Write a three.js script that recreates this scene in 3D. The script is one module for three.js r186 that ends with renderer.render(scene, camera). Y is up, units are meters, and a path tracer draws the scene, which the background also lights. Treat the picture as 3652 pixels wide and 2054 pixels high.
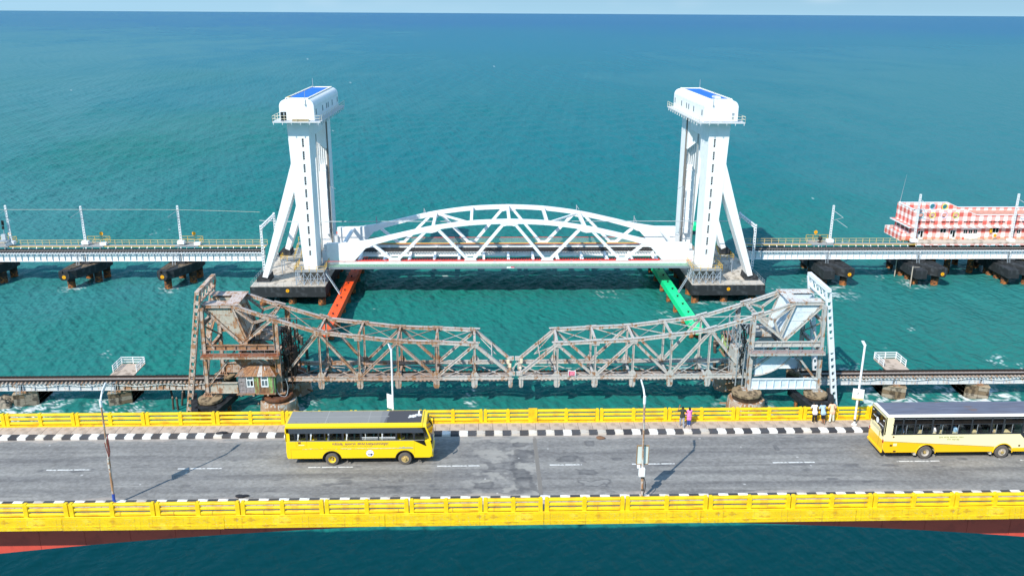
import * as THREE from 'three';
import { mergeGeometries } from 'three/addons/utils/BufferGeometryUtils.js';
import { RoundedBoxGeometry } from 'three/addons/geometries/RoundedBoxGeometry.js';

// ---------------------------------------------------------------- camera, sky, sun, exposure
const scene = new THREE.Scene();
const camera = new THREE.PerspectiveCamera(36.6576, 1024 / 575, 0.5, 60000);
camera.rotation.order = 'YXZ';
camera.position.set(0, 55.5, 0);
camera.rotation.set(-0.30828, -0.0325, 0.005823);
scene.add(camera);

const renderer = new THREE.WebGLRenderer({ antialias: true });
renderer.toneMapping = THREE.LinearToneMapping;
renderer.toneMappingExposure = 1.2;
renderer.shadowMap.enabled = true;

const SUN_DIR = new THREE.Vector3(-0.464, 0.663, 0.589).normalize();
const sun = new THREE.DirectionalLight(new THREE.Color(1, 0.945, 0.85), 4.35);
sun.position.copy(SUN_DIR).multiplyScalar(400).add(new THREE.Vector3(0, 0, -130));
sun.target.position.set(0, 0, -130);
sun.castShadow = true;
sun.shadow.mapSize.set(4096, 4096);
Object.assign(sun.shadow.camera, { left: -190, right: 190, top: 150, bottom: -150, near: 50, far: 900 });
sun.shadow.camera.updateProjectionMatrix();
scene.add(sun, sun.target);

function rng(seed) { let a = seed >>> 0; return () => { a = (a + 0x6D2B79F5) >>> 0; let t = Math.imul(a ^ (a >>> 15), 1 | a); t = (t + Math.imul(t ^ (t >>> 7), 61 | t)) ^ t; return ((t ^ (t >>> 14)) >>> 0) / 4294967296; }; }
function hash2(x, y, s) { let h = Math.imul(x, 374761393) + Math.imul(y, 668265263) + Math.imul(s, 1442695041); h = Math.imul(h ^ (h >>> 13), 1274126177); return ((h ^ (h >>> 16)) >>> 0) / 4294967296; }
const mod = (a, n) => ((a % n) + n) % n, clamp = (v, a = 0, b = 1) => Math.min(b, Math.max(a, v)), mix = (a, b, t) => a + (b - a) * t;
const sstep = (a, b, v) => { const t = clamp((v - a) / (b - a)); return t * t * (3 - 2 * t); };
function vnoise(x, y, px = 0, py = 0, s = 1) {           // value noise, periodic when px, py are given
  const xi = Math.floor(x), yi = Math.floor(y), fx = x - xi, fy = y - yi, u = fx * fx * (3 - 2 * fx), v = fy * fy * (3 - 2 * fy);
  const X = (k) => (px ? mod(k, px) : k), Y = (k) => (py ? mod(k, py) : k);
  return mix(mix(hash2(X(xi), Y(yi), s), hash2(X(xi + 1), Y(yi), s), u), mix(hash2(X(xi), Y(yi + 1), s), hash2(X(xi + 1), Y(yi + 1), s), u), v);
}
function fbm(x, y, oct = 4, px = 0, py = 0, s = 1) {
  let a = 0.5, t = 0, n = 0;
  for (let o = 0; o < oct; o++) { t += a * vnoise(x, y, px, py, s + o * 17); n += a; a *= 0.5; x *= 2; y *= 2; px *= 2; py *= 2; }
  return t / n;
}

{ // sky: clear air with a pale horizon, slightly brighter towards the sun, thin low clouds
  const W = 1024, H = 512, d = new Float32Array(W * H * 4);
  for (let j = 0; j < H; j++) for (let i = 0; i < W; i++) {
    const el = ((j + 0.5) / H - 0.5) * Math.PI, az = ((i + 0.5) / W - 0.5) * 2 * Math.PI;
    const e = Math.max(0, el), x = Math.cos(az) * Math.cos(el), y = Math.sin(el), z = Math.sin(az) * Math.cos(el);
    const c = x * SUN_DIR.x + y * SUN_DIR.y + z * SUN_DIR.z;
    const h = Math.exp(-e * 5.2), k = 1.14 + 0.22 * c + 0.5 * Math.pow(Math.max(0, c), 6);
    let r = mix(0.15, 0.325, h) * k, g = mix(0.30, 0.545, h) * k, b = mix(0.52, 0.70, h) * k;
    const cl = sstep(0.52, 0.8, fbm(az * 14 + 40, el * 60, 4, 0, 0, 5)) * Math.exp(-Math.pow((e - 0.028) / 0.018, 2)) * 0.55
      + sstep(0.55, 0.85, fbm(az * 4 + 9, el * 9, 5, 0, 0, 8)) * sstep(0.1, 0.35, e) * 0.35;
    r = mix(r, 0.78, cl); g = mix(g, 0.85, cl); b = mix(b, 0.92, cl);
    const q = (j * W + i) * 4; d[q] = r; d[q + 1] = g; d[q + 2] = b; d[q + 3] = 1;
  }
  const t = new THREE.DataTexture(d, W, H, THREE.RGBAFormat, THREE.FloatType);
  t.mapping = THREE.EquirectangularReflectionMapping; t.magFilter = t.minFilter = THREE.LinearFilter; t.needsUpdate = true;
  scene.background = t; scene.environment = t;
}

// ---------------------------------------------------------------- textures
const hex = (h) => [(h >> 16) & 255, (h >> 8) & 255, h & 255];
const lerp3 = (a, b, t) => [mix(a[0], b[0], t), mix(a[1], b[1], t), mix(a[2], b[2], t)];
function tex(w, h, fn, metres, mh) {                     // fn(x 0..w, y 0..h) -> [r,g,b] sRGB; uv are metres
  const d = new Uint8Array(w * h * 4);
  for (let y = 0; y < h; y++) for (let x = 0; x < w; x++) { const c = fn(x, y), q = (y * w + x) * 4; d[q] = clamp(c[0], 0, 255); d[q + 1] = clamp(c[1], 0, 255); d[q + 2] = clamp(c[2], 0, 255); d[q + 3] = c[3] ?? 255; }
  const t = new THREE.DataTexture(d, w, h, THREE.RGBAFormat); t.colorSpace = THREE.SRGBColorSpace;
  t.wrapS = t.wrapT = THREE.RepeatWrapping; t.magFilter = THREE.LinearFilter; t.minFilter = THREE.LinearMipmapLinearFilter; t.generateMipmaps = true;
  if (metres) t.repeat.set(1 / metres, 1 / (mh ?? metres)); t.needsUpdate = true; return t;
}
function canvasTex(w, h, draw) {
  const c = document.createElement('canvas'); c.width = w; c.height = h; const g = c.getContext('2d'); draw(g, w, h);
  const t = new THREE.CanvasTexture(c); t.colorSpace = THREE.SRGBColorSpace; t.wrapS = t.wrapT = THREE.RepeatWrapping; t.anisotropy = 8; return t;
}
function rustTex(seed, paint, amount, dark) {            // painted steel with rust patches and runs
  const S = 256, P = hex(paint), R = [hex(0xa0724e), hex(0x7a5240), hex(0xbf9a74), hex(0x4e3a32)];
  return tex(S, S, (x, y) => {
    const u = x / S * 8, v = y / S * 8;
    const n = fbm(u, v, 5, 8, 8, seed) * 0.6 + fbm(u * 4, v * 0.5, 4, 32, 4, seed + 3) * 0.4, f = fbm(u * 4, v * 4, 3, 32, 32, seed + 9);
    const t = sstep(amount + 0.05, amount - 0.06, n + (f - 0.5) * 0.22);
    const which = fbm(u * 2, v * 2, 4, 16, 16, seed + 5);
    let r = which < 0.5 ? lerp3(R[1], R[0], which * 2) : lerp3(R[0], R[2], (which - 0.5) * 2);
    r = lerp3(r, R[3], sstep(0.55, 0.75, fbm(u * 2 + 3, v * 2, 4, 16, 16, seed + 31)) * dark);
    const p = lerp3(P, P.map((c) => c * 0.82), f); return lerp3(p, r, t * 0.92);
  }, 5);
}
const dirtTex = (seed, base, stain, amt, m = 6, lo = 0.48, hi = 0.78) => tex(256, 256, (x, y) => {
  const u = x / 32, v = y / 32, n = fbm(u, v, 5, 8, 8, seed), f = fbm(u * 8, v * 8, 2, 64, 64, seed + 4);
  return lerp3(hex(base), hex(stain), clamp(sstep(lo, hi, n) * amt + (f - 0.5) * amt * 0.35));
}, m);
const T = {
  rustHeavy: rustTex(11, 0xa38d80, 0.57, 0.6), rustMid: rustTex(23, 0xcbbbae, 0.465, 0.15), rustLight: rustTex(37, 0xd3ccc6, 0.4, 0.06), grey: rustTex(41, 0xcccbc6, 0.35, 0.04),
  cwRust: rustTex(53, 0xc9c2b2, 0.46, 0.08),
  white: dirtTex(61, 0xf4f6f7, 0xe6e8e9, 0.5), concrete: dirtTex(67, 0xc9bfb2, 0x8f8578, 0.9), paving: dirtTex(71, 0xc4b5a8, 0x9d8f84, 0.75, 3),
  blackConc: dirtTex(73, 0x25282b, 0x43464a, 0.8, 5), yellow: dirtTex(79, 0xf2cd0c, 0xdc9f1e, 0.85, 5, 0.46, 0.8), red: dirtTex(83, 0xd64f40, 0xbe463a, 0.8, 5),
  pile: dirtTex(89, 0xb06a36, 0x46352c, 1, 3, 0.38, 0.6), wood: dirtTex(97, 0x51473f, 0x2b2623, 1, 2), stone: dirtTex(101, 0x9b8f7e, 0x5a5248, 1, 3, 0.4, 0.7),
  corr: rustTex(103, 0xb4dc8c, 0.43, 0.1), roof: rustTex(107, 0xb9aaa0, 0.68, 0.35), pinkroof: rustTex(109, 0xd5a99a, 0.36, 0.1),
};
const MATS = {};
function M(name, o = {}) {
  if (MATS[name]) return MATS[name];
  const p = { roughness: o.rough ?? 0.6, metalness: o.metal ?? 0 };
  if (o.color !== undefined) p.color = new THREE.Color(o.color); if (o.map) p.map = o.map;
  if (o.bump) { p.bumpMap = o.bump; p.bumpScale = o.bs ?? 0.01; } if (o.coat) { p.clearcoat = o.coat; p.clearcoatRoughness = 0.08; }
  if (o.side) p.side = THREE.DoubleSide;
  const m = new THREE.MeshPhysicalMaterial(p); m.name = name; Object.assign(m, o.extra ?? {}); return (MATS[name] = m);
}
const rustH = M('heavy rust', { map: T.rustHeavy, rough: 0.85 }), rustM = M('rusty steel', { map: T.rustMid, rough: 0.8 }), rustL = M('faded steel paint', { map: T.rustLight, rough: 0.75 }),
  greyS = M('grey steel paint', { map: T.grey, rough: 0.65 }), cwR = M('stained plate', { map: T.cwRust, rough: 0.8 }), white = M('white paint', { map: T.white, rough: 0.5 }),
  conc = M('concrete', { map: T.concrete, rough: 0.9 }), blackC = M('black coated concrete', { map: T.blackConc, rough: 0.75 }), yellowP = M('yellow paint', { map: T.yellow, rough: 0.6 }),
  redC = M('red painted concrete', { map: T.red, rough: 0.7 }), pileM = M('rusty pile', { map: T.pile, rough: 0.9 }), woodM = M('old timber', { map: T.wood, rough: 0.95 }), stoneM = M('old stone', { map: T.stone, rough: 0.95 }),
  railS = M('rail steel', { color: 0x2b2724, rough: 0.55, metal: 0.4 }), darkS = M('dark steel', { color: 0x35373a, rough: 0.6 }), galv = M('galvanised steel', { color: 0xa9b2b8, rough: 0.5, metal: 0.3 }),
  yellowR = M('yellow handrail', { color: 0xe2b53a, rough: 0.55 }), glassD = M('dark glass', { color: 0x0e1214, rough: 0.08 }), whiteP = M('plain white', { color: 0xeef0f0, rough: 0.5 }),
  blackP = M('black', { color: 0x17181a, rough: 0.6 }), orangeP = M('orange paint', { map: dirtTex(113, 0xff5a1c, 0xee5020, 0.7, 4), rough: 0.55 }), greenP = M('green paint', { map: dirtTex(127, 0x14e495, 0x10cf86, 0.7, 4), rough: 0.55 }),
  redP = M('red paint', { color: 0xd8382f, rough: 0.5 }), blueP = M('blue sheet', { map: dirtTex(131, 0x0d6ad0, 0x2a7fdc, 0.8, 3), rough: 0.5 }), greyW = M('weathered plank', { color: 0xa9a1a0, rough: 0.9 }), creamR = M('pale handrail', { color: 0xe6dcc4, rough: 0.5 }),
  deckG = M('grey deck', { color: 0x9a9a98, rough: 0.85 }), discY = M('yellow disc', { color: 0xf0a80c, rough: 0.5 });

// ---------------------------------------------------------------- geometry helpers (world coordinates; part() moves them to the thing's base)
const V = (x, y, z) => new THREE.Vector3(x, y, z);
const box = (x0, x1, y0, y1, z0, z1) => { const g = new THREE.BoxGeometry(Math.abs(x1 - x0), Math.abs(y1 - y0), Math.abs(z1 - z0)); g.translate((x0 + x1) / 2, (y0 + y1) / 2, (z0 + z1) / 2); return g; };
function frameOf(a, b) {
  const X = b.clone().sub(a).normalize(); let Z = V(0, 0, 1).addScaledVector(X, -X.z);
  if (Z.lengthSq() < 0.05) Z = V(1, 0, 0).addScaledVector(X, -X.x); Z.normalize(); const Y = Z.clone().cross(X); return [X, Y, Z];
}
function orient(g, a, b) { const [X, Y, Z] = frameOf(a, b), m = new THREE.Matrix4().makeBasis(X, Y, Z).setPosition(a.clone().add(b).multiplyScalar(0.5)); return g.applyMatrix4(m); }
const beam = (a, b, wz, hy = wz) => orient(new THREE.BoxGeometry(a.distanceTo(b), hy, wz), a, b);
const rod = (a, b, r, seg = 6, r2 = r) => { const g = new THREE.CylinderGeometry(r2, r, a.distanceTo(b), seg); g.rotateZ(-Math.PI / 2); return orient(g, a, b); };
function ibeam(a, b, wz, hy, t = 0.05) {                 // web plus two flanges
  const L = a.distanceTo(b), g = [new THREE.BoxGeometry(L, hy - 2 * t, t)];
  for (const s of [-1, 1]) { const f = new THREE.BoxGeometry(L, t, wz); f.translate(0, s * (hy - t) / 2, 0); g.push(f); }
  return orient(mergeGeometries(g), a, b);
}
function laced(a, b, wz, hy, cover = false, step = 0.75) { // two side plates joined by zigzag lacing, or a cover plate on top
  const L = a.distanceTo(b), t = 0.05, g = [];
  for (const s of [-1, 1]) { const p = new THREE.BoxGeometry(L, hy, t); p.translate(0, 0, s * (wz - t) / 2); g.push(p);
    for (const q of [-1, 1]) { const f = new THREE.BoxGeometry(L, 0.035, 0.09); f.translate(0, q * (hy / 2 - 0.0175), s * (wz / 2 + 0.045)); g.push(f); } }
  if (cover) { const c = new THREE.BoxGeometry(L, 0.04, wz + 0.14); c.translate(0, hy / 2 + 0.02, 0); g.push(c); }
  const n = Math.max(2, Math.round(L / step));
  for (const s of cover ? [-1] : [-1, 1]) for (let i = 0; i < n; i++) {
    const x0 = -L / 2 + L * i / n, x1 = x0 + L / n, y = s * (hy / 2 - 0.03), zz = (wz - 0.1) / 2, k = i % 2 ? 1 : -1;
    g.push(beam(V(x0, y, -k * zz), V(x1, y, k * zz), 0.09, 0.025));
  }
  return orient(mergeGeometries(g.map(bare)), a, b);
}
function prism(pts, z0, z1, bevel = 0, holes = []) {     // polygon in the xy plane, from z0 to z1
  const s = new THREE.Shape(pts.map((p) => new THREE.Vector2(p[0], p[1])));
  for (const h of holes) s.holes.push(new THREE.Path(h.map((p) => new THREE.Vector2(p[0], p[1]))));
  const d = Math.abs(z1 - z0), g = new THREE.ExtrudeGeometry(s, { depth: d - 2 * bevel, bevelEnabled: bevel > 0, bevelSize: bevel, bevelThickness: bevel, bevelOffset: -bevel, bevelSegments: 2 });
  g.translate(0, 0, Math.min(z0, z1) + bevel); return g;
}
function plan(pts, y0, y1, bevel = 0) { const g = prism(pts.map((p) => [p[0], -p[1]]), y0, y1, bevel); g.rotateX(-Math.PI / 2); return g; } // polygon in xz
function sidePrism(pts, x0, x1) { const g = prism(pts.map((p) => [-p[0], p[1]]), x0, x1); g.rotateY(Math.PI / 2); return g; }  // polygon in (z, y) extruded along x
const circ = (cx, cy, r, n = 20) => Array.from({ length: n }, (_, i) => [cx + r * Math.cos(i / n * 2 * Math.PI), cy + r * Math.sin(i / n * 2 * Math.PI)]);
const cyl = (x, y0, y1, z, r0, r1 = r0, seg = 20) => { const g = new THREE.CylinderGeometry(r1, r0, y1 - y0, seg); g.translate(x, (y0 + y1) / 2, z); return g; };
const tube = (pts, r, seg = 24, rad = 5) => new THREE.TubeGeometry(new THREE.CatmullRomCurve3(pts), seg, r, rad);
function bare(g) { const n = g.index ? g.toNonIndexed() : g; for (const k of Object.keys(n.attributes)) if (!['position', 'normal', 'uv'].includes(k)) n.deleteAttribute(k); return n; }
function boxUV(g) {                                      // uv in metres from the face's main direction
  const p = g.attributes.position, n = g.attributes.normal, uv = new Float32Array(p.count * 2);
  for (let i = 0; i < p.count; i++) {
    const ax = Math.abs(n.getX(i)), ay = Math.abs(n.getY(i)), az = Math.abs(n.getZ(i)), x = p.getX(i), y = p.getY(i), z = p.getZ(i);
    if (ay > ax && ay > az) { uv[2 * i] = x; uv[2 * i + 1] = z; } else if (ax > az) { uv[2 * i] = z; uv[2 * i + 1] = y; } else { uv[2 * i] = x; uv[2 * i + 1] = y; }
  }
  g.setAttribute('uv', new THREE.BufferAttribute(uv, 2)); return g;
}
const used = {}, bases = new WeakMap();
function numbered(n) { const k = (used[n] = (used[n] ?? -1) + 1); return k ? `${n}_${String(k).padStart(3, '0')}` : n; }
function thing(name, label, category, at = [0, 0, 0], group) {
  const o = new THREE.Group(); o.name = numbered(name); o.position.set(...at); bases.set(o, V(...at)); scene.add(o);
  o.userData = { label, category }; if (group) o.userData.group = group; return o;
}
const kindOf = (o, kind) => { o.userData.kind = kind; return o; };
function shade(m) { m.castShadow = m.receiveShadow = true; return m; }
function part(name, geos, m, parent, opt = {}) {         // one named mesh under parent
  const list = (Array.isArray(geos) ? geos : [geos]).map(bare), g = list.length > 1 ? mergeGeometries(list) : list[0];
  if (!opt.keepUV) boxUV(g);
  const base = bases.get(parent) ?? V(0, 0, 0); g.translate(-base.x, -base.y, -base.z);
  const o = shade(new THREE.Mesh(g, m)); o.name = opt.top ? numbered(name) : name; bases.set(o, base); parent.add(o);
  if (opt.label) o.userData.label = opt.label; if (opt.kind) o.userData.kind = opt.kind; return o;
}
function place(name, g, m, parent, x, y, z, ry = 0) {    // a copy of a shared geometry, at a place in world coordinates
  const base = bases.get(parent) ?? V(0, 0, 0), o = shade(new THREE.Mesh(g, m)); o.name = name; o.position.set(x - base.x, y - base.y, z - base.z); o.rotation.y = ry; parent.add(o); bases.set(o, V(x, y, z)); return o;
}
function struct(name, geos, m, opt = {}) { const o = part(name, geos, m, scene, { ...opt, top: true }); o.userData.kind = 'structure'; if (opt.label) o.userData.label = opt.label; return o; }
function copyOf(root, at, label, group) {
  const r = root.clone(true); r.name = numbered(root.name.replace(/_\d{3}$/, '')); r.position.set(...at); r.userData = { ...root.userData, label }; if (group) r.userData.group = group; scene.add(r); return r;
}
const SEA = -1.9;
// ---------------------------------------------------------------- the sea
const WAVES = [];
{ const R = rng(77); for (let i = 0; i < 34; i++) {
  const L = 1.5 * Math.pow(1.088, i) * (0.9 + 0.2 * R()), th = 0.35 + (R() - 0.5) * 2.3, k = 2 * Math.PI / L;
  WAVES.push([k * Math.cos(th), k * Math.sin(th), R() * 6.28, 0.0105 * Math.pow(L, 0.84) * (L > 5 ? 0.55 : 1), L]);
} }
function sea(x, z, cx = 0, cz = 0) {                           // [height, d/dx, d/dz]
  const gust = 0.55 + 0.5 * vnoise(x / 45 + 7, z / 60 + 3, 0, 0, 91) + 0.4 * vnoise(x / 260 + 2, z / 150 + 9, 0, 0, 93); let h = 0, dx = 0, dz = 0;
  for (const w of WAVES) {
    const a = w[3] * gust * clamp(1.7 - Math.max(Math.abs(w[0]) * cx, Math.abs(w[1]) * cz) * 0.62); if (a <= 0) continue;
    const p = w[0] * x + w[1] * z + w[2], s = Math.sin(p), c = Math.cos(p), cr = s + 0.35 * (s * s - 0.5), dc = c * (1 + 0.7 * s);
    h += a * cr; dx += a * w[0] * dc; dz += a * w[1] * dc;
  }
  return [SEA + h, dx, dz];
}
const FOAM = [];                                         // [x, z, reach, strength] round the piers, filled below
for (const [x, z, r, s] of [[-69.5, -121.5, 4.5, 1], [-55.8, -122, 3.6, 0.75], [-83, -122, 4, 0.9], [64.2, -122, 4.5, 1], [77.6, -121.8, 5, 1.1], [-88.6, -181, 2.4, 0.5], [-67.7, -181, 2.4, 0.5], [76, -182, 4, 0.6], [74.5, -175, 4, 0.6],
  [-30, -122, 4, 0.45], [39.5, -119, 4, 0.5], [96, -182, 3, 0.5], [44, -169.5, 2, 0.5], [49, -169.5, 2, 0.5], [-28, -134, 5, 0.4], [37, -134, 5, 0.4], [-75.5, -119.5, 3.5, 0.8], [71, -117, 4, 0.7]]) FOAM.push([x, z, r, s]);
{
  const rows = []; for (let z = 260; z > -56; z -= 14) rows.push(z);
  for (let z = -58; z > -25000;) { rows.push(z); const d = -z; z -= z > -72 ? 2 : Math.max(0.4, d * d / 57.4 / 870 * 0.9); } rows.push(-25000);
  const NC = 1000, NR = rows.length, P = new Float32Array(NR * (NC + 1) * 3), N = new Float32Array(P.length), C = new Float32Array(P.length), U = new Float32Array(NR * (NC + 1) * 2), I = new Uint32Array((NR - 1) * NC * 6);
  const teal = [0.014, 0.165, 0.145], deep = [0.005, 0.158, 0.190], open = [0.003, 0.150, 0.235], blue = [0.004, 0.120, 0.255], skySheen = [0.060, 0.215, 0.235], green = [0.016, 0.190, 0.150], fo = [0.72, 0.78, 0.78];  // water tints, one of them for the sky reflection painted at the sides
  const m3 = (o, b, t) => { o[0] += (b[0] - o[0]) * t; o[1] += (b[1] - o[1]) * t; o[2] += (b[2] - o[2]) * t; };
  for (let j = 0; j < NR; j++) {
    const z = rows[j], half = Math.max(150, 70 + 0.72 * -z), cell = 2 * half / NC, dzr = j ? rows[j - 1] - z : 1;
    for (let i = 0; i <= NC; i++) {
      const x = half * (2 * i / NC - 1), q = j * (NC + 1) + i, w = sea(x, z, cell, dzr);
      P[3 * q] = x; P[3 * q + 1] = w[0]; P[3 * q + 2] = z; const il = 1 / Math.hypot(w[1], 1, w[2]);
      N[3 * q] = -w[1] * il; N[3 * q + 1] = il; N[3 * q + 2] = -w[2] * il; U[2 * q] = x; U[2 * q + 1] = z;
      const c = teal.slice(), d = -z, n1 = fbm(x / 70, z / 110, 4, 0, 0, 21), n2 = fbm(x / 260 + 5, z / 420, 4, 0, 0, 33), n3 = fbm(x / 900 + 2, z / 2600 + 8, 4, 0, 0, 44);
      m3(c, green, sstep(0.5, 0.75, n1) * 0.8 * sstep(500, 150, d)); m3(c, deep, sstep(0.3, 0.6, n2 + 0.1) * sstep(140, 380, d) * 0.85);
      const off = sstep(240, 1500, d + (n2 - 0.5) * 400 + (n3 - 0.5) * 900); m3(c, open, off * 0.9); m3(c, blue, sstep(900, 4600, d + (n3 - 0.5) * 2600));
      const wx = x + (n2 - 0.5) * 160, wz = z + (n1 - 0.5) * 120, sheenNoise = fbm(wx / 38 + 11, wz / 95, 5, 0, 0, 55), leftSheen = sstep(0.0, 0.6, -x / (d + 60) * 1.1 + (n2 - 0.5) * 0.4 + (sheenNoise - 0.5) * 0.55 - 0.02); m3(c, skySheen, leftSheen * sstep(70, 200, d) * (0.72 - 0.4 * sstep(900, 4000, d)));  // pale sky reflection painted into the water colour, widening leftwards, edges broken by noise
      m3(c, skySheen, sstep(0.1, 0.62, x / (d + 60) + (n2 - 0.5) * 0.4 + (sheenNoise - 0.5) * 0.5) * 0.48 * sstep(80, 220, d) * (1 - 0.75 * sstep(600, 2500, d)));  // weaker painted sky reflection on the right-hand water
      if (d < 235 && d > 70) {
        let f = 0; for (const [fx, fz, r, s] of FOAM) { const e = Math.hypot(x - fx, z - fz); if (e < r * 1.9) f = Math.max(f, s * sstep(r * 1.9, r * 0.35, e)); }
        const net = Math.abs(fbm(x * 0.9 + fbm(x * 0.7, z * 0.7, 2, 0, 0, 7) * 2, z * 0.9, 3, 0, 0, 52) - 0.5), lace = sstep(0.045 + 0.1 * f, 0.0, net);
        if (f > 0.02) m3(c, fo, clamp(lace * f * 1.5) * sstep(0.02, 0.3, f));
        const cap = fbm(x / 9 + 3, z / 9, 3, 0, 0, 63); if (d > 105) m3(c, fo, sstep(0.765, 0.80, cap) * sstep(0.035, 0, net) * 0.7);
      } else if (d > 235 && d < 2200) { if (hash2(i, j, 5) > 0.99997) m3(c, fo, 0.4); }
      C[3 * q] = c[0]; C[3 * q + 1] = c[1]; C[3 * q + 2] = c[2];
    }
  }
  let k = 0; for (let j = 0; j < NR - 1; j++) for (let i = 0; i < NC; i++) { const a = j * (NC + 1) + i, b = a + 1, e = a + NC + 1, f = e + 1; I[k++] = a; I[k++] = b; I[k++] = e; I[k++] = b; I[k++] = f; I[k++] = e; }
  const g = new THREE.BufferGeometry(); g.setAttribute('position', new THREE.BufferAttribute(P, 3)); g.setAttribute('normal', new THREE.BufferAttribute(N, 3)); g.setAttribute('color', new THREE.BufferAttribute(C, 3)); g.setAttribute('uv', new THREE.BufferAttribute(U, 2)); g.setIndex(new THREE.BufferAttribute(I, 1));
  // ripples: a tile of many short waves, as a height map
  const S = 1024, TILE = 44, H = new Float32Array(S * S), sinT = Float32Array.from({ length: S }, (_, i) => Math.sin(i / S * 2 * Math.PI)), R = rng(5);
  for (let n = 0; n < 110; n++) {
    const L = 0.55 * Math.pow(7.5, R()), th = 0.35 + (R() - 0.5) * 2.6, kx = Math.round(TILE / L * Math.cos(th)), kz = Math.round(TILE / L * Math.sin(th)), ph = Math.floor(R() * S), a = 0.0042 * Math.pow(L, 1.05);
    for (let y = 0; y < S; y++) for (let x = 0; x < S; x++) { const s = sinT[(((kx * x + kz * y + ph) % S) + S) & (S - 1)]; H[y * S + x] += a * (s + 0.3 * s * s); }
  }
  const D = new Float32Array(S * S * 4); for (let q = 0; q < S * S; q++) { D[4 * q] = D[4 * q + 1] = D[4 * q + 2] = H[q] + 0.5; D[4 * q + 3] = 1; }
  const t = new THREE.DataTexture(D, S, S, THREE.RGBAFormat, THREE.FloatType); t.wrapS = t.wrapT = THREE.RepeatWrapping; t.magFilter = t.minFilter = THREE.LinearFilter; t.repeat.set(1 / TILE, 1 / TILE); t.needsUpdate = true;
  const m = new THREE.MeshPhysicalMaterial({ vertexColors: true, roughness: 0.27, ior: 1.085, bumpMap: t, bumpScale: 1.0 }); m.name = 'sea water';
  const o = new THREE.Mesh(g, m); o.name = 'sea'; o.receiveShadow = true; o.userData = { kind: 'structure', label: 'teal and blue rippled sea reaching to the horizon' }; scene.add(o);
}
// ---------------------------------------------------------------- the road bridge: deck, road, pavements, kerbs, railings
const RY = 23.4, X0 = -58, X1 = 66, XA = -130, XB = 138, soffit = (x) => 21.5 - 0.0014 * (57 - Math.abs(57 - Math.abs(x - 3.85))) ** 2;
{
  const rb = thing('road_bridge', 'concrete road bridge with yellow edge beam and dark red arched girder across the foreground', 'bridge', [4, 20, -57.5]);
  part('deck_slab', box(XA, XB, 22.95, 23.22, -64.1, -50.85), conc, rb);
  const seg = (a, b) => { const p = [[a, 22.94], [b, 22.94]]; for (let i = 8; i >= 0; i--) { const x = a + (b - a) * i / 8; p.push([x, soffit(x)]); } return p; };
  const cuts = []; for (let x = XA; x < XB - 0.1; x += 3.1) cuts.push([x, Math.min(XB, x + 3.1)]);
  for (const [a, b] of cuts) part('girder_panel', prism(seg(a + 0.012, b - 0.012), -62.2, -52.8), redC, rb);
  for (const x of [-53.15, 60.85]) part('pier', box(x - 1.4, x + 1.4, -6, soffit(x) - 0.01, -61.5, -53.5), redC, rb);
  const edge = [XA]; for (let x = -48.9; x < X1; x += 10.55) edge.push(x); edge.push(XB);
  const R = rng(3), edgeT = tex(1024, 128, (px, py) => {  // weathered paint: repainted panels, a ragged pour line, drips and chips
    const u = px / 1024 * 32, v = py / 128 * 4, h = mod(22.86 + (py + 0.5) / 128 * 0.82, 9), n = fbm(u, v, 4, 32, 4, 311), f = fbm(u * 8, v * 8, 2, 256, 32, 313), k = vnoise(Math.floor(u * 0.8) + 0.5, 0.5, 26, 0, 317);
    let c = lerp3(hex(0xf2cd0c), hex(0xe6b417), k * 0.8); c = lerp3(c, hex(0xf3dc6a), sstep(0.6, 0.8, fbm(u * 0.7 + 3, v * 0.5, 3, 0, 0, 319)) * 0.45); c = c.map((q) => q + (f - 0.5) * 26);
    c = lerp3(c, hex(0xc07f22), sstep(0.58, 0.8, n) * 0.55); const line = Math.abs(py - 40 - (fbm(u * 2, 0.5, 3, 64, 0, 323) - 0.5) * 26); c = lerp3(c, hex(0x8a6418), sstep(3.2, 0.6, line) * sstep(0.4, 0.6, fbm(u * 1.5, 0.2, 3, 48, 0, 327)) * 0.8);
    c = lerp3(c, hex(0xa97a2c), sstep(0.72, 0.86, vnoise(u * 7, 0.3, 224, 0, 331)) * sstep(0.2, 0.9, fbm(u * 7, v * 0.6, 2, 224, 0, 333)) * 0.5); if (fbm(u * 6, v * 6, 2, 192, 24, 337) > 0.8) c = lerp3(c, hex(0xb8b0a0), 0.8); return c;
  }, 16, 0.82), edgeM = M('weathered yellow paint', { map: edgeT, rough: 0.65 }); edgeT.offset.set(0, -22.86 / 0.82);
  for (const [z0, z1, zi] of [[-51.0, -50.4, 1], [-64.5, -63.98, -1]]) for (let i = 0; i < edge.length - 1; i++) {
    const a = edge[i] + 0.012, b = edge[i + 1] - 0.012, low = 22.88 + (R() - 0.5) * 0.05;
    part('edge_beam', [box(a, b, low + 0.28, 23.66, z0, z1), box(a, b, low, low + 0.28, zi > 0 ? z0 : z0 - 0.05, zi > 0 ? z1 + 0.05 : z1)], edgeM, rb, { label: 'yellow painted concrete edge beam' });
  }
}
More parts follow.
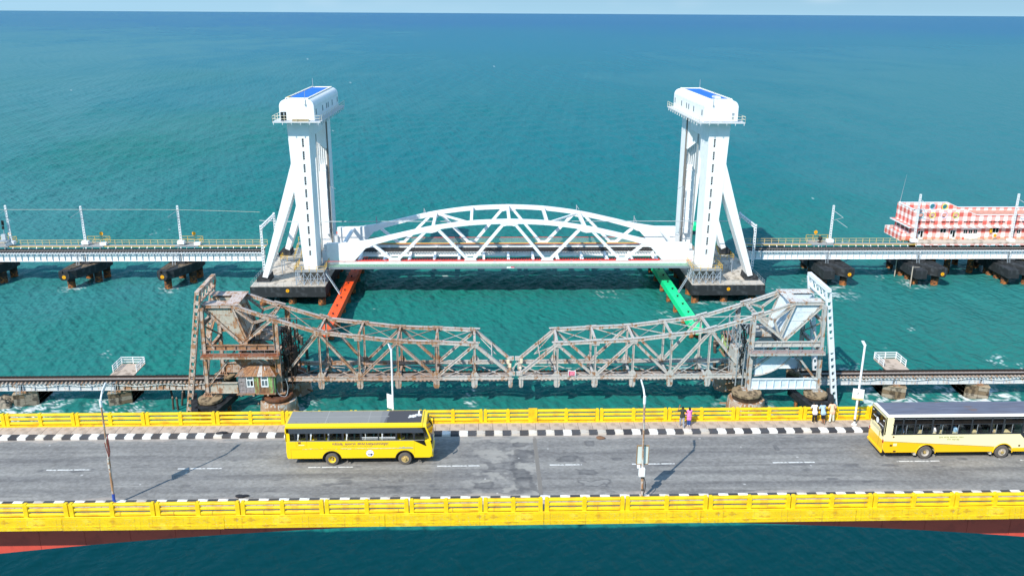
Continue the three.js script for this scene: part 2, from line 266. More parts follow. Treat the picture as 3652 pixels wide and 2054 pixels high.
{ // road surface with wear, patches, dust along the kerbs
  const W = 2048, H = 384, wx = 124, hz = 9.4;
  const patches = [[6.2, -58.35, 1.7, 0.9], [7.4, -56.3, 1.3, 0.8], [-0.2, -54.6, 1.2, 0.75], [9.9, -58.2, 0.7, 0.35], [8.1, -60.6, 0.6, 0.8], [2.6, -60.6, 1.2, 0.7], [7.6, -54.7, 2.0, 0.9, 1], [1.1, -57.3, 2.0, 1.1], [2.6, -56.2, 1.3, 1.2], [2.9, -58.7, 1.6, 1.9], [2.7, -54.6, 1.6, 1.6], [-6.1, -55.4, 0.5, 0.4], [22.5, -59.8, 0.35, 0.9]];
  const map = tex(W, H, (px, py) => {
    const x = X0 + (px + 0.5) / W * wx, z = -62.2 + (py + 0.5) / H * hz;
    const coarse = fbm(x * 0.35, z * 1.1, 4, 0, 0, 201), fine = fbm(x * 5, z * 6, 3, 0, 0, 207), streak = fbm(x * 0.12, z * 2.4, 4, 0, 0, 211), grit = hash2(px, py, 9);
    let c = lerp3(hex(0x7c7a78), hex(0x9a9792), coarse); c = lerp3(c, hex(0x646262), sstep(0.46, 0.8, streak) * 0.55); const lane = Math.min(...[-54.3, -56.1, -58.9, -60.7].map((q) => Math.abs(z - q + (coarse - 0.5) * 0.5))); c = lerp3(c, hex(0x5f5e5f), sstep(0.6, 0.1, lane) * 0.35 * (0.4 + coarse));
    c = c.map((v) => v + (fine - 0.5) * 34 + (grit - 0.5) * 14);
    c = lerp3(c, hex(0x3f4045), sstep(0.6, 0.75, fbm(x * 0.8, z * 2.2, 5, 0, 0, 223)) * sstep(0.5, 0.68, fbm(x * 0.16, z * 0.4, 3, 0, 0, 227)) * 0.4);
    if (x < 3.85 && x > -4) c = lerp3(c, hex(0xa29e97), sstep(0.45, 0.65, fbm(x * 1.4, z * 1.6, 4, 0, 0, 231)) * sstep(-4, 1, x) * 0.8);
    for (const [cx, cz, w, h, lightIn] of patches) {
      const e = Math.max(Math.abs(x - cx) / w, Math.abs(z - cz) / h) * 2 + (fbm(x * 1.6, z * 1.6, 4, 0, 0, 241) - 0.5) * 1.5, a = sstep(1.15, 0.9, e);
      if (a > 0) { const inn = lightIn ? sstep(0.85, 0.7, e) : sstep(0.8, 0.3, e) * fbm(x * 3, z * 3, 3, 0, 0, 251); c = lerp3(c, lerp3(hex(0x47474a), lightIn ? hex(0x92908d) : hex(0x7a7979), inn), a * (0.28 + 0.35 * fbm(x * 4, z * 4, 2, 0, 0, 253))); }
    }
    const ed = Math.min(z + 62.2, -52.8 - z) + (fbm(x * 0.5, z * 2, 4, 0, 0, 261) - 0.5) * 1.1; // dust and sand with a grain of its own
    c = lerp3(c, hex(0xb5a79b), sstep(0.62, 0.28, ed) * (0.62 + 0.5 * (fbm(x * 7, z * 7, 2, 0, 0, 263) - 0.5)));
    if (hash2(Math.floor(x * 7), Math.floor(z * 7), 71) > 0.9993) c = lerp3(c, hex(0xdcdad6), 0.6);
    return c;
  });
  map.repeat.set(1, 1); const top = new THREE.BoxGeometry(wx, 0.2, hz); top.translate(X0 + wx / 2, RY - 0.1, -57.5);
  const p = top.attributes.position, uv = new Float32Array(p.count * 2); for (let i = 0; i < p.count; i++) { uv[2 * i] = (p.getX(i) - X0) / wx; uv[2 * i + 1] = (p.getZ(i) + 62.2) / hz; }
  top.setAttribute('uv', new THREE.BufferAttribute(uv, 2));
  const grain = tex(256, 256, () => [0, 0, 0]); { const d = grain.image.data; for (let i = 0; i < 65536; i++) { const v = hash2(i & 255, i >> 8, 3) * 255; d[4 * i] = d[4 * i + 1] = d[4 * i + 2] = v; } } grain.colorSpace = THREE.NoColorSpace; grain.repeat.set(60, 5);
  const road = struct('road', top, M('asphalt', { map, rough: 0.92, bump: grain, bs: 0.006 }), { keepUV: true, label: 'worn grey two lane road with patches and dusty edges' });
  const dashM = M('road marking', { map: dirtTex(271, 0xe9e8e4, 0x8b8a88, 1, 1.2, 0.5, 0.72), rough: 0.8 });
  for (const [a, b] of [[-41.7, -38.5], [-32.1, -28.9], [-22.6, -19.4], [-13.1, -9.8], [-3.6, -0.45], [4.75, 7.15], [10.9, 14.1], [21.5, 24.7], [30.95, 34.2], [40.4, 43.6]]) part('lane_marking', box(a, b, RY - 0.05, RY + 0.004, -57.47, -57.35), dashM, road);
  const teeth = []; for (let z = -61.9; z < -53.0; z += 0.16) teeth.push(box(3.74, 3.86, RY - 0.05, RY + 0.008, z, z + 0.07), box(3.84, 3.96, RY - 0.05, RY + 0.008, z + 0.08, z + 0.15));
  part('expansion_joint', [box(3.7, 4.0, RY - 0.06, RY + 0.003, -61.6, -53.0), ...teeth], M('joint steel', { color: 0x7d7872, rough: 0.8 }), road);
}
{ // pavements of slabs and kerbs of painted stones
  const R = rng(19);
  const slabM = [0xc4b6a9, 0xbcaea2, 0xcabdb0, 0xb8aca4].map((c, i) => M('paving ' + 'abcd'[i], { map: T.paving, color: new THREE.Color(c).convertLinearToSRGB().lerp(new THREE.Color(1, 1, 1), 0.55), rough: 0.9 }));
  const kv = (m, i, c) => M(m.name + ' worn ' + i, { map: m.map, color: c, rough: 0.75 }), kw = M('white kerb paint', { map: dirtTex(281, 0xf2f0ec, 0xb9b3aa, 0.9, 3, 0.5, 0.75), rough: 0.7 }), kb = M('black kerb paint', { map: dirtTex(283, 0x4a4b50, 0x77767a, 0.9, 3), rough: 0.7 });
  for (const [z0, z1, nm, lab] of [[-64.0, -62.76, 'pavement', 'pinkish grey slab footpath along the sea side railing'], [-52.34, -51.0, 'pavement', 'narrow slab footpath behind the near yellow railing']]) {
    const pv = struct(nm, box(X0, X1, 23.22, 23.5, z0, z1), conc, { label: lab });
    const g = new RoundedBoxGeometry(1.13, 0.1, Math.abs(z1 - z0) - 0.02, 1, 0.012); boxUV(g);
    for (let x = -46; x < 50; x += 1.15) place('paving_slab', g, slabM[Math.floor(R() * 4)], pv, x, 23.535 + (R() - 0.5) * 0.012, (z0 + z1) / 2);
    part('paving_bed', [box(X0, -46.6, 23.5, 23.58, z0, z1), box(50.2, X1, 23.5, 23.58, z0, z1)], conc, pv);
  }
  for (const [zc, w, ph, lab] of [[-62.43, 0.64, 0.16, 'black and white painted kerb below the far footpath'], [-52.62, 0.54, 0.5, 'black and white painted kerb below the near footpath']]) {
    const k = struct('kerb', box(X0, X1, 23.2, 23.42, zc - w / 2 + 0.03, zc + w / 2 - 0.03), conc, { label: lab });
    const g = new RoundedBoxGeometry(0.685, 0.3, w, 2, 0.03); boxUV(g);
    for (let i = 0, x = -44 + ph; x < 48; x += 0.69, i++) place('kerb_stone', g, i % 2 ? [kw, kv(kw, 1, 0xe8e2da), kv(kw, 2, 0xcfc8c0)][Math.floor(R() * R() * 3)] : [kb, kv(kb, 1, 0xc8c8cc), kv(kb, 2, 0xf4ece4)][Math.floor(R() * 3)], k, x, 23.44 + (R() - 0.5) * 0.012, zc + (R() - 0.5) * 0.012);
  }
}
const JOINTS = [-49.5, -44, -38.4, -32.9, -27.35, -21.75, -16.2, -10.7, -5.1, -0.2, 3.85, 9.3, 14.9, 20.5, 26.1, 31.7, 37.3, 42.9, 48.4];
for (const [z, label, wide] of [[-64.22, 'yellow concrete post and rail railing on the sea side of the road', 0.27], [-50.74, 'yellow concrete post and rail railing on the near edge of the road', 0.27]]) {
  const rl = thing('bridge_railing', label, 'railing', [4, 23.6, z]);
  const post = prism([[-0.14, 0], [0.14, 0], [0.14, 0.98], [0.09, 1.06], [-0.09, 1.06], [-0.14, 0.98]], -wide / 2, wide / 2, 0.012); boxUV(post);
  const prof = (h, d) => { const c = 0.045; return [[-d / 2, c], [-d / 2 + c, 0], [d / 2 - c, 0], [d / 2, c], [d / 2, h - c], [d / 2 - c, h], [-d / 2 + c, h], [-d / 2, h - c]]; };
  const y0 = 23.63;
  for (let i = 0; i < JOINTS.length; i++) {
    const j = JOINTS[i], gap = j === 3.85 ? 0.21 : 0.175;
    for (const s of [-1, 1]) place('post', post, yellowP, rl, j + s * gap, y0, z);
    if (i === JOINTS.length - 1) break;
    const m = (j + JOINTS[i + 1]) / 2; place('post', post, yellowP, rl, m, y0, z);
    for (const [a, b] of [[j + gap + 0.13, m - 0.13], [m + 0.13, JOINTS[i + 1] - gap - 0.13]]) for (const [h0, h, d] of [[0.83, 0.2, 0.25], [0.47, 0.2, 0.2], [0.1, 0.22, 0.2]]) part('rail', sidePrism(prof(h, d).map(([p, q]) => [p + z, q + y0 + h0]), a, b), yellowP, rl);
  }
  if (z > -60) { const R = rng(8), ties = []; for (let i = 0; i < 26; i++) { const x = -40 + i * 3.1 + R(); ties.push(new THREE.TorusGeometry(0.16, 0.012, 4, 10).rotateY(Math.PI / 2).translate(x, y0 + 0.21, z)); }
    part('conduit', [rod(V(-44, y0 + 0.07, z + 0.15), V(48, y0 + 0.07, z + 0.15), 0.045)], yellowP, rl); part('wire_tie', ties, M('old wire', { color: 0xb09a50 }), rl, { kind: 'stuff' }); }
  else part('joint_post', box(3.5, 4.2, y0, y0 + 1.1, z - 0.16, z + 0.16), yellowP, rl);
}
// ---------------------------------------------------------------- lamps and signs on the road bridge
const poleRust = M('rusty lamp pole', { map: rustTex(301, 0xd9d6d2, 0.52, 0.3), rough: 0.7 });
function lampHead(t, top, lean, m) {
  part('bracket', [rod(V(...top), V(top[0] + lean[0] * 0.45, top[1] + 0.5, top[2] + lean[1] * 0.45), 0.06, 8)], m, t);
  const a = V(top[0] + lean[0] * 0.4, top[1] + 0.42, top[2] + lean[1] * 0.4), b = V(top[0] + lean[0] * 1.15, top[1] + 0.78, top[2] + lean[1] * 1.15);
  const g = new RoundedBoxGeometry(a.distanceTo(b), 0.1, 0.3, 2, 0.04); part('lamp_head', orient(g, a, b), M('lamp housing', { color: 0xd8dcde, rough: 0.4 }), t);
  part('lens', orient(new RoundedBoxGeometry(0.5, 0.03, 0.22, 1, 0.01), V(a.x, a.y - 0.06, a.z).lerp(b, 0.25), V(b.x, b.y - 0.06, b.z)), M('lamp lens', { color: 0xc9ccc8, rough: 0.2 }), t);
}
{
  const b = [-25.25, 23.58, -52.6], t = thing('street_lamp', 'thin street lamp with rusty pole and blue painted foot on the left', 'street lamp', b);
  part('pole', [rod(V(...b), V(-25.2, 27, -52.6), 0.085, 10), rod(V(-25.2, 27, -52.6), V(-25.15, 31.1, -52.6), 0.06, 10)], poleRust, t);
  part('foot_band', [rod(V(-25.25, 23.6, -52.6), V(-25.243, 24.25, -52.6), 0.095, 10)], M('blue band', { color: 0x2a4fae, rough: 0.6 }), t);
  part('joint_sleeve', [rod(V(-25.22, 26.2, -52.6), V(-25.21, 26.9, -52.6), 0.1, 10)], M('red white sleeve', { map: rustTex(307, 0xd9d6d2, 0.6, 0.1), rough: 0.7 }), t);
  part('pole_cap', [rod(V(-25.16, 30.7, -52.6), V(-25.15, 31.2, -52.6), 0.09, 10)], whiteP, t);
  part('sign_frame', [beam(V(-25.1, 27.1, -52.45), V(-25.1, 28.3, -52.2), 0.04), box(-0.02, 0.02, 27.1, 28.35, -0.8, 0).rotateY(0.36).translate(-25.05, 0, -52.5)], M('red sign back', { color: 0x8c3b34, rough: 0.7 }), t);
  lampHead(t, [-25.15, 31.15, -52.6], [0.05, -0.85], whiteP);
}
{
  const b = [10.8, 23.58, -52.6], t = thing('street_lamp', 'rusty street lamp with white sign board and meter box beside the near kerb', 'street lamp', b);
  part('pole', [rod(V(...b), V(10.72, 26, -52.6), 0.1, 10), rod(V(10.72, 26, -52.6), V(10.6, 31.1, -52.6), 0.075, 10)], poleRust, t);
  part('sign_board', [box(10.35, 11.1, 26.0, 27.35, -52.86, -52.8)], M('sign back', { color: 0xcfd8d4, rough: 0.5 }), t);
  part('sign_frame', [box(10.31, 10.35, 25.97, 27.39, -52.88, -52.76), box(11.1, 11.14, 25.97, 27.39, -52.88, -52.76), box(10.35, 11.1, 27.35, 27.39, -52.88, -52.76), box(10.35, 11.1, 25.96, 26.0, -52.88, -52.76)], M('rusty frame', { color: 0x9a7a55, rough: 0.8 }), t);
  part('meter_box', new RoundedBoxGeometry(0.42, 0.62, 0.3, 2, 0.04).translate(10.66, 25.55, -52.45), whiteP, t);
  part('junction_box', [new RoundedBoxGeometry(0.2, 0.22, 0.18, 2, 0.03).translate(10.42, 25.98, -52.45)], whiteP, t);
  part('cable', tube([V(10.78, 25.25, -52.45), V(10.9, 24.9, -52.4), V(10.95, 24.3, -52.42), V(10.82, 23.7, -52.45)], 0.03), blackP, t);
  part('clamp', [rod(V(10.77, 25.0, -52.6), V(10.765, 25.15, -52.6), 0.12, 10), rod(V(10.8, 24.05, -52.6), V(10.795, 24.2, -52.6), 0.115, 10)], M('old clamp', { color: 0x55514c }), t);
  part('pole_cap', [rod(V(10.61, 30.6, -52.6), V(10.6, 31.15, -52.6), 0.1, 10)], whiteP, t);
  lampHead(t, [10.6, 31.1, -52.6], [-0.1, -0.85], whiteP);
}
{
  const b = [30.0, 23.6, -63.1], t = thing('parking_sign', 'white pole with white and yellow letter P parking board by the sea side railing', 'sign', b);
  part('pole', [rod(V(...b), V(30, 30.5, -63.1), 0.085, 10)], whiteP, t); part('base', cyl(30, 23.58, 23.68, -63.1, 0.22, 0.2), whiteP, t); part('pole_band', [rod(V(30, 23.95, -63.1), V(30, 24.1, -63.1), 0.1, 10)], blackP, t);
  part('lamp_head', [orient(new RoundedBoxGeometry(0.7, 0.08, 0.24, 2, 0.03), V(30.02, 30.5, -63.15), V(30.1, 30.62, -63.8))], M('lamp housing'), t);
  const face = canvasTex(256, 320, (g, w, h) => {
    g.fillStyle = '#fbfbf8'; g.fillRect(0, 0, w, h); const y = g.createLinearGradient(0, h * 0.8, 0, h); g.fillStyle = '#f3cf6a'; g.fillRect(0, h * 0.86, w, h * 0.14); g.fillStyle = '#e7d3e6'; g.fillRect(w * 0.2, h * 0.8, w * 0.55, h * 0.09);
    g.strokeStyle = '#8f8f8c'; g.lineWidth = 5; g.beginPath(); g.arc(w / 2, h * 0.42, w * 0.26, 0, 7); g.stroke(); g.fillStyle = '#4a3c48'; g.font = 'bold 92px sans-serif'; g.textAlign = 'center'; g.textBaseline = 'middle'; g.fillText('P', w / 2, h * 0.43);
    g.fillStyle = '#9aa39a'; g.fillRect(w * 0.3, h * 0.68, w * 0.4, 5); g.fillRect(w * 0.36, h * 0.72, w * 0.28, 5);
  });
  const bd = part('board', new RoundedBoxGeometry(0.86, 0.95, 0.04, 2, 0.018).rotateY(-0.35).translate(29.94, 26.35, -62.98), whiteP, t);
  const f = new THREE.PlaneGeometry(0.84, 0.93); f.rotateY(-0.35); f.translate(29.94 - Math.sin(0.35) * 0.0235, 26.35, -62.98 + 0.0235 * Math.cos(0.35)); part('sign_face', f, M('parking print', { map: face, rough: 0.5 }), bd, { keepUV: true });
}
{
  const b = [-7.55, 23.6, -64.6], t = thing('street_lamp', 'plain white lamp pole with notice board behind the yellow bus', 'street lamp', b);
  part('pole', [rod(V(-7.55, 22.9, -64.68), V(-7.5, 29.8, -64.68), 0.08, 10)], whiteP, t); part('clamp', box(-7.7, -7.4, 23.0, 23.3, -64.75, -64.5), yellowP, t);
  part('lamp_head', [orient(new RoundedBoxGeometry(0.75, 0.09, 0.26, 2, 0.03), V(-7.5, 29.75, -64.7), V(-7.75, 30.0, -65.35))], M('lamp housing'), t);
  const face = canvasTex(128, 256, (g, w, h) => { g.fillStyle = '#fafcfc'; g.fillRect(0, 0, w, h); g.fillStyle = '#dfe6ea'; g.fillRect(w * 0.15, h * 0.1, w * 0.7, h * 0.07); g.fillStyle = '#5d7a84'; g.fillRect(w * 0.36, h * 0.46, w * 0.42, 12); g.fillStyle = '#e9edf2'; g.fillRect(w * 0.36, h * 0.56, w * 0.4, 8); });
  const bd = part('board', box(-0.33, 0.33, -0.62, 0.62, -0.02, 0.02).rotateY(-0.6).translate(-7.72, 25.35, -64.5), whiteP, t);
  part('sign_face', new THREE.PlaneGeometry(0.64, 1.22).rotateY(-0.6).translate(-7.72 - Math.sin(0.6) * 0.024, 25.35, -64.5 + Math.cos(0.6) * 0.024), M('notice print', { map: face, rough: 0.5 }), bd, { keepUV: true });
}
// ---------------------------------------------------------------- people: one smooth body from joined tapered capsules, clothes as children
function fieldMesh(caps, cell, k = 0.05) {               // surface nets of a smooth union of capsules [ax,ay,az,bx,by,bz,ra,rb]
  const lo = [1e9, 1e9, 1e9], hi = [-1e9, -1e9, -1e9];
  for (const c of caps) for (let e = 0; e < 3; e++) { const r = Math.max(c[6], c[7]) + k; lo[e] = Math.min(lo[e], c[e] - r, c[e + 3] - r); hi[e] = Math.max(hi[e], c[e] + r, c[e + 3] + r); }
  const n = [0, 1, 2].map((e) => Math.ceil((hi[e] - lo[e]) / cell) + 2), F = new Float32Array(n[0] * n[1] * n[2]).fill(1), at = (i, j, l) => i + n[0] * (j + n[1] * l);
  for (let l = 0; l < n[2]; l++) for (let j = 0; j < n[1]; j++) for (let i = 0; i < n[0]; i++) {
    const x = lo[0] + (i - 0.5) * cell, y = lo[1] + (j - 0.5) * cell, z = lo[2] + (l - 0.5) * cell; let f = 9;
    for (const c of caps) {
      const bx = c[3] - c[0], by = c[4] - c[1], bz = c[5] - c[2], px = x - c[0], py = y - c[1], pz = z - c[2], t = clamp((px * bx + py * by + pz * bz) / (bx * bx + by * by + bz * bz + 1e-9));
      const d = Math.hypot(px - bx * t, py - by * t, pz - bz * t) - mix(c[6], c[7], t), h = clamp(0.5 + 0.5 * (f - d) / k); f = mix(f, d, h) - k * h * (1 - h);
    } F[at(i, j, l)] = f;
  }
  const id = new Map(), P = [], I = [];
  const vert = (i, j, l) => {
    const key = at(i, j, l); if (id.has(key)) return id.get(key); let sx = 0, sy = 0, sz = 0, m = 0;
    for (let e = 0; e < 3; e++) for (let a = 0; a < 2; a++) for (let b = 0; b < 2; b++) {
      const p = [0, 0, 0], q = [0, 0, 0]; p[(e + 1) % 3] = q[(e + 1) % 3] = a; p[(e + 2) % 3] = q[(e + 2) % 3] = b; q[e] = 1;
      const u = F[at(i + p[0], j + p[1], l + p[2])], v = F[at(i + q[0], j + q[1], l + q[2])]; if (u < 0 !== v < 0) { const t = u / (u - v); sx += mix(p[0], q[0], t); sy += mix(p[1], q[1], t); sz += mix(p[2], q[2], t); m++; }
    }
    const o = P.length / 3; P.push(lo[0] + (i - 0.5 + sx / m) * cell, lo[1] + (j - 0.5 + sy / m) * cell, lo[2] + (l - 0.5 + sz / m) * cell); id.set(key, o); return o;
  };
  for (let l = 1; l < n[2] - 1; l++) for (let j = 1; j < n[1] - 1; j++) for (let i = 1; i < n[0] - 1; i++) for (let e = 0; e < 3; e++) {
    const q = [i, j, l]; q[e]++; if (q[e] >= n[e] - 0) continue; const a = F[at(i, j, l)] < 0, b = F[at(...q)] < 0; if (a === b) continue;
    const u = [0, 0, 0], v = [0, 0, 0]; u[(e + 1) % 3] = 1; v[(e + 2) % 3] = 1;
    const A = vert(i, j, l), B = vert(i - u[0], j - u[1], l - u[2]), C = vert(i - u[0] - v[0], j - u[1] - v[1], l - u[2] - v[2]), D = vert(i - v[0], j - v[1], l - v[2]);
    if (a) I.push(A, B, C, A, C, D); else I.push(A, C, B, A, D, C);
  }
  const g = new THREE.BufferGeometry(); g.setAttribute('position', new THREE.Float32BufferAttribute(P, 3)); g.setIndex(I); g.computeVertexNormals(); return g;
}
const skinM = M('skin', { color: 0x9c6b4e, rough: 0.6 }), hairM = M('black hair', { color: 0x15120f, rough: 0.7 });
const cloth = (n, c) => M(n, { color: c, rough: 0.92 });
// a standing figure facing away; o gives joints of arms and legs in metres from the feet centre (x right, y up, z towards the viewer)
function figure(t, at, o) {
  const s = o.height / 1.72, P = (p) => [at[0] + p[0] * s, at[1] + p[1] * s, at[2] + p[2] * s];
  const cap = (a, b, ra, rb = ra) => [...P(a), ...P(b), ra * s, rb * s], lean = o.lean ?? 0;
  const sh = (k) => [k * o.sw, 1.42, -lean], hip = (k) => [k * 0.09, 0.92, 0], neck = [0, 1.47, -lean * 1.05], head = [o.turn ?? 0, 1.62, -lean * 1.2 - 0.01];
  const torso = [cap([0, 0.98, 0], [0, 1.16, -lean * 0.45], 0.125, 0.12), cap([0, 1.16, -lean * 0.45], [0, 1.36, -lean * 0.9], 0.125, 0.135), cap(sh(-0.75), sh(0.75), 0.085, 0.085), cap([-0.08, 0.95, 0], [0.08, 0.95, 0], 0.12, 0.12)];
  const L = o.legs, A = o.arms;
  const legs = L.flatMap(([knee, ankle], i) => [cap(hip(i ? 1 : -1), knee, 0.085, 0.058), cap(knee, ankle, 0.058, 0.04)]);
  const arms = A.flatMap(([el, wr], i) => [cap(sh(i ? 1 : -1), el, 0.052, 0.04), cap(el, wr, 0.04, 0.027)]);
  const feet = L.flatMap(([, an]) => [cap([an[0], an[1] - 0.05, an[2] + 0.03], [an[0] + 0.01, an[1] - 0.065, an[2] - 0.16], 0.042, 0.036)]);
  const face = [cap(head, [head[0], head[1] + 0.03, head[2]], 0.088, 0.092), cap([head[0], head[1] - 0.05, head[2] - 0.035], [head[0], head[1] - 0.06, head[2] - 0.05], 0.055, 0.05), cap([head[0], head[1] - 0.005, head[2] - 0.095], [head[0], head[1] - 0.02, head[2] - 0.115], 0.012, 0.015), cap([head[0] - 0.095, head[1], head[2]], [head[0] - 0.097, head[1] - 0.02, head[2]], 0.018, 0.015), cap([head[0] + 0.095, head[1], head[2]], [head[0] + 0.097, head[1] - 0.02, head[2]], 0.018, 0.015), cap(neck, [head[0] * 0.8, 1.56, -lean * 1.12], 0.055, 0.052)];
  const hands = A.flatMap(([el, wr], i) => {
    const d = V(wr[0] - el[0], wr[1] - el[1], wr[2] - el[2]).normalize(), u = Math.abs(d.y) > 0.7 ? V(0, 0, 1) : V(0, 1, 0), w = V(0, 0, 0).crossVectors(d, u).normalize(), at2 = (f, g2, h = 0) => [wr[0] + d.x * f + w.x * g2 + u.x * h, wr[1] + d.y * f + w.y * g2 + u.y * h, wr[2] + d.z * f + w.z * g2 + u.z * h];
    const out = [cap(at2(0.01, 0), at2(0.07, 0), 0.03, 0.034)]; [[-0.03, 0.055], [-0.01, 0.072], [0.01, 0.075], [0.03, 0.062]].forEach(([g2, len]) => { out.push(cap(at2(0.085, g2), at2(0.085 + len * 0.55, g2, -0.006), 0.0095, 0.009), cap(at2(0.085 + len * 0.55, g2, -0.006), at2(0.085 + len * 0.9, g2, -0.03), 0.009, 0.008)); });
    out.push(cap(at2(0.025, i ? -0.035 : 0.035), at2(0.065, i ? -0.062 : 0.062, -0.01), 0.012, 0.01)); return out;
  });
  const bodyG = [fieldMesh([...torso, ...legs, ...arms, ...feet, ...face], 0.024, 0.035), fieldMesh(hands.map((c) => c), 0.009, 0.006)];
  const body = part('body', bodyG, skinM, t, { label: 'bare skin of head, neck, arms and legs' });
  const grow = (list, d) => list.map((c) => [...c.slice(0, 6), c[6] + d * s, c[7] + d * s]);
  const sleeve = A.map(([el], i) => { const a = sh(i ? 1 : -1), e = o.sleeve ?? 0.7; return cap(a, [mix(a[0], el[0], e), mix(a[1], el[1], e), mix(a[2], el[2], e)], 0.07, 0.06); });
  const hem = o.hem ?? 0.86; const skirt = [cap([-0.075, hem + 0.04, 0.005], [-0.05, 1.1, -lean * 0.3], 0.13, 0.12), cap([0.075, hem + 0.04, 0.005], [0.05, 1.1, -lean * 0.3], 0.13, 0.12)];
  part('shirt', fieldMesh([...grow(torso, 0.024), ...sleeve, ...skirt], 0.024, 0.045), cloth(o.shirt[0], o.shirt[1]), t, { label: o.shirt[0] });
  const trouserTo = o.short ?? 1; const tr = L.flatMap(([kn, an], i) => { const h = hip(i ? 1 : -1), f = (a, b, q) => [mix(a[0], b[0], q), mix(a[1], b[1], q), mix(a[2], b[2], q)]; return trouserTo < 0.6 ? [cap(h, f(h, kn, 0.98), 0.108, 0.1)] : [cap(h, kn, 0.104, 0.083), cap(kn, f(kn, an, 0.93), 0.082, o.flare ?? 0.07)]; });
  part('trousers', fieldMesh([...tr, cap([-0.08, 0.94, 0], [0.08, 0.94, 0], 0.135)], 0.024, 0.03), cloth(o.trousers[0], o.trousers[1]), t, { label: o.trousers[0] });
  const hair = [cap([head[0], head[1] + 0.045, head[2] + 0.022], [head[0], head[1] + 0.05, head[2] + 0.03], 0.094, 0.09)]; if (o.longHair) hair.push(cap([head[0], head[1] + 0.02, head[2] + 0.05], [head[0], head[1] - 0.14, head[2] + 0.06], 0.095, 0.09));
  else hair.push(cap([head[0], head[1] + 0.01, head[2] + 0.04], [head[0], head[1] - 0.03, head[2] + 0.05], 0.08, 0.06));
  part('hair', fieldMesh(hair, 0.016, 0.03), hairM, t);
  L.forEach(([, an]) => part('shoe', fieldMesh([cap([an[0], an[1] - 0.045, an[2] + 0.03], [an[0] + 0.01, an[1] - 0.06, an[2] - 0.17], 0.052, 0.045)], 0.016, 0.02), cloth(o.shoes[0], o.shoes[1]), t));
  part('eye', [-1, 1].map((k) => { const p = P([head[0] + k * 0.034, head[1] + 0.02, head[2] - 0.083]); return new THREE.SphereGeometry(0.011 * s, 8, 6).translate(...p); }), M('eye', { color: 0x2a211c, rough: 0.2 }), t);
  return P;
}
function seated(t, x, y, z, col) {                       // a passenger seen through the window: upright torso, arms on the lap
  const c = (a, b, ra, rb = ra) => [x + a[0], y + a[1], z + a[2], x + b[0], y + b[1], z + b[2], ra, rb];
  part('body', fieldMesh([c([0, 0.0, 0], [0, 0.3, 0], 0.13, 0.12), c([0, 0.3, -0.16], [0, 0.3, 0.16], 0.08), c([0, 0.38, 0], [0.01, 0.46, 0], 0.055), c([0.02, 0.56, 0], [0.02, 0.6, 0], 0.09, 0.09), c([0.1, 0.54, 0], [0.115, 0.53, 0], 0.015), c([0, 0.28, 0.2], [0.12, 0.05, 0.22], 0.05, 0.04), c([0.12, 0.05, 0.22], [0.3, 0.02, 0.14], 0.04, 0.03), c([0, 0.28, -0.2], [0.12, 0.05, -0.22], 0.05, 0.04), c([0.12, 0.05, -0.22], [0.3, 0.02, -0.14], 0.04, 0.03)], 0.026, 0.035), skinM, t);
  part('shirt', fieldMesh([c([0, 0.0, 0], [0, 0.3, 0], 0.16, 0.15), c([0, 0.3, -0.16], [0, 0.3, 0.16], 0.1), c([0, 0.28, 0.2], [0.08, 0.13, 0.22], 0.07), c([0, 0.28, -0.2], [0.08, 0.13, -0.22], 0.07)], 0.026, 0.035), cloth('passenger shirt ' + col.toString(16), col), t);
  part('hair', fieldMesh([c([0, 0.62, 0], [0, 0.62, 0.01], 0.092)], 0.02, 0.02), hairM, t);
}
const PV = 23.59;
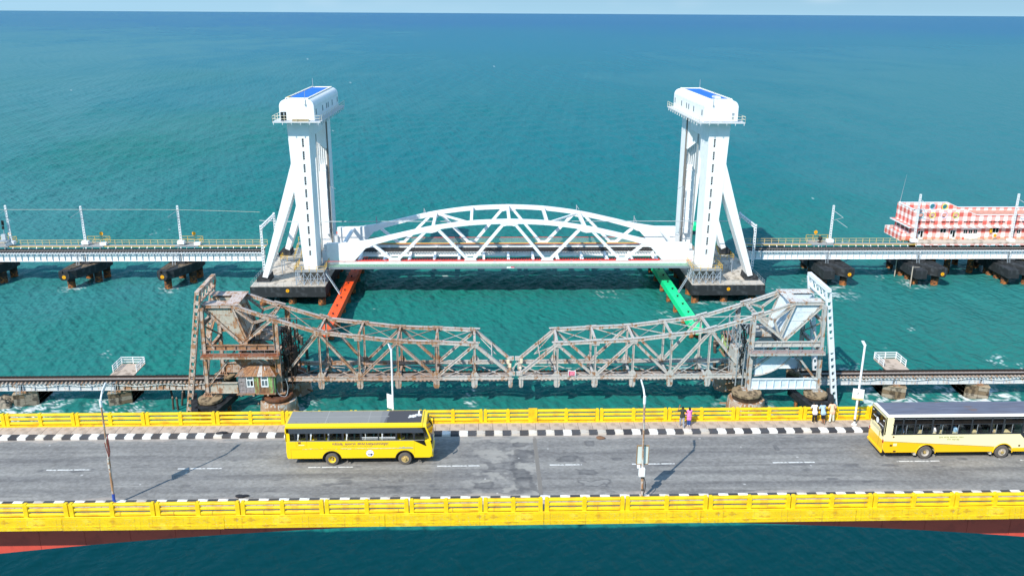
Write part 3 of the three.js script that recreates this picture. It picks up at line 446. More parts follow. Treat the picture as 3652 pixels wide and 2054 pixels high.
{
  let t = thing('person', 'person in dark olive shirt and grey trousers raising a phone at the sea side railing', 'person', [15.85, PV, -62.95]);
  const P = figure(t, [15.85, PV, -63.05], { height: 1.74, sw: 0.19, lean: 0.03, legs: [[[-0.11, 0.5, -0.06], [-0.13, 0.1, -0.12]], [[0.09, 0.5, 0.12], [0.08, 0.1, 0.26]]], arms: [[[-0.34, 1.3, -0.22], [-0.2, 1.6, -0.34]], [[0.33, 1.22, -0.06], [0.3, 1.0, -0.2]]], shirt: ['dark olive shirt', 0x3c4036], trousers: ['grey trousers', 0x9096a0], shoes: ['pale shoes', 0xb9aea0] });
  const ph = P([-0.13, 1.66, -0.42]); const p = thing('mobile_phone', 'black phone held up by the person in the dark olive shirt', 'phone', ph); part('body', new RoundedBoxGeometry(0.16, 0.08, 0.012, 2, 0.005).translate(...ph), blackP, p); part('screen', box(ph[0] - 0.07, ph[0] + 0.07, ph[1] - 0.033, ph[1] + 0.033, ph[2] + 0.006, ph[2] + 0.0075), glassD, p);
  t = thing('person', 'person in long pink tunic and blue trousers with an arm round the neighbour', 'person', [16.45, PV, -63.2]);
  figure(t, [16.45, PV, -63.2], { height: 1.62, sw: 0.165, lean: 0.02, longHair: true, hem: 0.6, sleeve: 1.05, legs: [[[-0.08, 0.5, 0], [-0.08, 0.1, 0]], [[0.08, 0.5, 0.02], [0.08, 0.1, 0.03]]], arms: [[[-0.33, 1.12, 0.06], [-0.52, 1.08, 0.16]], [[0.2, 1.12, -0.1], [0.14, 0.95, -0.28]]], shirt: ['pink tunic', 0xf58ac6], trousers: ['blue trousers', 0x2c4a8c], shoes: ['pale sandals', 0xe0d8cc] });
  t = thing('person', 'person in white shirt and black trousers leaning on the railing, leftmost of three', 'person', [26.85, PV, -63.65]);
  figure(t, [26.85, PV, -63.55], { height: 1.7, sw: 0.19, lean: 0.2, hem: 0.8, legs: [[[-0.1, 0.5, 0.0], [-0.12, 0.1, 0.04]], [[0.12, 0.5, 0.0], [0.16, 0.1, 0.02]]], arms: [[[-0.26, 1.16, -0.3], [-0.1, 1.1, -0.52]], [[0.26, 1.16, -0.3], [0.08, 1.1, -0.54]]], shirt: ['white shirt', 0xf1e8ea], trousers: ['black trousers', 0x1d1a1d], shoes: ['cream shoes', 0xd9cdb8] });
  t = thing('person', 'person in light blue shirt and black knee length shorts between two others at the railing', 'person', [27.5, PV, -63.55]);
  figure(t, [27.5, PV, -63.45], { height: 1.68, sw: 0.19, lean: 0.26, hem: 0.82, turn: -0.04, short: 0.5, legs: [[[-0.06, 0.48, 0.02], [0.0, 0.1, 0.06]], [[0.1, 0.48, 0.06], [0.08, 0.1, 0.26]]], arms: [[[-0.28, 1.14, -0.3], [-0.12, 1.08, -0.52]], [[0.28, 1.14, -0.32], [0.1, 1.08, -0.54]]], shirt: ['light blue shirt', 0xa9c6dc], trousers: ['black shorts', 0x17181f], shoes: ['grey shoes', 0x6f6a63] });
  t = thing('person', 'person in peach shirt and pale trousers at the railing, rightmost of three', 'person', [28.3, PV, -63.65]);
  figure(t, [28.3, PV, -63.6], { height: 1.76, sw: 0.2, lean: 0.16, hem: 0.78, turn: -0.05, flare: 0.085, legs: [[[-0.12, 0.5, 0.02], [-0.16, 0.1, 0.06]], [[0.14, 0.5, -0.04], [0.2, 0.1, -0.1]]], arms: [[[-0.3, 1.14, -0.16], [-0.3, 1.02, -0.38]], [[0.32, 1.14, -0.1], [0.3, 1.0, -0.3]]], shirt: ['peach shirt', 0xf4c3a2], trousers: ['pale trousers', 0xd7dbcb], shoes: ['dark shoes', 0x3c3330] });
}
// ---------------------------------------------------------------- buses
// letters of a round south Indian script, drawn as pen strokes in a box one unit high
const PEN = {
  c: [[0, 0, 1, 0], [.5, 0, .5, 1, .1, 1, .1, .6, .5, .5], [.5, .5, .9, .5, .9, 1]], e: [[.6, 1, .6, .2, .3, .1, .2, .4, .4, .5, .5, .3], [.2, .5, .2, 1, .1, 1]], y: [[0, .1, 0, 1, .5, 1, .5, .1], [.5, 1, 1, 1, 1, .1]],
  t: [[0, .1, .7, .1], [.35, .1, .35, .6, .1, .8, .3, 1, .6, .8, .5, .5, .9, .5, .9, 1.3, .3, 1.3]], a: [[.1, .5, .4, .2, .5, .5, .2, .6, .1, 1, .7, 1, .7, .2], [.7, .6, 1, .6, 1, 1.2]], m: [[.1, .1, .1, 1, .5, 1, .5, .4, .8, .3, .9, .6, .6, .7]],
  A: [[.2, 1, .2, .2, .8, .2, .8, 1]], L: [[.1, 1, .1, .4, .4, .3, .5, .7, .5, 1], [.5, .3, .9, .3, .9, 1]], k: [[0, .1, .9, .1], [.5, .1, .5, 1], [.5, .5, .1, .7, .3, 1, .5, .8], [.5, .5, .9, .5, .9, .9]], l: [[.2, .6, .1, .9, .4, 1, .5, .6, .4, .2, .8, .2, .9, .6, .8, 1]],
  r: [[.1, 1, .1, .2, .6, .2, .6, 1, .6, 1.3], [.6, .2, .9, 0]], R: [[.1, 1, .1, .2, .5, .2, .5, 1], [.5, .3, .9, .3, .9, 1.2, .6, 1.3]], v: [[.2, .6, .3, .9, .5, .5, .2, .3, .1, .8, .2, 1, .9, 1, .9, .2]], u: [[.1, 1, .1, .3, .5, .2, .5, 1, .9, 1, .9, .2], [.9, 1, .9, 1.3, .3, 1.3]], '&': [[.8, 1, .2, .3, .4, .1, .6, .3, .2, .8, .5, 1, .8, .6]],
  '.': [], n: [[.1, .4, .3, .2, .4, .5, .2, .9, .5, 1, .6, .4, .9, .4, .9, 1.2]], p: [[.1, .1, .1, 1, .8, 1, .8, .1]],
};
function script(g, text, x, y, h, adv) {
  for (const ch of text) {
    if (ch === ' ') { x += h * 0.8; continue; } if (ch === '.') { g.fillRect(x - adv * 0.6, y - h * 0.42, h * 0.2, h * 0.2); continue; }
    g.beginPath(); for (const s of PEN[ch] ?? []) for (let i = 0; i < s.length; i += 2) g[i ? 'lineTo' : 'moveTo'](x + s[i] * h * 0.85, y + s[i + 1] * h); g.stroke(); x += adv;
  }
}
const printMat = (name, t) => { const m = new THREE.MeshStandardMaterial({ map: t, transparent: true, roughness: 0.5 }); m.name = name; return m; };
const busYellow = M('yellow bus paint', { color: 0xf6d206, rough: 0.32, coat: 0.6 }), busCream = M('cream bus paint', { color: 0xfaeeba, rough: 0.35, coat: 0.5 }), busAmber = M('amber bus paint', { color: 0xfbc404, rough: 0.35, coat: 0.5 }),
  tyreM = M('tyre rubber', { color: 0x5d5854, rough: 0.95 }), paneM = M('window pane', { color: 0x9fb0b2, rough: 0.05, extra: { transmission: 1, thickness: 0, ior: 1.5 } }), frameB = M('window frame', { color: 0x2b2f34, rough: 0.5 }), curtainM = M('white curtain', { color: 0xe8ecec, rough: 0.9, side: true }),
  seatM = M('bus seat', { color: 0x3f4a55, rough: 0.9 }), visorM = M('dark visor', { color: 0x3f464f, rough: 0.35 });
function tyreGeo(r, w) { const p = [[r * 0.56, -w / 2], [r * 0.9, -w / 2], [r * 0.98, -w * 0.38], [r, -w * 0.2], [r, w * 0.2], [r * 0.98, w * 0.38], [r * 0.9, w / 2], [r * 0.56, w / 2]].map((q) => new THREE.Vector2(...q)); const g = new THREE.LatheGeometry(p, 32); g.rotateX(Math.PI / 2); return g; }
function wheel(bus, x, y, z, r, rimM, dished, side) {
  const w = new THREE.Group(); w.name = 'wheel'; const base = bases.get(bus); w.position.set(x - base.x, y - base.y, z - base.z); bus.add(w); bases.set(w, V(x, y, z));
  part('tyre', tyreGeo(r, 0.3).translate(x, y, z), tyreM, w);
  const s = side, o = dished ? 0.02 : 0.12, prof = dished ? [[0.001, 0.0], [0.12, 0.0], [0.14, -0.02], [0.3, 0.03], [0.5, 0.13], [0.57, 0.15], [0.58, 0.1]] : [[0.001, 0.2], [0.16, 0.2], [0.2, 0.12], [0.42, 0.09], [0.5, 0.13], [0.57, 0.15], [0.58, 0.1]];
  const rim = new THREE.LatheGeometry(prof.map(([a, b]) => new THREE.Vector2(a * r, b)), 28); rim.rotateX(s > 0 ? Math.PI / 2 : -Math.PI / 2); rim.translate(x, y, z); part('rim', rim, M(rimM.name + ' rim', { color: rimM.color, rough: 0.6, side: true }), w);
  const nuts = []; for (let i = 0; i < 8; i++) nuts.push(rod(V(x + 0.18 * Math.cos(i * 0.785), y + 0.18 * Math.sin(i * 0.785), z + s * 0.02), V(x + 0.18 * Math.cos(i * 0.785), y + 0.18 * Math.sin(i * 0.785), z + s * 0.15), 0.022, 6));
  part('hub', [rod(V(x, y, z), V(x, y, z + s * (dished ? 0.12 : 0.24)), 0.1, 14), ...(dished ? [] : nuts)], M('hub metal', { color: 0xb39a5c, rough: 0.6 }), w);
}
function arches(list, r, y) { const p = []; for (const x of list) for (let i = 0; i <= 16; i++) { const a = Math.PI * (1 - i / 16); p.push([x + r * Math.cos(a), Math.max(y, y - 0.08 + r * Math.sin(a))]); } return p; }
function roofShell(x0, x1, zn, zf, y0, y1, bev = 0.06) { const r = 0.16, pts = [[zn, y0], [zn, y1 - r], [zn - 0.05, y1 - 0.05], [zn - r, y1]]; const q = pts.map(([z, y]) => [zn + zf - z, y]).reverse(); return sidePrism([...pts, ...q], x0, x1); }
{ // yellow college bus
  const zn = -57.6, zf = -60.02, b = thing('bus', 'bright yellow bus with grey roof covering driving right in the far lane', 'bus', [-9.3, RY, -58.8]);
  const X = (p) => -14.65 + (p - 75) * 0.00451;
  const low = 24.0, sill = 25.43, side = [[-14.55, low], ...arches([X(808), X(1997)], 0.68, low), [-4.15, low], [-3.98, 24.12], [-3.92, 24.7], [-4.0, 25.1], [-4.08, sill], [-14.63, sill], [-14.66, 24.6], [-14.64, 24.15]];
  part('body', prism(side, zf, zn, 0.045), busYellow, b);
  part('wheel_arch_lip', [X(808), X(1997)].map((x) => { const g = new THREE.TorusGeometry(0.69, 0.03, 6, 24, Math.PI); g.translate(x, low - 0.08, zn + 0.005); return g; }), blackP, b);
  part('chassis', [box(-14.3, -4.4, 23.72, 24.02, zf + 0.5, zn - 0.5), box(X(808) - 0.1, X(808) + 0.1, 23.82, 24.0, zf + 0.1, zn - 0.1), box(X(1997) - 0.1, X(1997) + 0.1, 23.82, 24.0, zf + 0.1, zn - 0.1)], blackP, b);
  part('seam', [box(X(145), X(2150), 24.765, 24.785, zn - 0.01, zn + 0.006), box(X(240), X(415), 25.0, 25.012, zn - 0.01, zn + 0.004), box(X(240), X(243), 25.0, 25.42, zn - 0.01, zn + 0.004), box(X(412), X(415), 25.0, 25.42, zn - 0.01, zn + 0.004), box(X(2155), X(2158), 24.3, 25.42, zn - 0.01, zn + 0.004), box(X(150), X(153), 24.05, 24.76, zn - 0.01, zn + 0.004)], M('panel seam', { color: 0xa08d10, rough: 0.7 }), b);
  for (const s of [[zn - 0.02, zn + 0.012], [zf - 0.012, zf + 0.02]]) part('visor_band', prism([[X(135), 26.06], [X(135), 26.47], [X(2200), 26.47], [X(2295), 26.36], [X(2318), 26.06]], s[0], s[1]), visorM, b);
  part('roof', [roofShell(-14.6, -4.62, zn, zf, 26.47, 26.78), sidePrism([[zn, 26.5], [zn - 0.16, 26.72], [zf + 0.16, 26.72], [zf, 26.5]], -4.63, -4.36)], busYellow, b);
  const tarp = canvasTex(1024, 256, (g, w, h) => {
    const R = rng(44); g.fillStyle = '#8a8986'; g.fillRect(0, 0, w, h); for (let i = 0; i < 900; i++) { g.fillStyle = `rgba(${R() < 0.5 ? '70,70,74' : '190,188,182'},${R() * 0.1})`; g.fillRect(R() * w, R() * h, 20 + R() * 120, 1 + R() * 5); }
    g.fillStyle = '#48484d'; g.beginPath(); g.moveTo(w * 0.745, 0); g.lineTo(w * 0.735, h * 0.38); g.lineTo(w * 0.755, h * 0.5); g.lineTo(w * 0.73, h * 0.55); g.lineTo(w * 0.72, h); g.lineTo(w, h); g.lineTo(w, 0); g.fill();
    g.fillStyle = 'rgba(120,120,124,.55)'; g.fillRect(w * 0.69, 0, w * 0.05, h); g.fillStyle = 'rgba(200,198,192,.4)'; g.fillRect(0, h * 0.47, w * 0.74, 5); g.fillRect(w * 0.28, 0, 5, h); g.fillRect(w * 0.6, 0, 3, h);
    g.fillStyle = '#ecebe6'; for (let i = 0; i < 60; i++) { const x = w * (0.9 + R() * 0.09), y = h * (0.35 + (x / w - 0.9) * -2 + R() * 0.18 + 0.08); g.beginPath(); g.ellipse(x, y, 4 + R() * 10, 3 + R() * 8, R() * 3, 0, 7); g.fill(); }
    g.fillRect(w * 0.965, 0, 14, h * 0.45); g.fillStyle = '#3c3c40'; for (let i = 0; i < 9; i++) { g.fillRect(w * (0.06 + i * 0.08), h * 0.06, 7, 5); g.fillRect(w * (0.06 + i * 0.08), h * 0.9, 7, 5); }
  });
  const tg = new THREE.PlaneGeometry(9.75, 2.02).rotateX(-Math.PI / 2).translate(-9.6, 26.786, (zn + zf) / 2); part('roof_covering', tg, M('roof covering', { map: tarp, rough: 0.85 }), b, { keepUV: true, label: 'grey roof covering, dark and peeling at the front' });
  // window band: posts, sills, glazing, curtains
  const W = [[145, 220], [240, 402], [440, 700], [722, 985], [1020, 1280], [1310, 1570], [1592, 1855], [1882, 2140], [2170, 2318]];
  const R = rng(6);
  for (const [z, s] of [[zn, 1], [zf, -1]]) {
    const zi = z - s * 0.05, a = Math.min(z, zi), c = Math.max(z, zi);
    for (let i = 0; i <= W.length; i++) { const l = i ? W[i - 1][1] : 78, r = i < W.length ? W[i][0] : 2332; part('window_post', box(X(l), X(r), sill - 0.01, 26.07, a, c), i === 0 ? busYellow : frameB, b); }
    part('window_sill', box(X(135), X(2318), 25.425, 25.47, Math.min(z - s * 0.05, z + s * 0.008), Math.max(z - s * 0.05, z + s * 0.008)), M('sill strip', { color: 0x8d8a80, rough: 0.5 }), b);
    W.forEach(([l, r], i) => {
      const open = i === 1 ? 0.45 : i === 2 ? 0.38 : i > 2 && i < 8 ? 0.25 : 0, m = l + (r - l) * open;
      part('window', box(X(m), X(r), 25.48, 26.06, z - s * 0.03, z - s * 0.025), paneM, b); part('window_frame', box(X(m) - 0.015, X(m) + 0.015, 25.47, 26.06, z - s * 0.05, z - s * 0.015), frameB, b);
      if (i > 0 && i < 8) for (const k of i === 1 ? [0.15] : i === 7 ? [0.55] : [0.14, 0.62]) { const cx = X(l + (r - l) * (k + R() * 0.08)), g = new THREE.PlaneGeometry(0.16, 0.55, 6, 6), p = g.attributes.position; for (let q = 0; q < p.count; q++) { const t = p.getY(q) / 0.55 + 0.5; p.setX(q, p.getX(q) * (0.45 + 0.9 * Math.abs(t - 0.35)) + 0.06 * t); p.setZ(q, 0.025 * Math.sin(p.getX(q) * 90)); } g.computeVertexNormals(); g.translate(cx, 25.76, z - s * 0.1); part('curtain', g, curtainM, b); }
      if (i === 5 || i === 6) part('window_bar', [0.13, 0.24].map((h) => rod(V(X(l), 25.47 + h, z - s * 0.01), V(X(r), 25.47 + h, z - s * 0.01), 0.018, 6)), whiteP, b);
    });
  }
  part('seat', Array.from({ length: 11 }, (_, i) => [zn - 0.5, zf + 0.5].map((z) => new RoundedBoxGeometry(0.12, 0.5, 0.9, 1, 0.04).translate(-13.9 + i * 0.8, 25.65, z))).flat(), seatM, b);
  part('quarter_glass', prism([[X(2160), 25.42], [X(2322), 25.42], [X(2350), 25.02], [X(2330), 25.04]], zn - 0.01, zn + 0.05), glassD, b);
  part('windscreen', prism([[-4.07, 25.42], [-3.99, 25.08], [-3.93, 25.08], [-4.01, 25.45], [-4.36, 26.5], [-4.42, 26.5]], zf + 0.12, zn - 0.12), glassD, b);
  part('windscreen_post', [zn - 0.07, zf + 0.07].map((z) => beam(V(-4.03, 25.42, z), V(-4.4, 26.5, z), 0.12, 0.1)), busYellow, b);
  part('rear_panel', box(-14.66, -14.58, sill, 26.5, zf, zn), busYellow, b);
  for (const z of [zn - 0.35, zf + 0.35]) part('headlight', new THREE.SphereGeometry(0.14, 14, 8).scale(0.35, 0.8, 1).translate(-3.95, 24.45, z), M('headlight glass', { color: 0xdfe4e6, rough: 0.1 }), b);
  part('bumper', new RoundedBoxGeometry(0.18, 0.26, 2.3, 2, 0.06).translate(-3.98, 24.15, (zn + zf) / 2), busYellow, b);
  for (const z of [zn + 0.14, zf - 0.14]) part('mirror', [rod(V(-4.2, 26.2, z < -59 ? zf : zn), V(-3.95, 25.95, z), 0.025, 6), new RoundedBoxGeometry(0.08, 0.42, 0.2, 2, 0.03).translate(-3.95, 25.7, z)], blackP, b);
  part('vent_badge', [box(X(275), X(318), 25.24, 25.38, zn - 0.01, zn + 0.012)], M('brown badge', { color: 0x7a4a22 }), b);
  part('mud_flap', [box(X(1060), X(1068), 23.62, 24.02, zn - 0.5, zn - 0.1), box(X(2230), X(2238), 23.62, 24.02, zn - 0.5, zn - 0.1)], blackP, b);
  for (const [p, d] of [[808, true], [1997, false]]) { wheel(b, X(p), 23.905, zn - 0.17, 0.5, { name: d ? 'yellow' : 'dusty', color: d ? 0xe8c32a : 0xc2a970 }, d, 1); wheel(b, X(p), 23.905, zf + 0.17, 0.5, { name: 'far', color: 0xc2a970 }, d, -1); }
  const txt = canvasTex(1024, 128, (g, w, h) => { g.clearRect(0, 0, w, h); g.strokeStyle = g.fillStyle = '#8a6068'; g.lineWidth = 7; g.lineJoin = 'round'; const hh = 44; script(g, 'ecy.yt', 8, 40, hh, 36); script(g, 'am.mAL.', 230, 40, hh, 38); script(g, 'kekl', 450, 40, hh, 34); script(g, '&aRvyl.', 600, 40, hh, 38); script(g, 'kl.uRr', 830, 40, hh, 34);
    g.strokeStyle = g.fillStyle = '#a08a52'; g.lineWidth = 3; script(g, 'kmRt lmAnyt mpc. nvl kRly myt', 190, 104, 15, 20); });
  part('lettering', new THREE.PlaneGeometry(4.25, 0.5).translate(X(1290), 25.2, zn + 0.005), printMat('bus lettering', txt), b, { keepUV: true });
  const emb = canvasTex(256, 256, (g, w) => { g.clearRect(0, 0, w, w); g.fillStyle = '#f5f5f7'; g.beginPath(); g.arc(128, 128, 124, 0, 7); g.fill(); g.strokeStyle = '#5a6088'; g.lineWidth = 5; g.stroke(); g.fillStyle = '#2c3560'; const q = (...p) => { g.beginPath(); p.forEach(([x, y], i) => g[i ? 'lineTo' : 'moveTo'](x, y)); g.fill(); }; q([60, 150], [110, 135], [120, 215], [95, 190]); q([130, 150], [190, 130], [215, 170], [170, 225], [140, 200]); q([105, 60], [135, 52], [125, 80]); q([150, 60], [180, 62], [168, 92], [150, 86]); for (let i = 0; i < 10; i++) { g.save(); g.translate(128, 128); g.rotate(i * 0.628 + 0.3); if (i % 3 !== 1) g.fillRect(96, -8, 18, 16); g.restore(); } });
  part('emblem', new THREE.CircleGeometry(0.29, 32).translate(X(1430), 24.42, zn + 0.005), printMat('college emblem', emb), b, { keepUV: true });
  const sil = canvasTex(512, 64, (g, w, h) => { g.clearRect(0, 0, w, h); g.fillStyle = '#b3b39a'; g.beginPath(); g.moveTo(0, h); [[60, 50], [120, 20], [170, 38], [220, 8], [280, 34], [330, 24], [420, 28], [500, 36], [512, 64]].forEach((p) => g.lineTo(...p)); g.fill(); });
  part('skyline_print', new THREE.PlaneGeometry(1.25, 0.2).translate(X(2000), 24.88, zn + 0.005), printMat('pale print', sil), b, { keepUV: true });
  const scr = canvasTex(1024, 32, (g, w, h) => { const R2 = rng(9); g.clearRect(0, 0, w, h); for (let i = 0; i < 46; i++) { g.fillStyle = `rgba(238,228,190,${0.3 + R2() * 0.6})`; const x = Math.pow(R2(), 0.8) * w; g.fillRect(x, 10 + R2() * 10, 10 + R2() * 60, 3 + R2() * 8); } });
  part('scratched_line', new THREE.PlaneGeometry(7.4, 0.13).translate(X(1130), 24.83, zn + 0.0065), printMat('scratches', scr), b, { keepUV: true });
  const rear = canvasTex(128, 32, (g, w, h) => { g.clearRect(0, 0, w, h); g.fillStyle = '#efe4c0'; g.fillRect(8, 8, 110, 16); }); part('plate_print', new THREE.PlaneGeometry(0.5, 0.11).translate(X(328), 25.13, zn + 0.0065), printMat('small print', rear), b, { keepUV: true });
}
{ // cream and amber bus
  const zn = -57.68, zf = -60.15, b = thing('bus', 'cream and amber bus with dark slate roof driving right at the right edge', 'bus', [35.6, RY, -58.9]);
  const X = (p) => 29.84 + (p - 400) * 0.00509, xe = X(2740), low = 24.0, sill = 25.48, wx = [X(1055), X(2215)];
  const side = [[X(440), low], ...arches(wx, 0.72, low), [xe - 0.1, low], [xe, 24.2], [xe, sill], [X(402), sill], [X(398), 24.9], [X(395), 24.35]];
  part('body', prism(side, zf, zn, 0.04), busCream, b);
  for (const [z, s] of [[zn, 1], [zf, -1]]) { const z0 = Math.min(z - s * 0.02, z + s * 0.01), z1 = Math.max(z - s * 0.02, z + s * 0.01);
    const line = (p) => 24.93 - 0.55 * clamp((p - 400) / 1740);
    part('amber_panel', [prism([[X(440), low + 0.004], ...arches([wx[0]], 0.725, low + 0.004), [X(2070), low + 0.004], [X(2080), line(2080)], [X(400), line(400)], [X(397), 24.35]], z0, z1), prism([[wx[1] + 0.73, low + 0.004], [xe - 0.12, low + 0.004], [xe - 0.02, 24.22], [xe - 0.02, 24.3], [wx[1] + 0.72, 24.3]], z0, z1)], busAmber, b); }
  part('wheel_arch_lip', wx.map((x) => new THREE.TorusGeometry(0.74, 0.04, 6, 26, Math.PI).translate(x, low - 0.08, zn + 0.01)), busAmber, b);
  part('pinstripe', [beam(V(X(402), 24.95, zn + 0.008), V(X(2140), 24.4, zn + 0.008), 0.02, 0.022)], M('brown stripe', { color: 0x7d6740 }), b);
  part('roof', [roofShell(X(400), xe, zn, zf, 26.9, 27.06)], M('pale roof rim', { color: 0xf3efe2, rough: 0.5 }), b);
  part('roof_covering', box(X(440), xe - 0.1, 27.05, 27.068, zf + 0.17, zn - 0.17), M('slate tarpaulin', { map: tex(512, 256, (x, y) => { const n = fbm(x / 40, y / 10, 4, 0, 0, 351), s = fbm(x / 90, y / 5, 3, 0, 0, 353); let c = lerp3(hex(0x5c6070), hex(0x767a8a), n); c = lerp3(c, hex(0x43434a), sstep(0.62, 0.75, s) * 0.5); return lerp3(c, hex(0x80645a), sstep(0.55, 0.7, fbm(x / 50 + 9, y / 50, 3, 0, 0, 357)) * (x < 120 ? 0.55 : 0.08)); }, 11.5, 2.4), rough: 0.8 }), b);
  const W = [[515, 645], [670, 830], [850, 1085], [1110, 1380], [1400, 1675], [1695, 1970], [1990, 2150], [2175, 2450], [2480, 2700]];
  const R = rng(12);
  for (const [z, s] of [[zn, 1], [zf, -1]]) {
    const a = Math.min(z, z - s * 0.06), c = Math.max(z, z - s * 0.06);
    for (let i = 0; i <= W.length; i++) { const l = i ? W[i - 1][1] : 400, r = i < W.length ? W[i][0] : 2740; part('window_post', box(X(l), X(r), sill - 0.01, 26.91, a, c), i === 0 ? busCream : frameB, b); }
    part('window_rail', [box(X(500), xe, 26.28, 26.34, z - s * 0.06, z + s * 0.004), box(X(500), xe, 26.83, 26.91, z - s * 0.06, z + s * 0.003), box(X(500), xe, sill - 0.02, sill + 0.06, z - s * 0.06, z + s * 0.005)], frameB, b);
    W.forEach(([l, r], i) => {
      const m = l + (r - l) * (0.3 + 0.25 * R());
      part('window', box(X(m), X(r), sill + 0.05, 26.29, z - s * 0.04, z - s * 0.034), paneM, b); part('top_light', box(X(l), X(r), 26.33, 26.84, z - s * 0.04, z - s * 0.034), M('tinted pane', { color: 0x4d565c, rough: 0.06, extra: { transmission: 1, thickness: 0, ior: 1.5 } }), b);
      part('window_frame', [box(X(m) - 0.012, X(m) + 0.012, sill + 0.05, 26.29, z - s * 0.05, z - s * 0.02), box(X(l), X(r), 26.74, 26.755, z - s * 0.03, z - s * 0.01)], galv, b);
      part('window_bar', [rod(V(X(l), sill + 0.17, z - s * 0.012), V(X(r), sill + 0.17, z - s * 0.012), 0.012, 5), rod(V(X(l), sill + 0.28, z - s * 0.012), V(X(r), sill + 0.28, z - s * 0.012), 0.012, 5)], frameB, b);
    });
  }
  part('seat', Array.from({ length: 12 }, (_, i) => [zn - 0.55, zf + 0.55].map((z) => new RoundedBoxGeometry(0.13, 0.7, 0.95, 1, 0.04).translate(X(560) + i * 0.82, 25.75, z))).flat(), M('dark seat', { color: 0x23262a, rough: 0.9 }), b);
  part('cab_panel', prism([[X(2430), sill + 0.02], [X(2740), sill + 0.02], [X(2740), 24.75], [X(2560), 24.78]], zn - 0.01, zn + 0.012), frameB, b);
  for (const [p, col] of [[690, 0x9fc3e8], [1175, 0xe8e8ea], [1500, 0x8fb8d8], [2025, 0xf0f3f8]]) { const pg = thing('person', `passenger in ${col === 0x9fc3e8 ? 'light blue shirt at the rear side window' : col === 0xe8e8ea ? 'white top at the third side window' : col === 0x8fb8d8 ? 'pale blue top at the middle side window' : 'white shirt near the front side window'} of the cream bus`, 'person', [X(p), sill, zn - 0.55]); seated(pg, X(p), sill - 0.02, zn - 0.5, col); }
  // rear
  const xr = X(398) - 0.012, rg = (pts, x0, x1) => sidePrism(pts.map(([t, y]) => [zn + (zf - zn) * t, y]), x0, x1);
  part('rear_panel', rg([[0, sill - 0.02], [0, 26.95], [1, 26.95], [1, sill - 0.02]], X(400), X(412)), busCream, b);
  const rw = part('rear_window', rg([[0.06, 25.3], [0.05, 26.78], [0.93, 26.78], [0.95, 25.75], [0.82, 25.72], [0.75, 25.85], [0.3, 25.78], [0.14, 25.3]], xr - 0.02, X(400)), glassD, b);
  part('rear_print', [rg(circ(0.52, 26.1, 0.09).map(([t, y]) => [t, 26.1 + (y - 26.1) * 2.6]), xr - 0.026, xr - 0.018), rg([[0.1, 26.0], [0.38, 26.0], [0.38, 26.06], [0.1, 26.06]], xr - 0.026, xr - 0.018), rg([[0.62, 26.2], [0.82, 26.2], [0.82, 26.26], [0.62, 26.26]], xr - 0.026, xr - 0.018), rg(circ(0.12, 26.5, 0.05, 12), xr - 0.026, xr - 0.018), rg(circ(0.86, 26.6, 0.045, 12), xr - 0.026, xr - 0.018)], whiteP, rw);
  part('rear_amber_panel', rg([[0.01, 24.03], [0.01, 24.93], [0.99, 24.93], [0.99, 24.03]], xr - 0.01, X(400)), busAmber, b);
  part('rear_ledge', rg([[0.2, 25.5], [0.2, 25.7], [0.84, 25.7], [0.84, 25.5]], xr - 0.05, X(400)), M('beige ledge', { color: 0xd8cca6, rough: 0.6 }), b);
  part('rear_bumper', [new RoundedBoxGeometry(0.16, 0.22, 2.4, 2, 0.05).translate(X(392), 24.06, (zn + zf) / 2)], busAmber, b);
  for (const t of [0.03, 0.97]) part('tail_light', rg([[t - 0.025, 24.8], [t - 0.025, 25.05], [t + 0.025, 25.05], [t + 0.025, 24.8]], xr - 0.02, X(400)), M('red lamp glass', { color: 0xb2231c, rough: 0.2 }), b);
  part('door_line', rg([[0.3, 24.1], [0.3, 25.45], [0.312, 25.45], [0.312, 24.1]], xr - 0.016, X(400)), M('panel seam'), b);
  part('vent', [box(X(500), X(540), 24.52, 24.66, zn - 0.01, zn + 0.016), box(X(562), X(602), 24.05, 24.17, zn - 0.01, zn + 0.016), box(X(2440), X(2468), 24.42, 24.55, zn - 0.01, zn + 0.016)], M('brown vent', { color: 0x5a3a1c }), b);
  part('fuel_cap', rod(V(X(540), 25.3, zn - 0.02), V(X(540), 25.3, zn + 0.015), 0.07, 14), M('brown badge'), b);
  part('panel_print', box(X(550), X(604), 24.55, 24.76, zn - 0.01, zn + 0.014), busCream, b);
  part('chassis', [box(X(460), xe - 0.3, 23.7, 24.02, zf + 0.5, zn - 0.5), ...wx.map((x) => box(x - 0.1, x + 0.1, 23.8, 24, zf + 0.1, zn - 0.1))], blackP, b);
  part('mud_flap', [box(X(890), X(930), 23.7, 24.02, zn - 0.45, zn - 0.1), box(X(2040), X(2068), 23.7, 24.02, zn - 0.45, zn - 0.1)], M('pale flap', { color: 0xcfc8b8 }), b);
  wx.forEach((x, i) => { for (const [z, s] of [[zn - 0.17, 1], [zf + 0.17, -1]]) wheel(b, x, 23.935, z, 0.53, { name: 'grey', color: 0xb5ada2 }, i === 0, s); });
  const txt = canvasTex(512, 96, (g, w, h) => { g.clearRect(0, 0, w, h); g.strokeStyle = g.fillStyle = '#8f9660'; g.lineWidth = 4; script(g, 'tmR yrcu kRkl.pm &nvl', 6, 22, 22, 22); script(g, 'kAk. lRmvtu', 150, 66, 22, 22); });
  part('lettering', new THREE.PlaneGeometry(2.25, 0.42).translate(X(1440), 25.18, zn + 0.006), printMat('bus lettering print', txt), b, { keepUV: true });
}
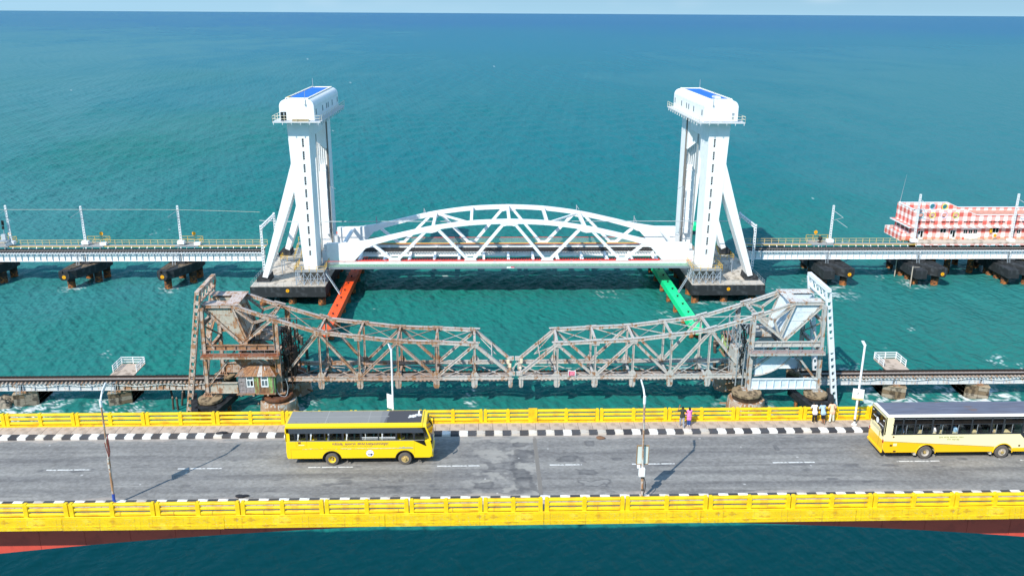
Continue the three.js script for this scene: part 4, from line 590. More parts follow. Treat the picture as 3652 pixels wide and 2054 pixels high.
// ---------------------------------------------------------------- the old rolling bridge: two leaves, their frames, piers, approaches
const CX = 4.55, ZN = -120.3, ZF = -126.3, TOP = [[6.2, 8.45], [11.9, 8.75], [17.6, 8.98], [23.3, 9.7], [29.05, 10.45], [35.8, 12.6], [41.3, 14.6], [45.6, 14.6]], BOT = [0.6, 6.2, 11.9, 17.6, 23.3, 29.05, 35];
function leaf(s, steel, label) {
  const X = (d) => CX + s * d, t = thing('bascule_leaf', label, 'bridge', [X(20), 3, -123.3]), st = (d) => steel(d), P = (d, y, z) => V(X(d), y, z);
  for (const z of [ZN, ZF]) {
    const dz = z === ZN ? 1 : -1;
    for (let i = 0; i < 7; i++) { part('top_chord', laced(P(...TOP[i], z), P(...TOP[i + 1], z), 0.42, 0.42), st(TOP[i][0]), t); part('cover_plate', beam(P(TOP[i][0], TOP[i][1] + 0.24, z), P(TOP[i + 1][0], TOP[i + 1][1] + 0.24, z), 0.56, 0.04), s < 0 ? M('pale rosy cover plate', { map: rustTex(407, 0xd2c2ba, 0.42, 0.1), rough: 0.8 }) : greyS, t); }
    part('end_post', laced(P(6.2, 8.45, z), P(0.75, 3.65, z), 0.4, 0.4, true), st(3), t);
    for (let i = 0; i < 6; i++) part('bottom_chord', [laced(P(BOT[i], 3.12, z), P(BOT[i + 1], 3.12, z), 0.42, 0.5, false, 0.5), beam(P(BOT[i] + 0.02, 2.86, z + dz * 0.1), P(BOT[i + 1] - 0.02, 2.86, z + dz * 0.1), 0.5, 0.04)], st(BOT[i]), t);
    for (let i = 0; i < 5; i++) part('vertical', ibeam(P(TOP[i][0], 3.2, z), P(TOP[i][0], TOP[i][1], z), 0.3, 0.3, 0.04), st(TOP[i][0]), t);
    const DG = [[6.2, 8.3, 11.9, 3.2], [17.6, 8.85, 11.9, 3.2], [17.6, 8.85, 23.3, 3.2], [29.05, 10.3, 23.3, 3.2], [29.05, 10.3, 34.8, 3.3]];
    for (const [a, b, c, e] of DG) part('diagonal', laced(P(a, b, z), P(c, e, z), 0.36, 0.34), st(a), t);
    for (let i = 0; i < 6; i++) {                        // hanger plates below the bottom chord
      const d = BOT[i], w0 = i ? 0.95 : 0.55, w1 = i ? 0.46 : 0.32, o = i ? 0 : 0.2;
      part('hanger_plate', [prism([[X(d + o) - w0, 3.1], [X(d + o) + w0, 3.1], [X(d + o) + w1, 2.75], [X(d + o) + w1, 1.85], [X(d + o) + w1 * 0.6, 1.5], [X(d + o) - w1 * 0.6, 1.5], [X(d + o) - w1, 1.85], [X(d + o) - w1, 2.75]], z + dz * 0.22, z + dz * 0.26), box(X(d + o) - 0.03, X(d + o) + 0.03, 1.55, 3.0, z + dz * 0.26, z + dz * 0.36)], st(d), t);
      if (i) part('gusset_plate', prism([[X(d) - 0.75, 3.35], [X(d) + 0.75, 3.35], [X(d) + 0.25, 4.2], [X(d) - 0.25, 4.2]], z + dz * 0.2, z + dz * 0.235), st(d), t);
    }
    for (let i = 0; i < 6; i++) { const [d, y] = TOP[i]; part('gusset_plate', [prism([[X(d) - 0.7, y + 0.12], [X(d) + 0.7, y + 0.12], [X(d) + 0.5, y - 0.55], [X(d) - 0.5, y - 0.55]], z + dz * 0.2, z + dz * 0.24), beam(P(d - 0.85, TOP[i][1] + 0.25, z), P(d + 0.85, TOP[i][1] + 0.25 + (i > 3 ? 0.5 : 0.1), z), 0.62, 0.03)], st(d), t); }
    // the counterweight arm
    for (const [a, b, c, e, w] of [[40.2, 8.8, 35.8, 12.4, 0.45], [40.2, 8.8, 45.5, 14.4, 0.45], [39.5, 9.2, 41.2, 14.4, 0.4], [38.4, 12.0, 41.2, 14.4, 0.3], [38.4, 12.0, 36.2, 12.7, 0.3], [38.4, 12.0, 39.4, 9.4, 0.3]]) part('counterweight_arm', laced(P(a, b, z), P(c, e, z), w, w * 0.9), st(38), t);
    const C = [35.6, 10.3], arc = (r, a0, a1, n = 16) => Array.from({ length: n + 1 }, (_, i) => { const a = mix(a0, a1, i / n); return [X(C[0] + r * Math.cos(a)), C[1] + r * Math.sin(a)]; });
    part('rolling_segment', [prism([...arc(7.1, -1.5, -0.5), ...arc(4.6, -0.62, -1.42)], z - 0.08, z + 0.08), ...[0.15, 0.45, 0.75, 1.0].map((k) => beam(P(C[0] + 4.8 * Math.cos(-1.45 + k * 0.9), C[1] + 4.8 * Math.sin(-1.45 + k * 0.9), z + dz * 0.12), P(C[0] + 7 * Math.cos(-1.45 + k * 0.9), C[1] + 7 * Math.sin(-1.45 + k * 0.9), z + dz * 0.12), 0.1, 0.08))], s > 0 ? M('pale blue plate', { map: dirtTex(409, 0xdbe7f0, 0xc2d0da, 0.8, 5), rough: 0.6 }) : st(37), t);
    part('tread', prism([...arc(7.22, -1.52, -0.46), ...arc(7.1, -0.46, -1.52)], z - 0.32, z + 0.32), st(37), t);
    part('segment_brace', [beam(P(35.7, 4.2, z + dz * 0.15), P(40.9, 8.4, z + dz * 0.15), 0.3, 0.3), beam(P(35.4, 5.4, z), P(39.4, 8.6, z), 0.3, 0.3)], s > 0 ? greyS : st(37), t);
  }
  for (let i = 0; i < 6; i++) { const [d, y] = TOP[i]; part('cross_strut', i === 5 ? [beam(P(d - 0.3, y + 0.1, ZN), P(d - 0.3, y + 0.1, ZF), 0.08, 0.22), beam(P(d + 0.3, y + 0.1, ZN), P(d + 0.3, y + 0.1, ZF), 0.08, 0.22), ...[1, 2, 3, 4].map((k) => beam(P(d - 0.3, y + 0.12, ZN - k * 1.2), P(d + 0.3, y + 0.12, ZN - k * 1.2), 0.42, 0.03))] : ibeam(P(d, y, ZN - 0.2), P(d, y, ZF + 0.2), 0.3, 0.36, 0.04), st(d), t); }
  for (let i = 0; i < 5; i++) { const [a, ya] = TOP[i], [b, yb] = TOP[i + 1]; part('lateral_brace', [beam(P(a + 0.3, ya, ZF + 0.2), P(b - 0.3, yb, ZN - 0.2), 0.14, 0.1), beam(P(a + 0.3, ya + 0.06, ZN - 0.2), P(b - 0.3, yb + 0.06, ZF + 0.2), 0.07, 0.07)], st(a), t); }
  part('sway_brace', [beam(P(6.15, 8.2, ZN - 0.3), P(2.9, 5.6, ZN - 3), 0.1), beam(P(6.15, 8.2, ZF + 0.3), P(2.9, 5.6, ZN - 3), 0.1), beam(P(3.6, 6.2, ZN - 0.2), P(3.6, 6.2, ZF + 0.2), 0.14), beam(P(6.2, 6.4, ZN - 0.2), P(6.2, 6.4, ZF + 0.2), 0.16), beam(P(6.2, 8.2, ZN - 0.3), P(6.2, 6.4, ZN - 3), 0.1), beam(P(6.2, 8.2, ZF + 0.3), P(6.2, 6.4, ZN - 3), 0.1)], st(4), t);
  for (let i = 0; i < 6; i++) part('floor_beam', ibeam(P(BOT[i] + (i ? 0 : 0.2), 2.2, ZN - 0.2), P(BOT[i] + (i ? 0 : 0.2), 2.2, ZF + 0.2), 0.35, 1.1, 0.05), st(BOT[i]), t);
  for (let i = 0; i < 6; i++) part('bottom_brace', [beam(P(BOT[i] + 0.3, 2.75, ZN - 0.3), P(BOT[i + 1] - 0.3, 2.75, ZF + 0.3), 0.14, 0.1), beam(P(BOT[i] + 0.3, 2.68, ZF + 0.3), P(BOT[i + 1] - 0.3, 2.68, ZN - 0.3), 0.14, 0.1)], st(BOT[i]), t);
  for (const z of [-122.4, -124.1]) part('stringer', ibeam(P(0.7, 1.95, z), P(35, 1.95, z), 0.3, 0.6), st(14), t);
  const sl = []; for (let d = 0.9; d < 35; d += 0.62) sl.push(box(X(d) - 0.12, X(d) + 0.12, 2.25, 2.36, -121.7, -124.8)); part('sleeper', sl, M('steel sleeper', { map: T.rustMid, color: 0xb5a79d, rough: 0.9 }), t, { kind: 'stuff' });
  for (const z of [-122.4, -124.1]) part('rail', ibeam(P(0.6, 2.45, z), P(35, 2.45, z), 0.13, 0.17, 0.035), railS, t);
  part('walkway_plate', box(X(0.9), X(35), 2.37, 2.4, -122.75, -123.75), M('chequer plate', { color: 0x8d8178, rough: 0.85 }), t);
  // counterweight: two slabs on a common block with an open trough between them
  const cw = [[41.15, 14.45], [45.45, 14.45], [40.55, 8.85], [39.55, 9.25]].map(([d, y]) => [X(d), y]), cwM = s > 0 ? M('pale blue plate') : cwR, low = [[40.35, 12.6], [44.0, 12.6], [40.55, 8.9], [39.6, 9.3]].map(([d, y]) => [X(d), y]);
  const body = part('counterweight', [prism(cw, ZN - 0.14, ZN - 1.7), prism(cw, ZF + 0.14, ZF + 1.7), prism(low, ZN - 1.7, ZF + 1.7)], cwM, t, { label: s > 0 ? 'pale blue plated counterweight box' : 'rust streaked counterweight box' });
  for (const cap of [box(X(40.4), X(45.7), 14.78, 14.84, ZN + 0.25, ZN - 1.75), box(X(40.4), X(45.7), 14.78, 14.84, ZF - 0.25, ZF + 1.75), box(X(40.4), X(42.3), 14.785, 14.83, ZN - 1.75, ZF + 1.75)]) part('counterweight_cap', cap, M(s > 0 ? 'faded cap plate' : 'rosy cap plate', { map: rustTex(s > 0 ? 401 : 403, s > 0 ? 0xe2e2e2 : 0xd6c6be, 0.4, 0.1), rough: 0.8 }), body);
  for (const k of [1, 2, 3]) part('plate_seam', box(X(40.3 + k * 0.1), X(41 + k * 1.1), 9.1 + k * 1.35, 9.14 + k * 1.35, ZN - 0.1, ZN - 0.15), st(35), body);
  return t;
}
leaf(-1, (d) => (d > 27 ? rustM : d > 20 ? rustM : d > 8 ? M('pinkish faded paint', { map: rustTex(411, 0xc0a99c, 0.46, 0.25), rough: 0.8 }) : rustL), 'rusty brown left half of the old steel truss bridge with rust streaked counterweight');
leaf(1, (d) => (d > 22 ? greyS : rustL), 'grey right half of the old steel truss bridge with pale counterweight');

function tower(s, steel, steel2, label) {
  const X = (d) => CX + s * d, P = (d, y, z) => V(X(d), y, z), zn = -119.35, zf = -127.25, t = thing('support_tower', label, 'bridge tower', [X(40), 1.2, -123.3]);
  for (const z of [zn, zf]) {
    const dz = z === zn ? 1 : -1;
    part('post', [ibeam(P(35.05, 1.3, z), P(35.0, 12.3, z), 0.5, 0.75, 0.06)], steel, t);
    part('post', [laced(P(45.75, 1.0, z), P(45.4, 14.6, z), 0.4, 0.55), beam(P(45.2, 14.2, z), P(45.7, 13.6, z), 0.3, 0.3)], steel, t);
    part('post_brace', [beam(P(45.5, 10.6, z), P(44.1, 8.3, z), 0.25, 0.28)], steel, t);
    part('frame_diagonal', laced(P(41.9, 7.0, z), P(45.4, 2.6, z), 0.3, 0.3), steel, t);
    part('track_girder', [ibeam(P(35.3, 8.55, z), P(45.5, 8.55, z), 0.5, 0.75, 0.06), ...[36.5, 38, 39.5, 41, 42.5, 44].map((d) => beam(P(d, 8.25, z + dz * 0.12), P(d, 8.85, z + dz * 0.12), 0.2, 0.06))], steel2, t);
    if (!(s < 0 && z === zn)) part('base_girder', [ibeam(P(35.5, 2.15, z), P(45.6, 2.15, z), 0.55, 1.6, 0.06), ...[1, 2, 3, 4, 5, 6, 7, 8].map((k) => beam(P(35.5 + k * 1.13, 1.45, z + dz * 0.14), P(35.5 + k * 1.13, 2.88, z + dz * 0.14), 0.22, 0.06))], s > 0 ? M('pale blue plate') : steel, t);
    else part('base_girder', [ibeam(P(41.2, 2.15, z), P(45.6, 2.15, z), 0.55, 1.6, 0.06), box(X(36), X(41), 1.4, 3.6, z - 0.9, z - 0.5)], cwR, t);
    part('base_plate', [box(X(34.2), X(35.9), 1.28, 1.42, z - 0.6, z + 0.6)], steel, t); part('base_plate', [box(X(44.9), X(46.4), 0.98, 1.12, z - 0.6, z + 0.6), ...[-0.5, -0.2, 0.1, 0.4].map((q) => box(X(45.6 + q) - 0.05, X(45.6 + q) + 0.05, 1.1, 1.45, z - 0.4, z + 0.55))], steel, t);
    if (z === zn) {
      part('platform_beam', [box(X(34.6), X(45.9), 7.12, 7.5, zn + 0.35, zn + 1.15)], s > 0 ? greyS : rustM, t); part('platform', [box(X(34.6), X(45.9), 7.5, 7.55, zn - 0.1, zn + 1.2)], M(s > 0 ? 'pinkish deck' : 'rusty deck', { map: s > 0 ? T.grey : T.rustMid, color: s > 0 ? 0xe8cfd0 : 0xd9a58c, rough: 0.85 }), t);
      const hr = []; for (let d = 34.7; d < 46; d += 1.85) hr.push(rod(P(d, 7.5, zn + 1.15), P(d, 8.55, zn + 1.15), 0.035, 6)); hr.push(rod(P(34.7, 8.55, zn + 1.15), P(45.8, 8.55, zn + 1.15), 0.035, 6), rod(P(34.7, 8.05, zn + 1.15), P(45.8, 8.05, zn + 1.15), 0.03, 6), rod(P(34.7, 8.55, zn + 1.15), P(34.7, 8.55, zn - 0.1), 0.035, 6), rod(P(34.7, 8.05, zn + 1.15), P(34.7, 8.05, zn - 0.1), 0.03, 6)); part('handrail', hr, s > 0 ? galv : M('rosy rail', { color: 0xa98b84, rough: 0.8 }), t);
    }
  }
  for (const [d, y] of [[35.05, 7.4], [45.6, 7.4], [45.5, 12], [40.5, 7.4]]) part('cross_beam', ibeam(P(d, y, zn), P(d, y, zf), 0.4, 0.6, 0.05), steel, t);
  part('cross_brace', [beam(P(45.5, 7.6, zn), P(45.5, 12, zf), 0.2), beam(P(45.5, 12, zn), P(45.5, 7.6, zf), 0.2), beam(P(45.6, 2.6, zf), P(45.5, 7.2, zf), 0.3)], steel, t);
  // machinery deck, shafts and gears behind the front posts
  part('machinery_deck', box(X(35.4), X(41), 8.95, 9.02, zn - 1.6, zf + 0.4), darkS, t);
  part('machine_box', [box(X(36), X(38.6), 9.02, 9.7, zn - 2, zn - 3.6), box(X(36.6), X(39.6), 9.02, 9.5, zn - 4.4, zn - 5.6), box(X(37), X(37.9), 9.7, 10.2, zn - 2.4, zn - 3.2)], s > 0 ? greyS : rustM, t);
  const G = []; for (const [d, y, z, r] of [[33.9, 9.9, zn - 0.3, 0.42], [34.1, 8.8, zn - 0.5, 0.3], [33.7, 7.6, zn - 0.3, 0.36], [34.2, 10.6, zn - 1.6, 0.4], [33.8, 8.9, zn - 2.4, 0.45], [34.2, 6.4, zn - 0.8, 0.3]]) G.push(new THREE.TorusGeometry(r, 0.09, 6, 16).translate(X(d), y, z), beam(P(d - r, y, z), P(d + r, y, z), 0.07), beam(P(d, y - r, z), P(d, y + r, z), 0.07));
  G.forEach(() => 0); for (let i = 0; i < G.length; i += 3) part('gear_wheel', G.slice(i, i + 3), blackP, t);
  const L = []; for (const z of [zn - 0.6, zn - 2, zn - 4.5, zn - 6.6]) for (const d of [33.3, 34.3]) L.push(beam(P(d, 1.6, z), P(d + 0.1, 11, z), 0.14)); for (const y of [4, 6, 8, 10]) L.push(beam(P(33.3, y, zn - 0.6), P(34.4, y + 1.6, zn - 0.6), 0.1), beam(P(34.3, y, zn - 2), P(33.3, y + 1.6, zn - 2), 0.1), beam(P(33.3, y, zn - 0.6), P(33.4, y, zn - 6.6), 0.1), beam(P(34.3, y + 0.6, zn - 0.6), P(34.4, y + 0.6, zn - 6.6), 0.1)); part('machinery_lattice', L, s > 0 ? galv : M('soot dark steel', { map: T.rustHeavy, color: 0x6a6462, rough: 0.85 }), t);
  part('pinion_cover', [box(X(33.0), X(34.6), 4.6, 7.2, zn - 4.2, zn - 1.2), box(X(33.2), X(34.4), 2.6, 4.6, zn - 3.4, zn - 1.6)], s > 0 ? greyS : M('soot dark steel'), t);
  part('drive_rope', [0, 0.3, 0.6].map((q) => tube([P(33.6 + q * 0.6, 11, zn - 0.2 - q), P(33.9 + q * 0.5, 8.5, zn + 0.1 - q), P(33.5 + q * 0.7, 6, zn - 0.1 - q), P(34 + q * 0.4, 3.5, zn - 0.2 - q)], 0.05, 16)), blackP, t);
  // leaning gantry: battened near and far legs under a trussed head beam
  const head = s > 0 ? M('white grey paint', { color: 0xe4e9ee, rough: 0.6 }) : M('rusty batten steel', { map: rustTex(421, 0xd9c3b4, 0.45, 0.1), rough: 0.8 });
  for (const [z, y1] of [[-119.6, 16.5], [-127.1, 16.7]]) {
    const a = P(45.75, y1, z), b = P(48.9, -2.3, z), n = 17;
    for (const q of [-0.32, 0.32]) part('gantry_leg', beam(P(45.75 + q, y1, z), P(48.9 + q, -2.3, z), 0.5, 0.2), s > 0 ? head : rustM, t);
    for (let i = 1; i < n; i++) { const k = i / n, y = mix(y1, -2.3, k), d = mix(45.75, 48.9, k), h = i === 7 || i === 8 ? 0.55 : 0.3; part('batten_plate', beam(P(d + 0.08, y - h, z + 0.29), P(d - 0.08, y + h, z + 0.29), 0.03, 0.56).translate(0, 0, 0), head, t); }
  }
  part('gantry_beam', [beam(P(45.75, 16.85, -119.2), P(45.75, 17.05, -127.5), 0.6, 0.5), ...Array.from({ length: 9 }, (_, i) => box(X(45.75) - 0.12, X(45.75) + 0.12, 17.1, 17.13, -119.9 - i * 0.85, -120.2 - i * 0.85))], head, t);
  part('gantry_lattice', [beam(P(45.75, 15.2, -119.6), P(45.75, 15.4, -127.1), 0.3, 0.25), ...[0, 1, 2, 3, 4].flatMap((i) => [beam(P(45.75, 15.3, -119.8 - i * 1.46), P(45.75, 16.7, -120.5 - i * 1.46), 0.12), beam(P(45.75, 16.7, -120.5 - i * 1.46), P(45.75, 15.35, -121.26 - i * 1.46), 0.12)])], head, t);
  return t;
}
tower(-1, rustM, rustH, 'rust brown support frame with slanted ladder like gantry on the left caissons');
tower(1, M('stained grey steel', { map: rustTex(431, 0xc6c8c6, 0.43, 0.15), rough: 0.7 }), greyS, 'light grey support frame with slanted white gantry on the right caissons');

function caisson(x, z, r, top, steel, label, wide) {
  const t = thing('bridge_caisson', label, 'bridge pier', [x, SEA, z], 'caissons under the old bridge frames');
  part('cap', new THREE.LatheGeometry([[0.001, top], [r - 0.12, top], [r, top - 0.08], [r + 0.02, top - 0.45], [r - 0.1, top - 0.5], [0.001, top - 0.5]].map((p) => new THREE.Vector2(...p)).reverse(), 36).translate(x, 0, z), M('worn ' + steel + ' cap', { map: steel === 'brown' ? T.rustHeavy : T.stone, color: steel === 'brown' ? 0xb59684 : 0xfff0d8, rough: 0.95 }), t);
  part('drum', [cyl(x, -0.7, top - 0.5, z, r - 0.12, r - 0.06, 36), ...(wide ? [-0.1, -0.4].map((y) => cyl(x, y - 0.06, y + 0.06, z, r, r, 36)) : [])], M('dark wet drum', { map: T.stone, color: 0x6d5d50, rough: 0.95 }), t);
  if (wide) { part('fender_ring', cyl(x, -2.6, 0.12, z, r + 0.75, r + 0.5, 10), M('orange rust plate', { map: rustTex(441 + Math.round(x), 0xdcd6ce, 0.54, 0.05), rough: 0.9 }), t); for (const k of [0, 1, 2, 3]) part('fender_bracket', beam(V(x + (r + 0.6) * Math.cos(k * 1.5 + 0.5), -1.2, z + (r + 0.6) * Math.sin(k * 1.5 + 0.5)), V(x + (r + 1.6) * Math.cos(k * 1.5 + 0.5), -1.3, z + (r + 1.6) * Math.sin(k * 1.5 + 0.5)), 0.2), rustH, t); }
  return t;
}
const g0 = CX - 34.9, g1 = CX + 34.9;
caisson(g0 - 0.6, -119.9, 2.15, 0.9, 'brown', 'round dark brown caisson below the rusty hut', true); caisson(g0, -127.4, 2.15, 1.28, 'brown', 'round caisson behind the rusty hut on the far side', true);
caisson(g1 - 0.1, -118.8, 2.2, 1.28, 'tan', 'round tan caisson with orange rusty ring under the grey frame', true); caisson(g1, -127.4, 2.2, 1.28, 'tan', 'round tan caisson on the far side of the grey frame', true);
caisson(CX - 45.2, -118.6, 1.75, 0.98, 'tan', 'flat tan caisson at the foot of the rusty slanted gantry', false); caisson(CX - 45.5, -127.4, 1.7, 0.98, 'tan', 'far flat tan caisson at the foot of the rusty frame', false);
caisson(CX + 45.3, -118.7, 1.75, 0.98, 'tan', 'flat tan caisson at the foot of the white slanted gantry', false); caisson(CX + 45.5, -127.4, 1.7, 0.98, 'tan', 'far flat tan caisson at the foot of the grey frame', false);
for (const s of [-1, 1]) {
  const X = (d) => CX + s * d, t = thing('cutwater', `dark grey triangular steel cutwater round the ${s < 0 ? 'rusty left' : 'grey right'} outer caisson`, 'cutwater', [X(45.5), SEA, -118]);
  part('cutwater_beam', [beam(V(X(42.5), -0.1, -121.5), V(X(44.0), -0.1, -114.6), 1.0, 0.9)], M('dark grey coating', { map: T.blackConc, color: 0xc8c8cc, rough: 0.7 }), t);
  part('cutwater_beam', [beam(V(X(48.6), -0.1, -121.5), V(X(46.2), -0.1, -114.4), 0.9, 0.9)], M('dark grey coating'), t);
  part('cutwater_cross', [beam(V(X(43.7), -0.1, -116.6), V(X(46.8), -0.1, -116.6), 0.8, 0.9)], M('dark grey coating'), t);
  for (const [d, z] of [[43, -120], [44, -115], [48, -120.5], [46.2, -115]]) part('pile', cyl(X(d), -4, -0.4, z, 0.3), pileM, t);
}
{ // the hut on the left frame
  const t = thing('hut', 'rusty green corrugated hut with two white windows hung on the left frame', 'hut', [-33.6, 1.6, -119.8]), R = rng(61), zf = -118.3;
  part('floor', [box(-36.3, -30.9, 1.55, 1.72, -121.6, -118.1), box(-36.5, -33.9, 1.62, 1.8, -118.1, -117.8)], rustH, t); for (const x of [-35.9, -34.1, -32]) part('floor_bracket', box(x - 0.12, x + 0.12, 1.42, 1.56, -121, -117.85), rustM, t);
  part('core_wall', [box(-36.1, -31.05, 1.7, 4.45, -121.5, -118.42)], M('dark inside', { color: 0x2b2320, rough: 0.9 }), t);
  const corrG = M('green corrugated sheet', { map: T.corr, rough: 0.75 }), corrR = M('rusty corrugated sheet', { map: T.rustHeavy, rough: 0.85 }), plain = M('grey plank', { map: dirtTex(451, 0xb2a7a6, 0x7d6f69, 0.9, 2), rough: 0.9 });
  const win = [[-35.05, -34.0], [-32.93, -31.88]];
  const strip = (x0, x1, y0, y1, m) => part('wall_sheet', [box(x0 + 0.01, x1 - 0.01, y0, y1, zf - 0.1, zf), rod(V((x0 + x1) / 2, y0, zf), V((x0 + x1) / 2, y1, zf), 0.055, 8)], m, t);
  for (let x = -36.1; x < -31.1; x += 0.2) {
    const x1 = x + 0.2, cx = x + 0.1, inWin = win.some(([a, b]) => cx > a - 0.05 && cx < b + 0.05), m = cx < -33.95 ? plain : (cx > -33.85 && cx < -33.3) || (cx > -31.85 && cx < -31.3) ? corrG : corrR;
    if (inWin) { strip(x, x1, 1.72, 2.68, m); strip(x, x1, 4.42, 4.5, m); } else strip(x, x1, 1.72, 4.5, m);
  }
  for (const [a, b] of win) {
    const w = part('window', [box(a, a + 0.12, 2.7, 4.4, zf - 0.08, zf + 0.06), box(b - 0.12, b, 2.7, 4.4, zf - 0.08, zf + 0.06), box(a + 0.12, b - 0.12, 4.28, 4.4, zf - 0.08, zf + 0.06), box(a + 0.12, b - 0.12, 2.7, 2.86, zf - 0.08, zf + 0.08), box(a + 0.12, b - 0.12, 3.72, 3.88, zf - 0.08, zf + 0.05), box((a + b) / 2 - 0.05, (a + b) / 2 + 0.05, 2.86, 3.72, zf - 0.08, zf + 0.05)], whiteP, t, { label: 'white wooden window' });
    part('pane', [box(a + 0.12, (a + b) / 2 - 0.05, 2.86, 3.72, zf - 0.03, zf - 0.02), box(a + 0.12, b - 0.12, 3.88, 4.28, zf - 0.03, zf - 0.02), ...(a < -34 ? [] : [box((a + b) / 2 + 0.05, b - 0.12, 2.86, 3.72, zf - 0.03, zf - 0.02)])], M('grey glass', { color: 0x69757a, rough: 0.1 }), w);
  }
  part('side_wall', [box(-31.05, -30.95, 1.7, 4.5, -121.5, -118.3)], M('green wall paint', { map: dirtTex(457, 0x6f9c62, 0x50754a, 0.8, 3), rough: 0.8 }), t);
  part('side_window', [box(-30.98, -30.9, 2.9, 4.2, -120.1, -119.3)], whiteP, t); part('side_pane', [box(-30.91, -30.88, 3.0, 4.1, -120.0, -119.4)], glassD, t);
  part('rack', [beam(V(-36.2, 4.3, zf + 0.05), V(-36.1, 1.8, zf + 0.05), 0.07), beam(V(-35.3, 4.3, zf + 0.05), V(-35.25, 1.8, zf + 0.05), 0.07), ...[2.4, 3.1, 3.7, 4.2].map((y) => beam(V(-36.15, y, zf + 0.06), V(-35.3, y, zf + 0.06), 0.06))], greyW, t);
  // hipped roof of single sheets
  const y0 = 4.46, y1 = 5.55, ra = -34.75, rb = -32.1, zr = -120.0, e = [-36.6, -30.6, -117.95, -121.9];
  const sheetM = [M('rusty roof sheet', { map: T.roof, rough: 0.8 }), M('brown roof sheet', { map: T.rustHeavy, rough: 0.85 }), M('bare roof sheet', { map: T.rustLight, rough: 0.7 })];
  const facet = (q, m) => { const g = new THREE.BufferGeometry(), [a, b, c, d] = q, n = b.clone().sub(a).cross(c.clone().sub(a)).normalize().multiplyScalar(n0(a, b, c)); const up = q.map((p) => p.clone().addScaledVector(V(0, 1, 0), 0.03)); const all = [...up, ...q], idx = [0, 1, 2, 0, 2, 3, 4, 6, 5, 4, 7, 6, 0, 4, 1, 1, 4, 5, 1, 5, 2, 2, 5, 6, 2, 6, 3, 3, 6, 7, 3, 7, 0, 0, 7, 4]; g.setAttribute('position', new THREE.Float32BufferAttribute(idx.flatMap((i) => all[i].toArray()), 3)); g.computeVertexNormals(); g.setAttribute('uv', new THREE.Float32BufferAttribute(new Float32Array(idx.length * 2), 2)); return g; };
  const n0 = () => 1, N = 15;
  for (let i = 0; i < N; i++) { const a = i / N, b = (i + 0.93) / N, lift = V(0, (i % 2) * 0.03, 0), bx = (k) => mix(e[0], e[1], k), tx = (k) => mix(ra, rb, k); part('roof_sheet', facet([V(bx(a), y0, e[2]), V(bx(b), y0, e[2]), V(tx(b), y1, zr), V(tx(a), y1, zr)].map((p) => p.add(lift)), 0), sheetM[i === 8 || i === 9 ? 2 : R() < 0.5 ? 0 : 1], t); part('roof_sheet', facet([V(bx(b), y0, e[3]), V(bx(a), y0, e[3]), V(tx(a), y1, zr), V(tx(b), y1, zr)].map((p) => p.add(lift)), 0), sheetM[0], t); }
  for (let i = 0; i < 7; i++) { const a = i / 7, b = (i + 0.9) / 7, z = (k) => mix(e[2], e[3], k), zt = (k) => mix(zr + 0.02, zr - 0.02, k); part('roof_sheet', facet([V(e[1], y0, z(a)), V(e[1], y0, z(b)), V(rb, y1, zt(b)), V(rb, y1, zt(a))], 0), M('ochre roof sheet', { map: T.rustMid, color: 0xd9b06a, rough: 0.85 }), t); part('roof_sheet', facet([V(e[0], y0, z(b)), V(e[0], y0, z(a)), V(ra, y1, zt(a)), V(ra, y1, zt(b))], 0), sheetM[1], t); }
  part('ridge_cap', rod(V(ra - 0.1, y1 + 0.04, zr), V(rb + 0.1, y1 + 0.04, zr), 0.07, 8), sheetM[1], t); part('flue', [rod(V(-32.4, 4.9, -119), V(-32.4, 5.6, -119), 0.06, 8)], whiteP, t);
  part('cable', tube([V(-31, 2.2, -118.9), V(-30.4, 1.2, -118.6), V(-29.6, 1.0, -118.7), V(-29.3, 2.2, -119.2), V(-29.6, 3.6, -119.3)], 0.05), galv, t);
}
{
  const t = thing('hut', 'small hut with pink roof and green wall on the far side of the grey frame', 'hut', [39.2, 3, -129]);
  part('wall', [box(38.3, 40.4, 3.4, 6.0, -130.5, -128.6)], M('dark plank wall', { map: T.wood, color: 0xb0a89c, rough: 0.9 }), t); part('green_wall', [box(38.2, 38.3, 3.4, 6.0, -130.5, -128.6), box(38.3, 38.9, 4.2, 6.0, -128.6, -128.55)], M('pale green paint', { map: T.corr, rough: 0.8 }), t);
  part('window', [box(38.18, 38.2, 4.4, 5.6, -129.8, -129.2), box(38.17, 38.19, 4.95, 5.02, -129.8, -129.2)], whiteP, t); part('floor', box(38, 40.6, 3.2, 3.4, -130.6, -127.6), rustH, t);
  for (let i = 0; i < 6; i++) part('roof_sheet', [beam(V(38.0 + i * 0.45 + 0.2, 5.75, -128.1), V(38.0 + i * 0.45 + 0.2, 6.85, -129.6), 0.42, 0.03)], M('pink roof sheet', { map: T.pinkroof, rough: 0.8 }), t); for (let i = 0; i < 6; i++) part('roof_sheet', [beam(V(38.0 + i * 0.45 + 0.2, 5.9, -131), V(38.0 + i * 0.45 + 0.2, 6.85, -129.6), 0.42, 0.03)], M('pink roof sheet'), t);
}
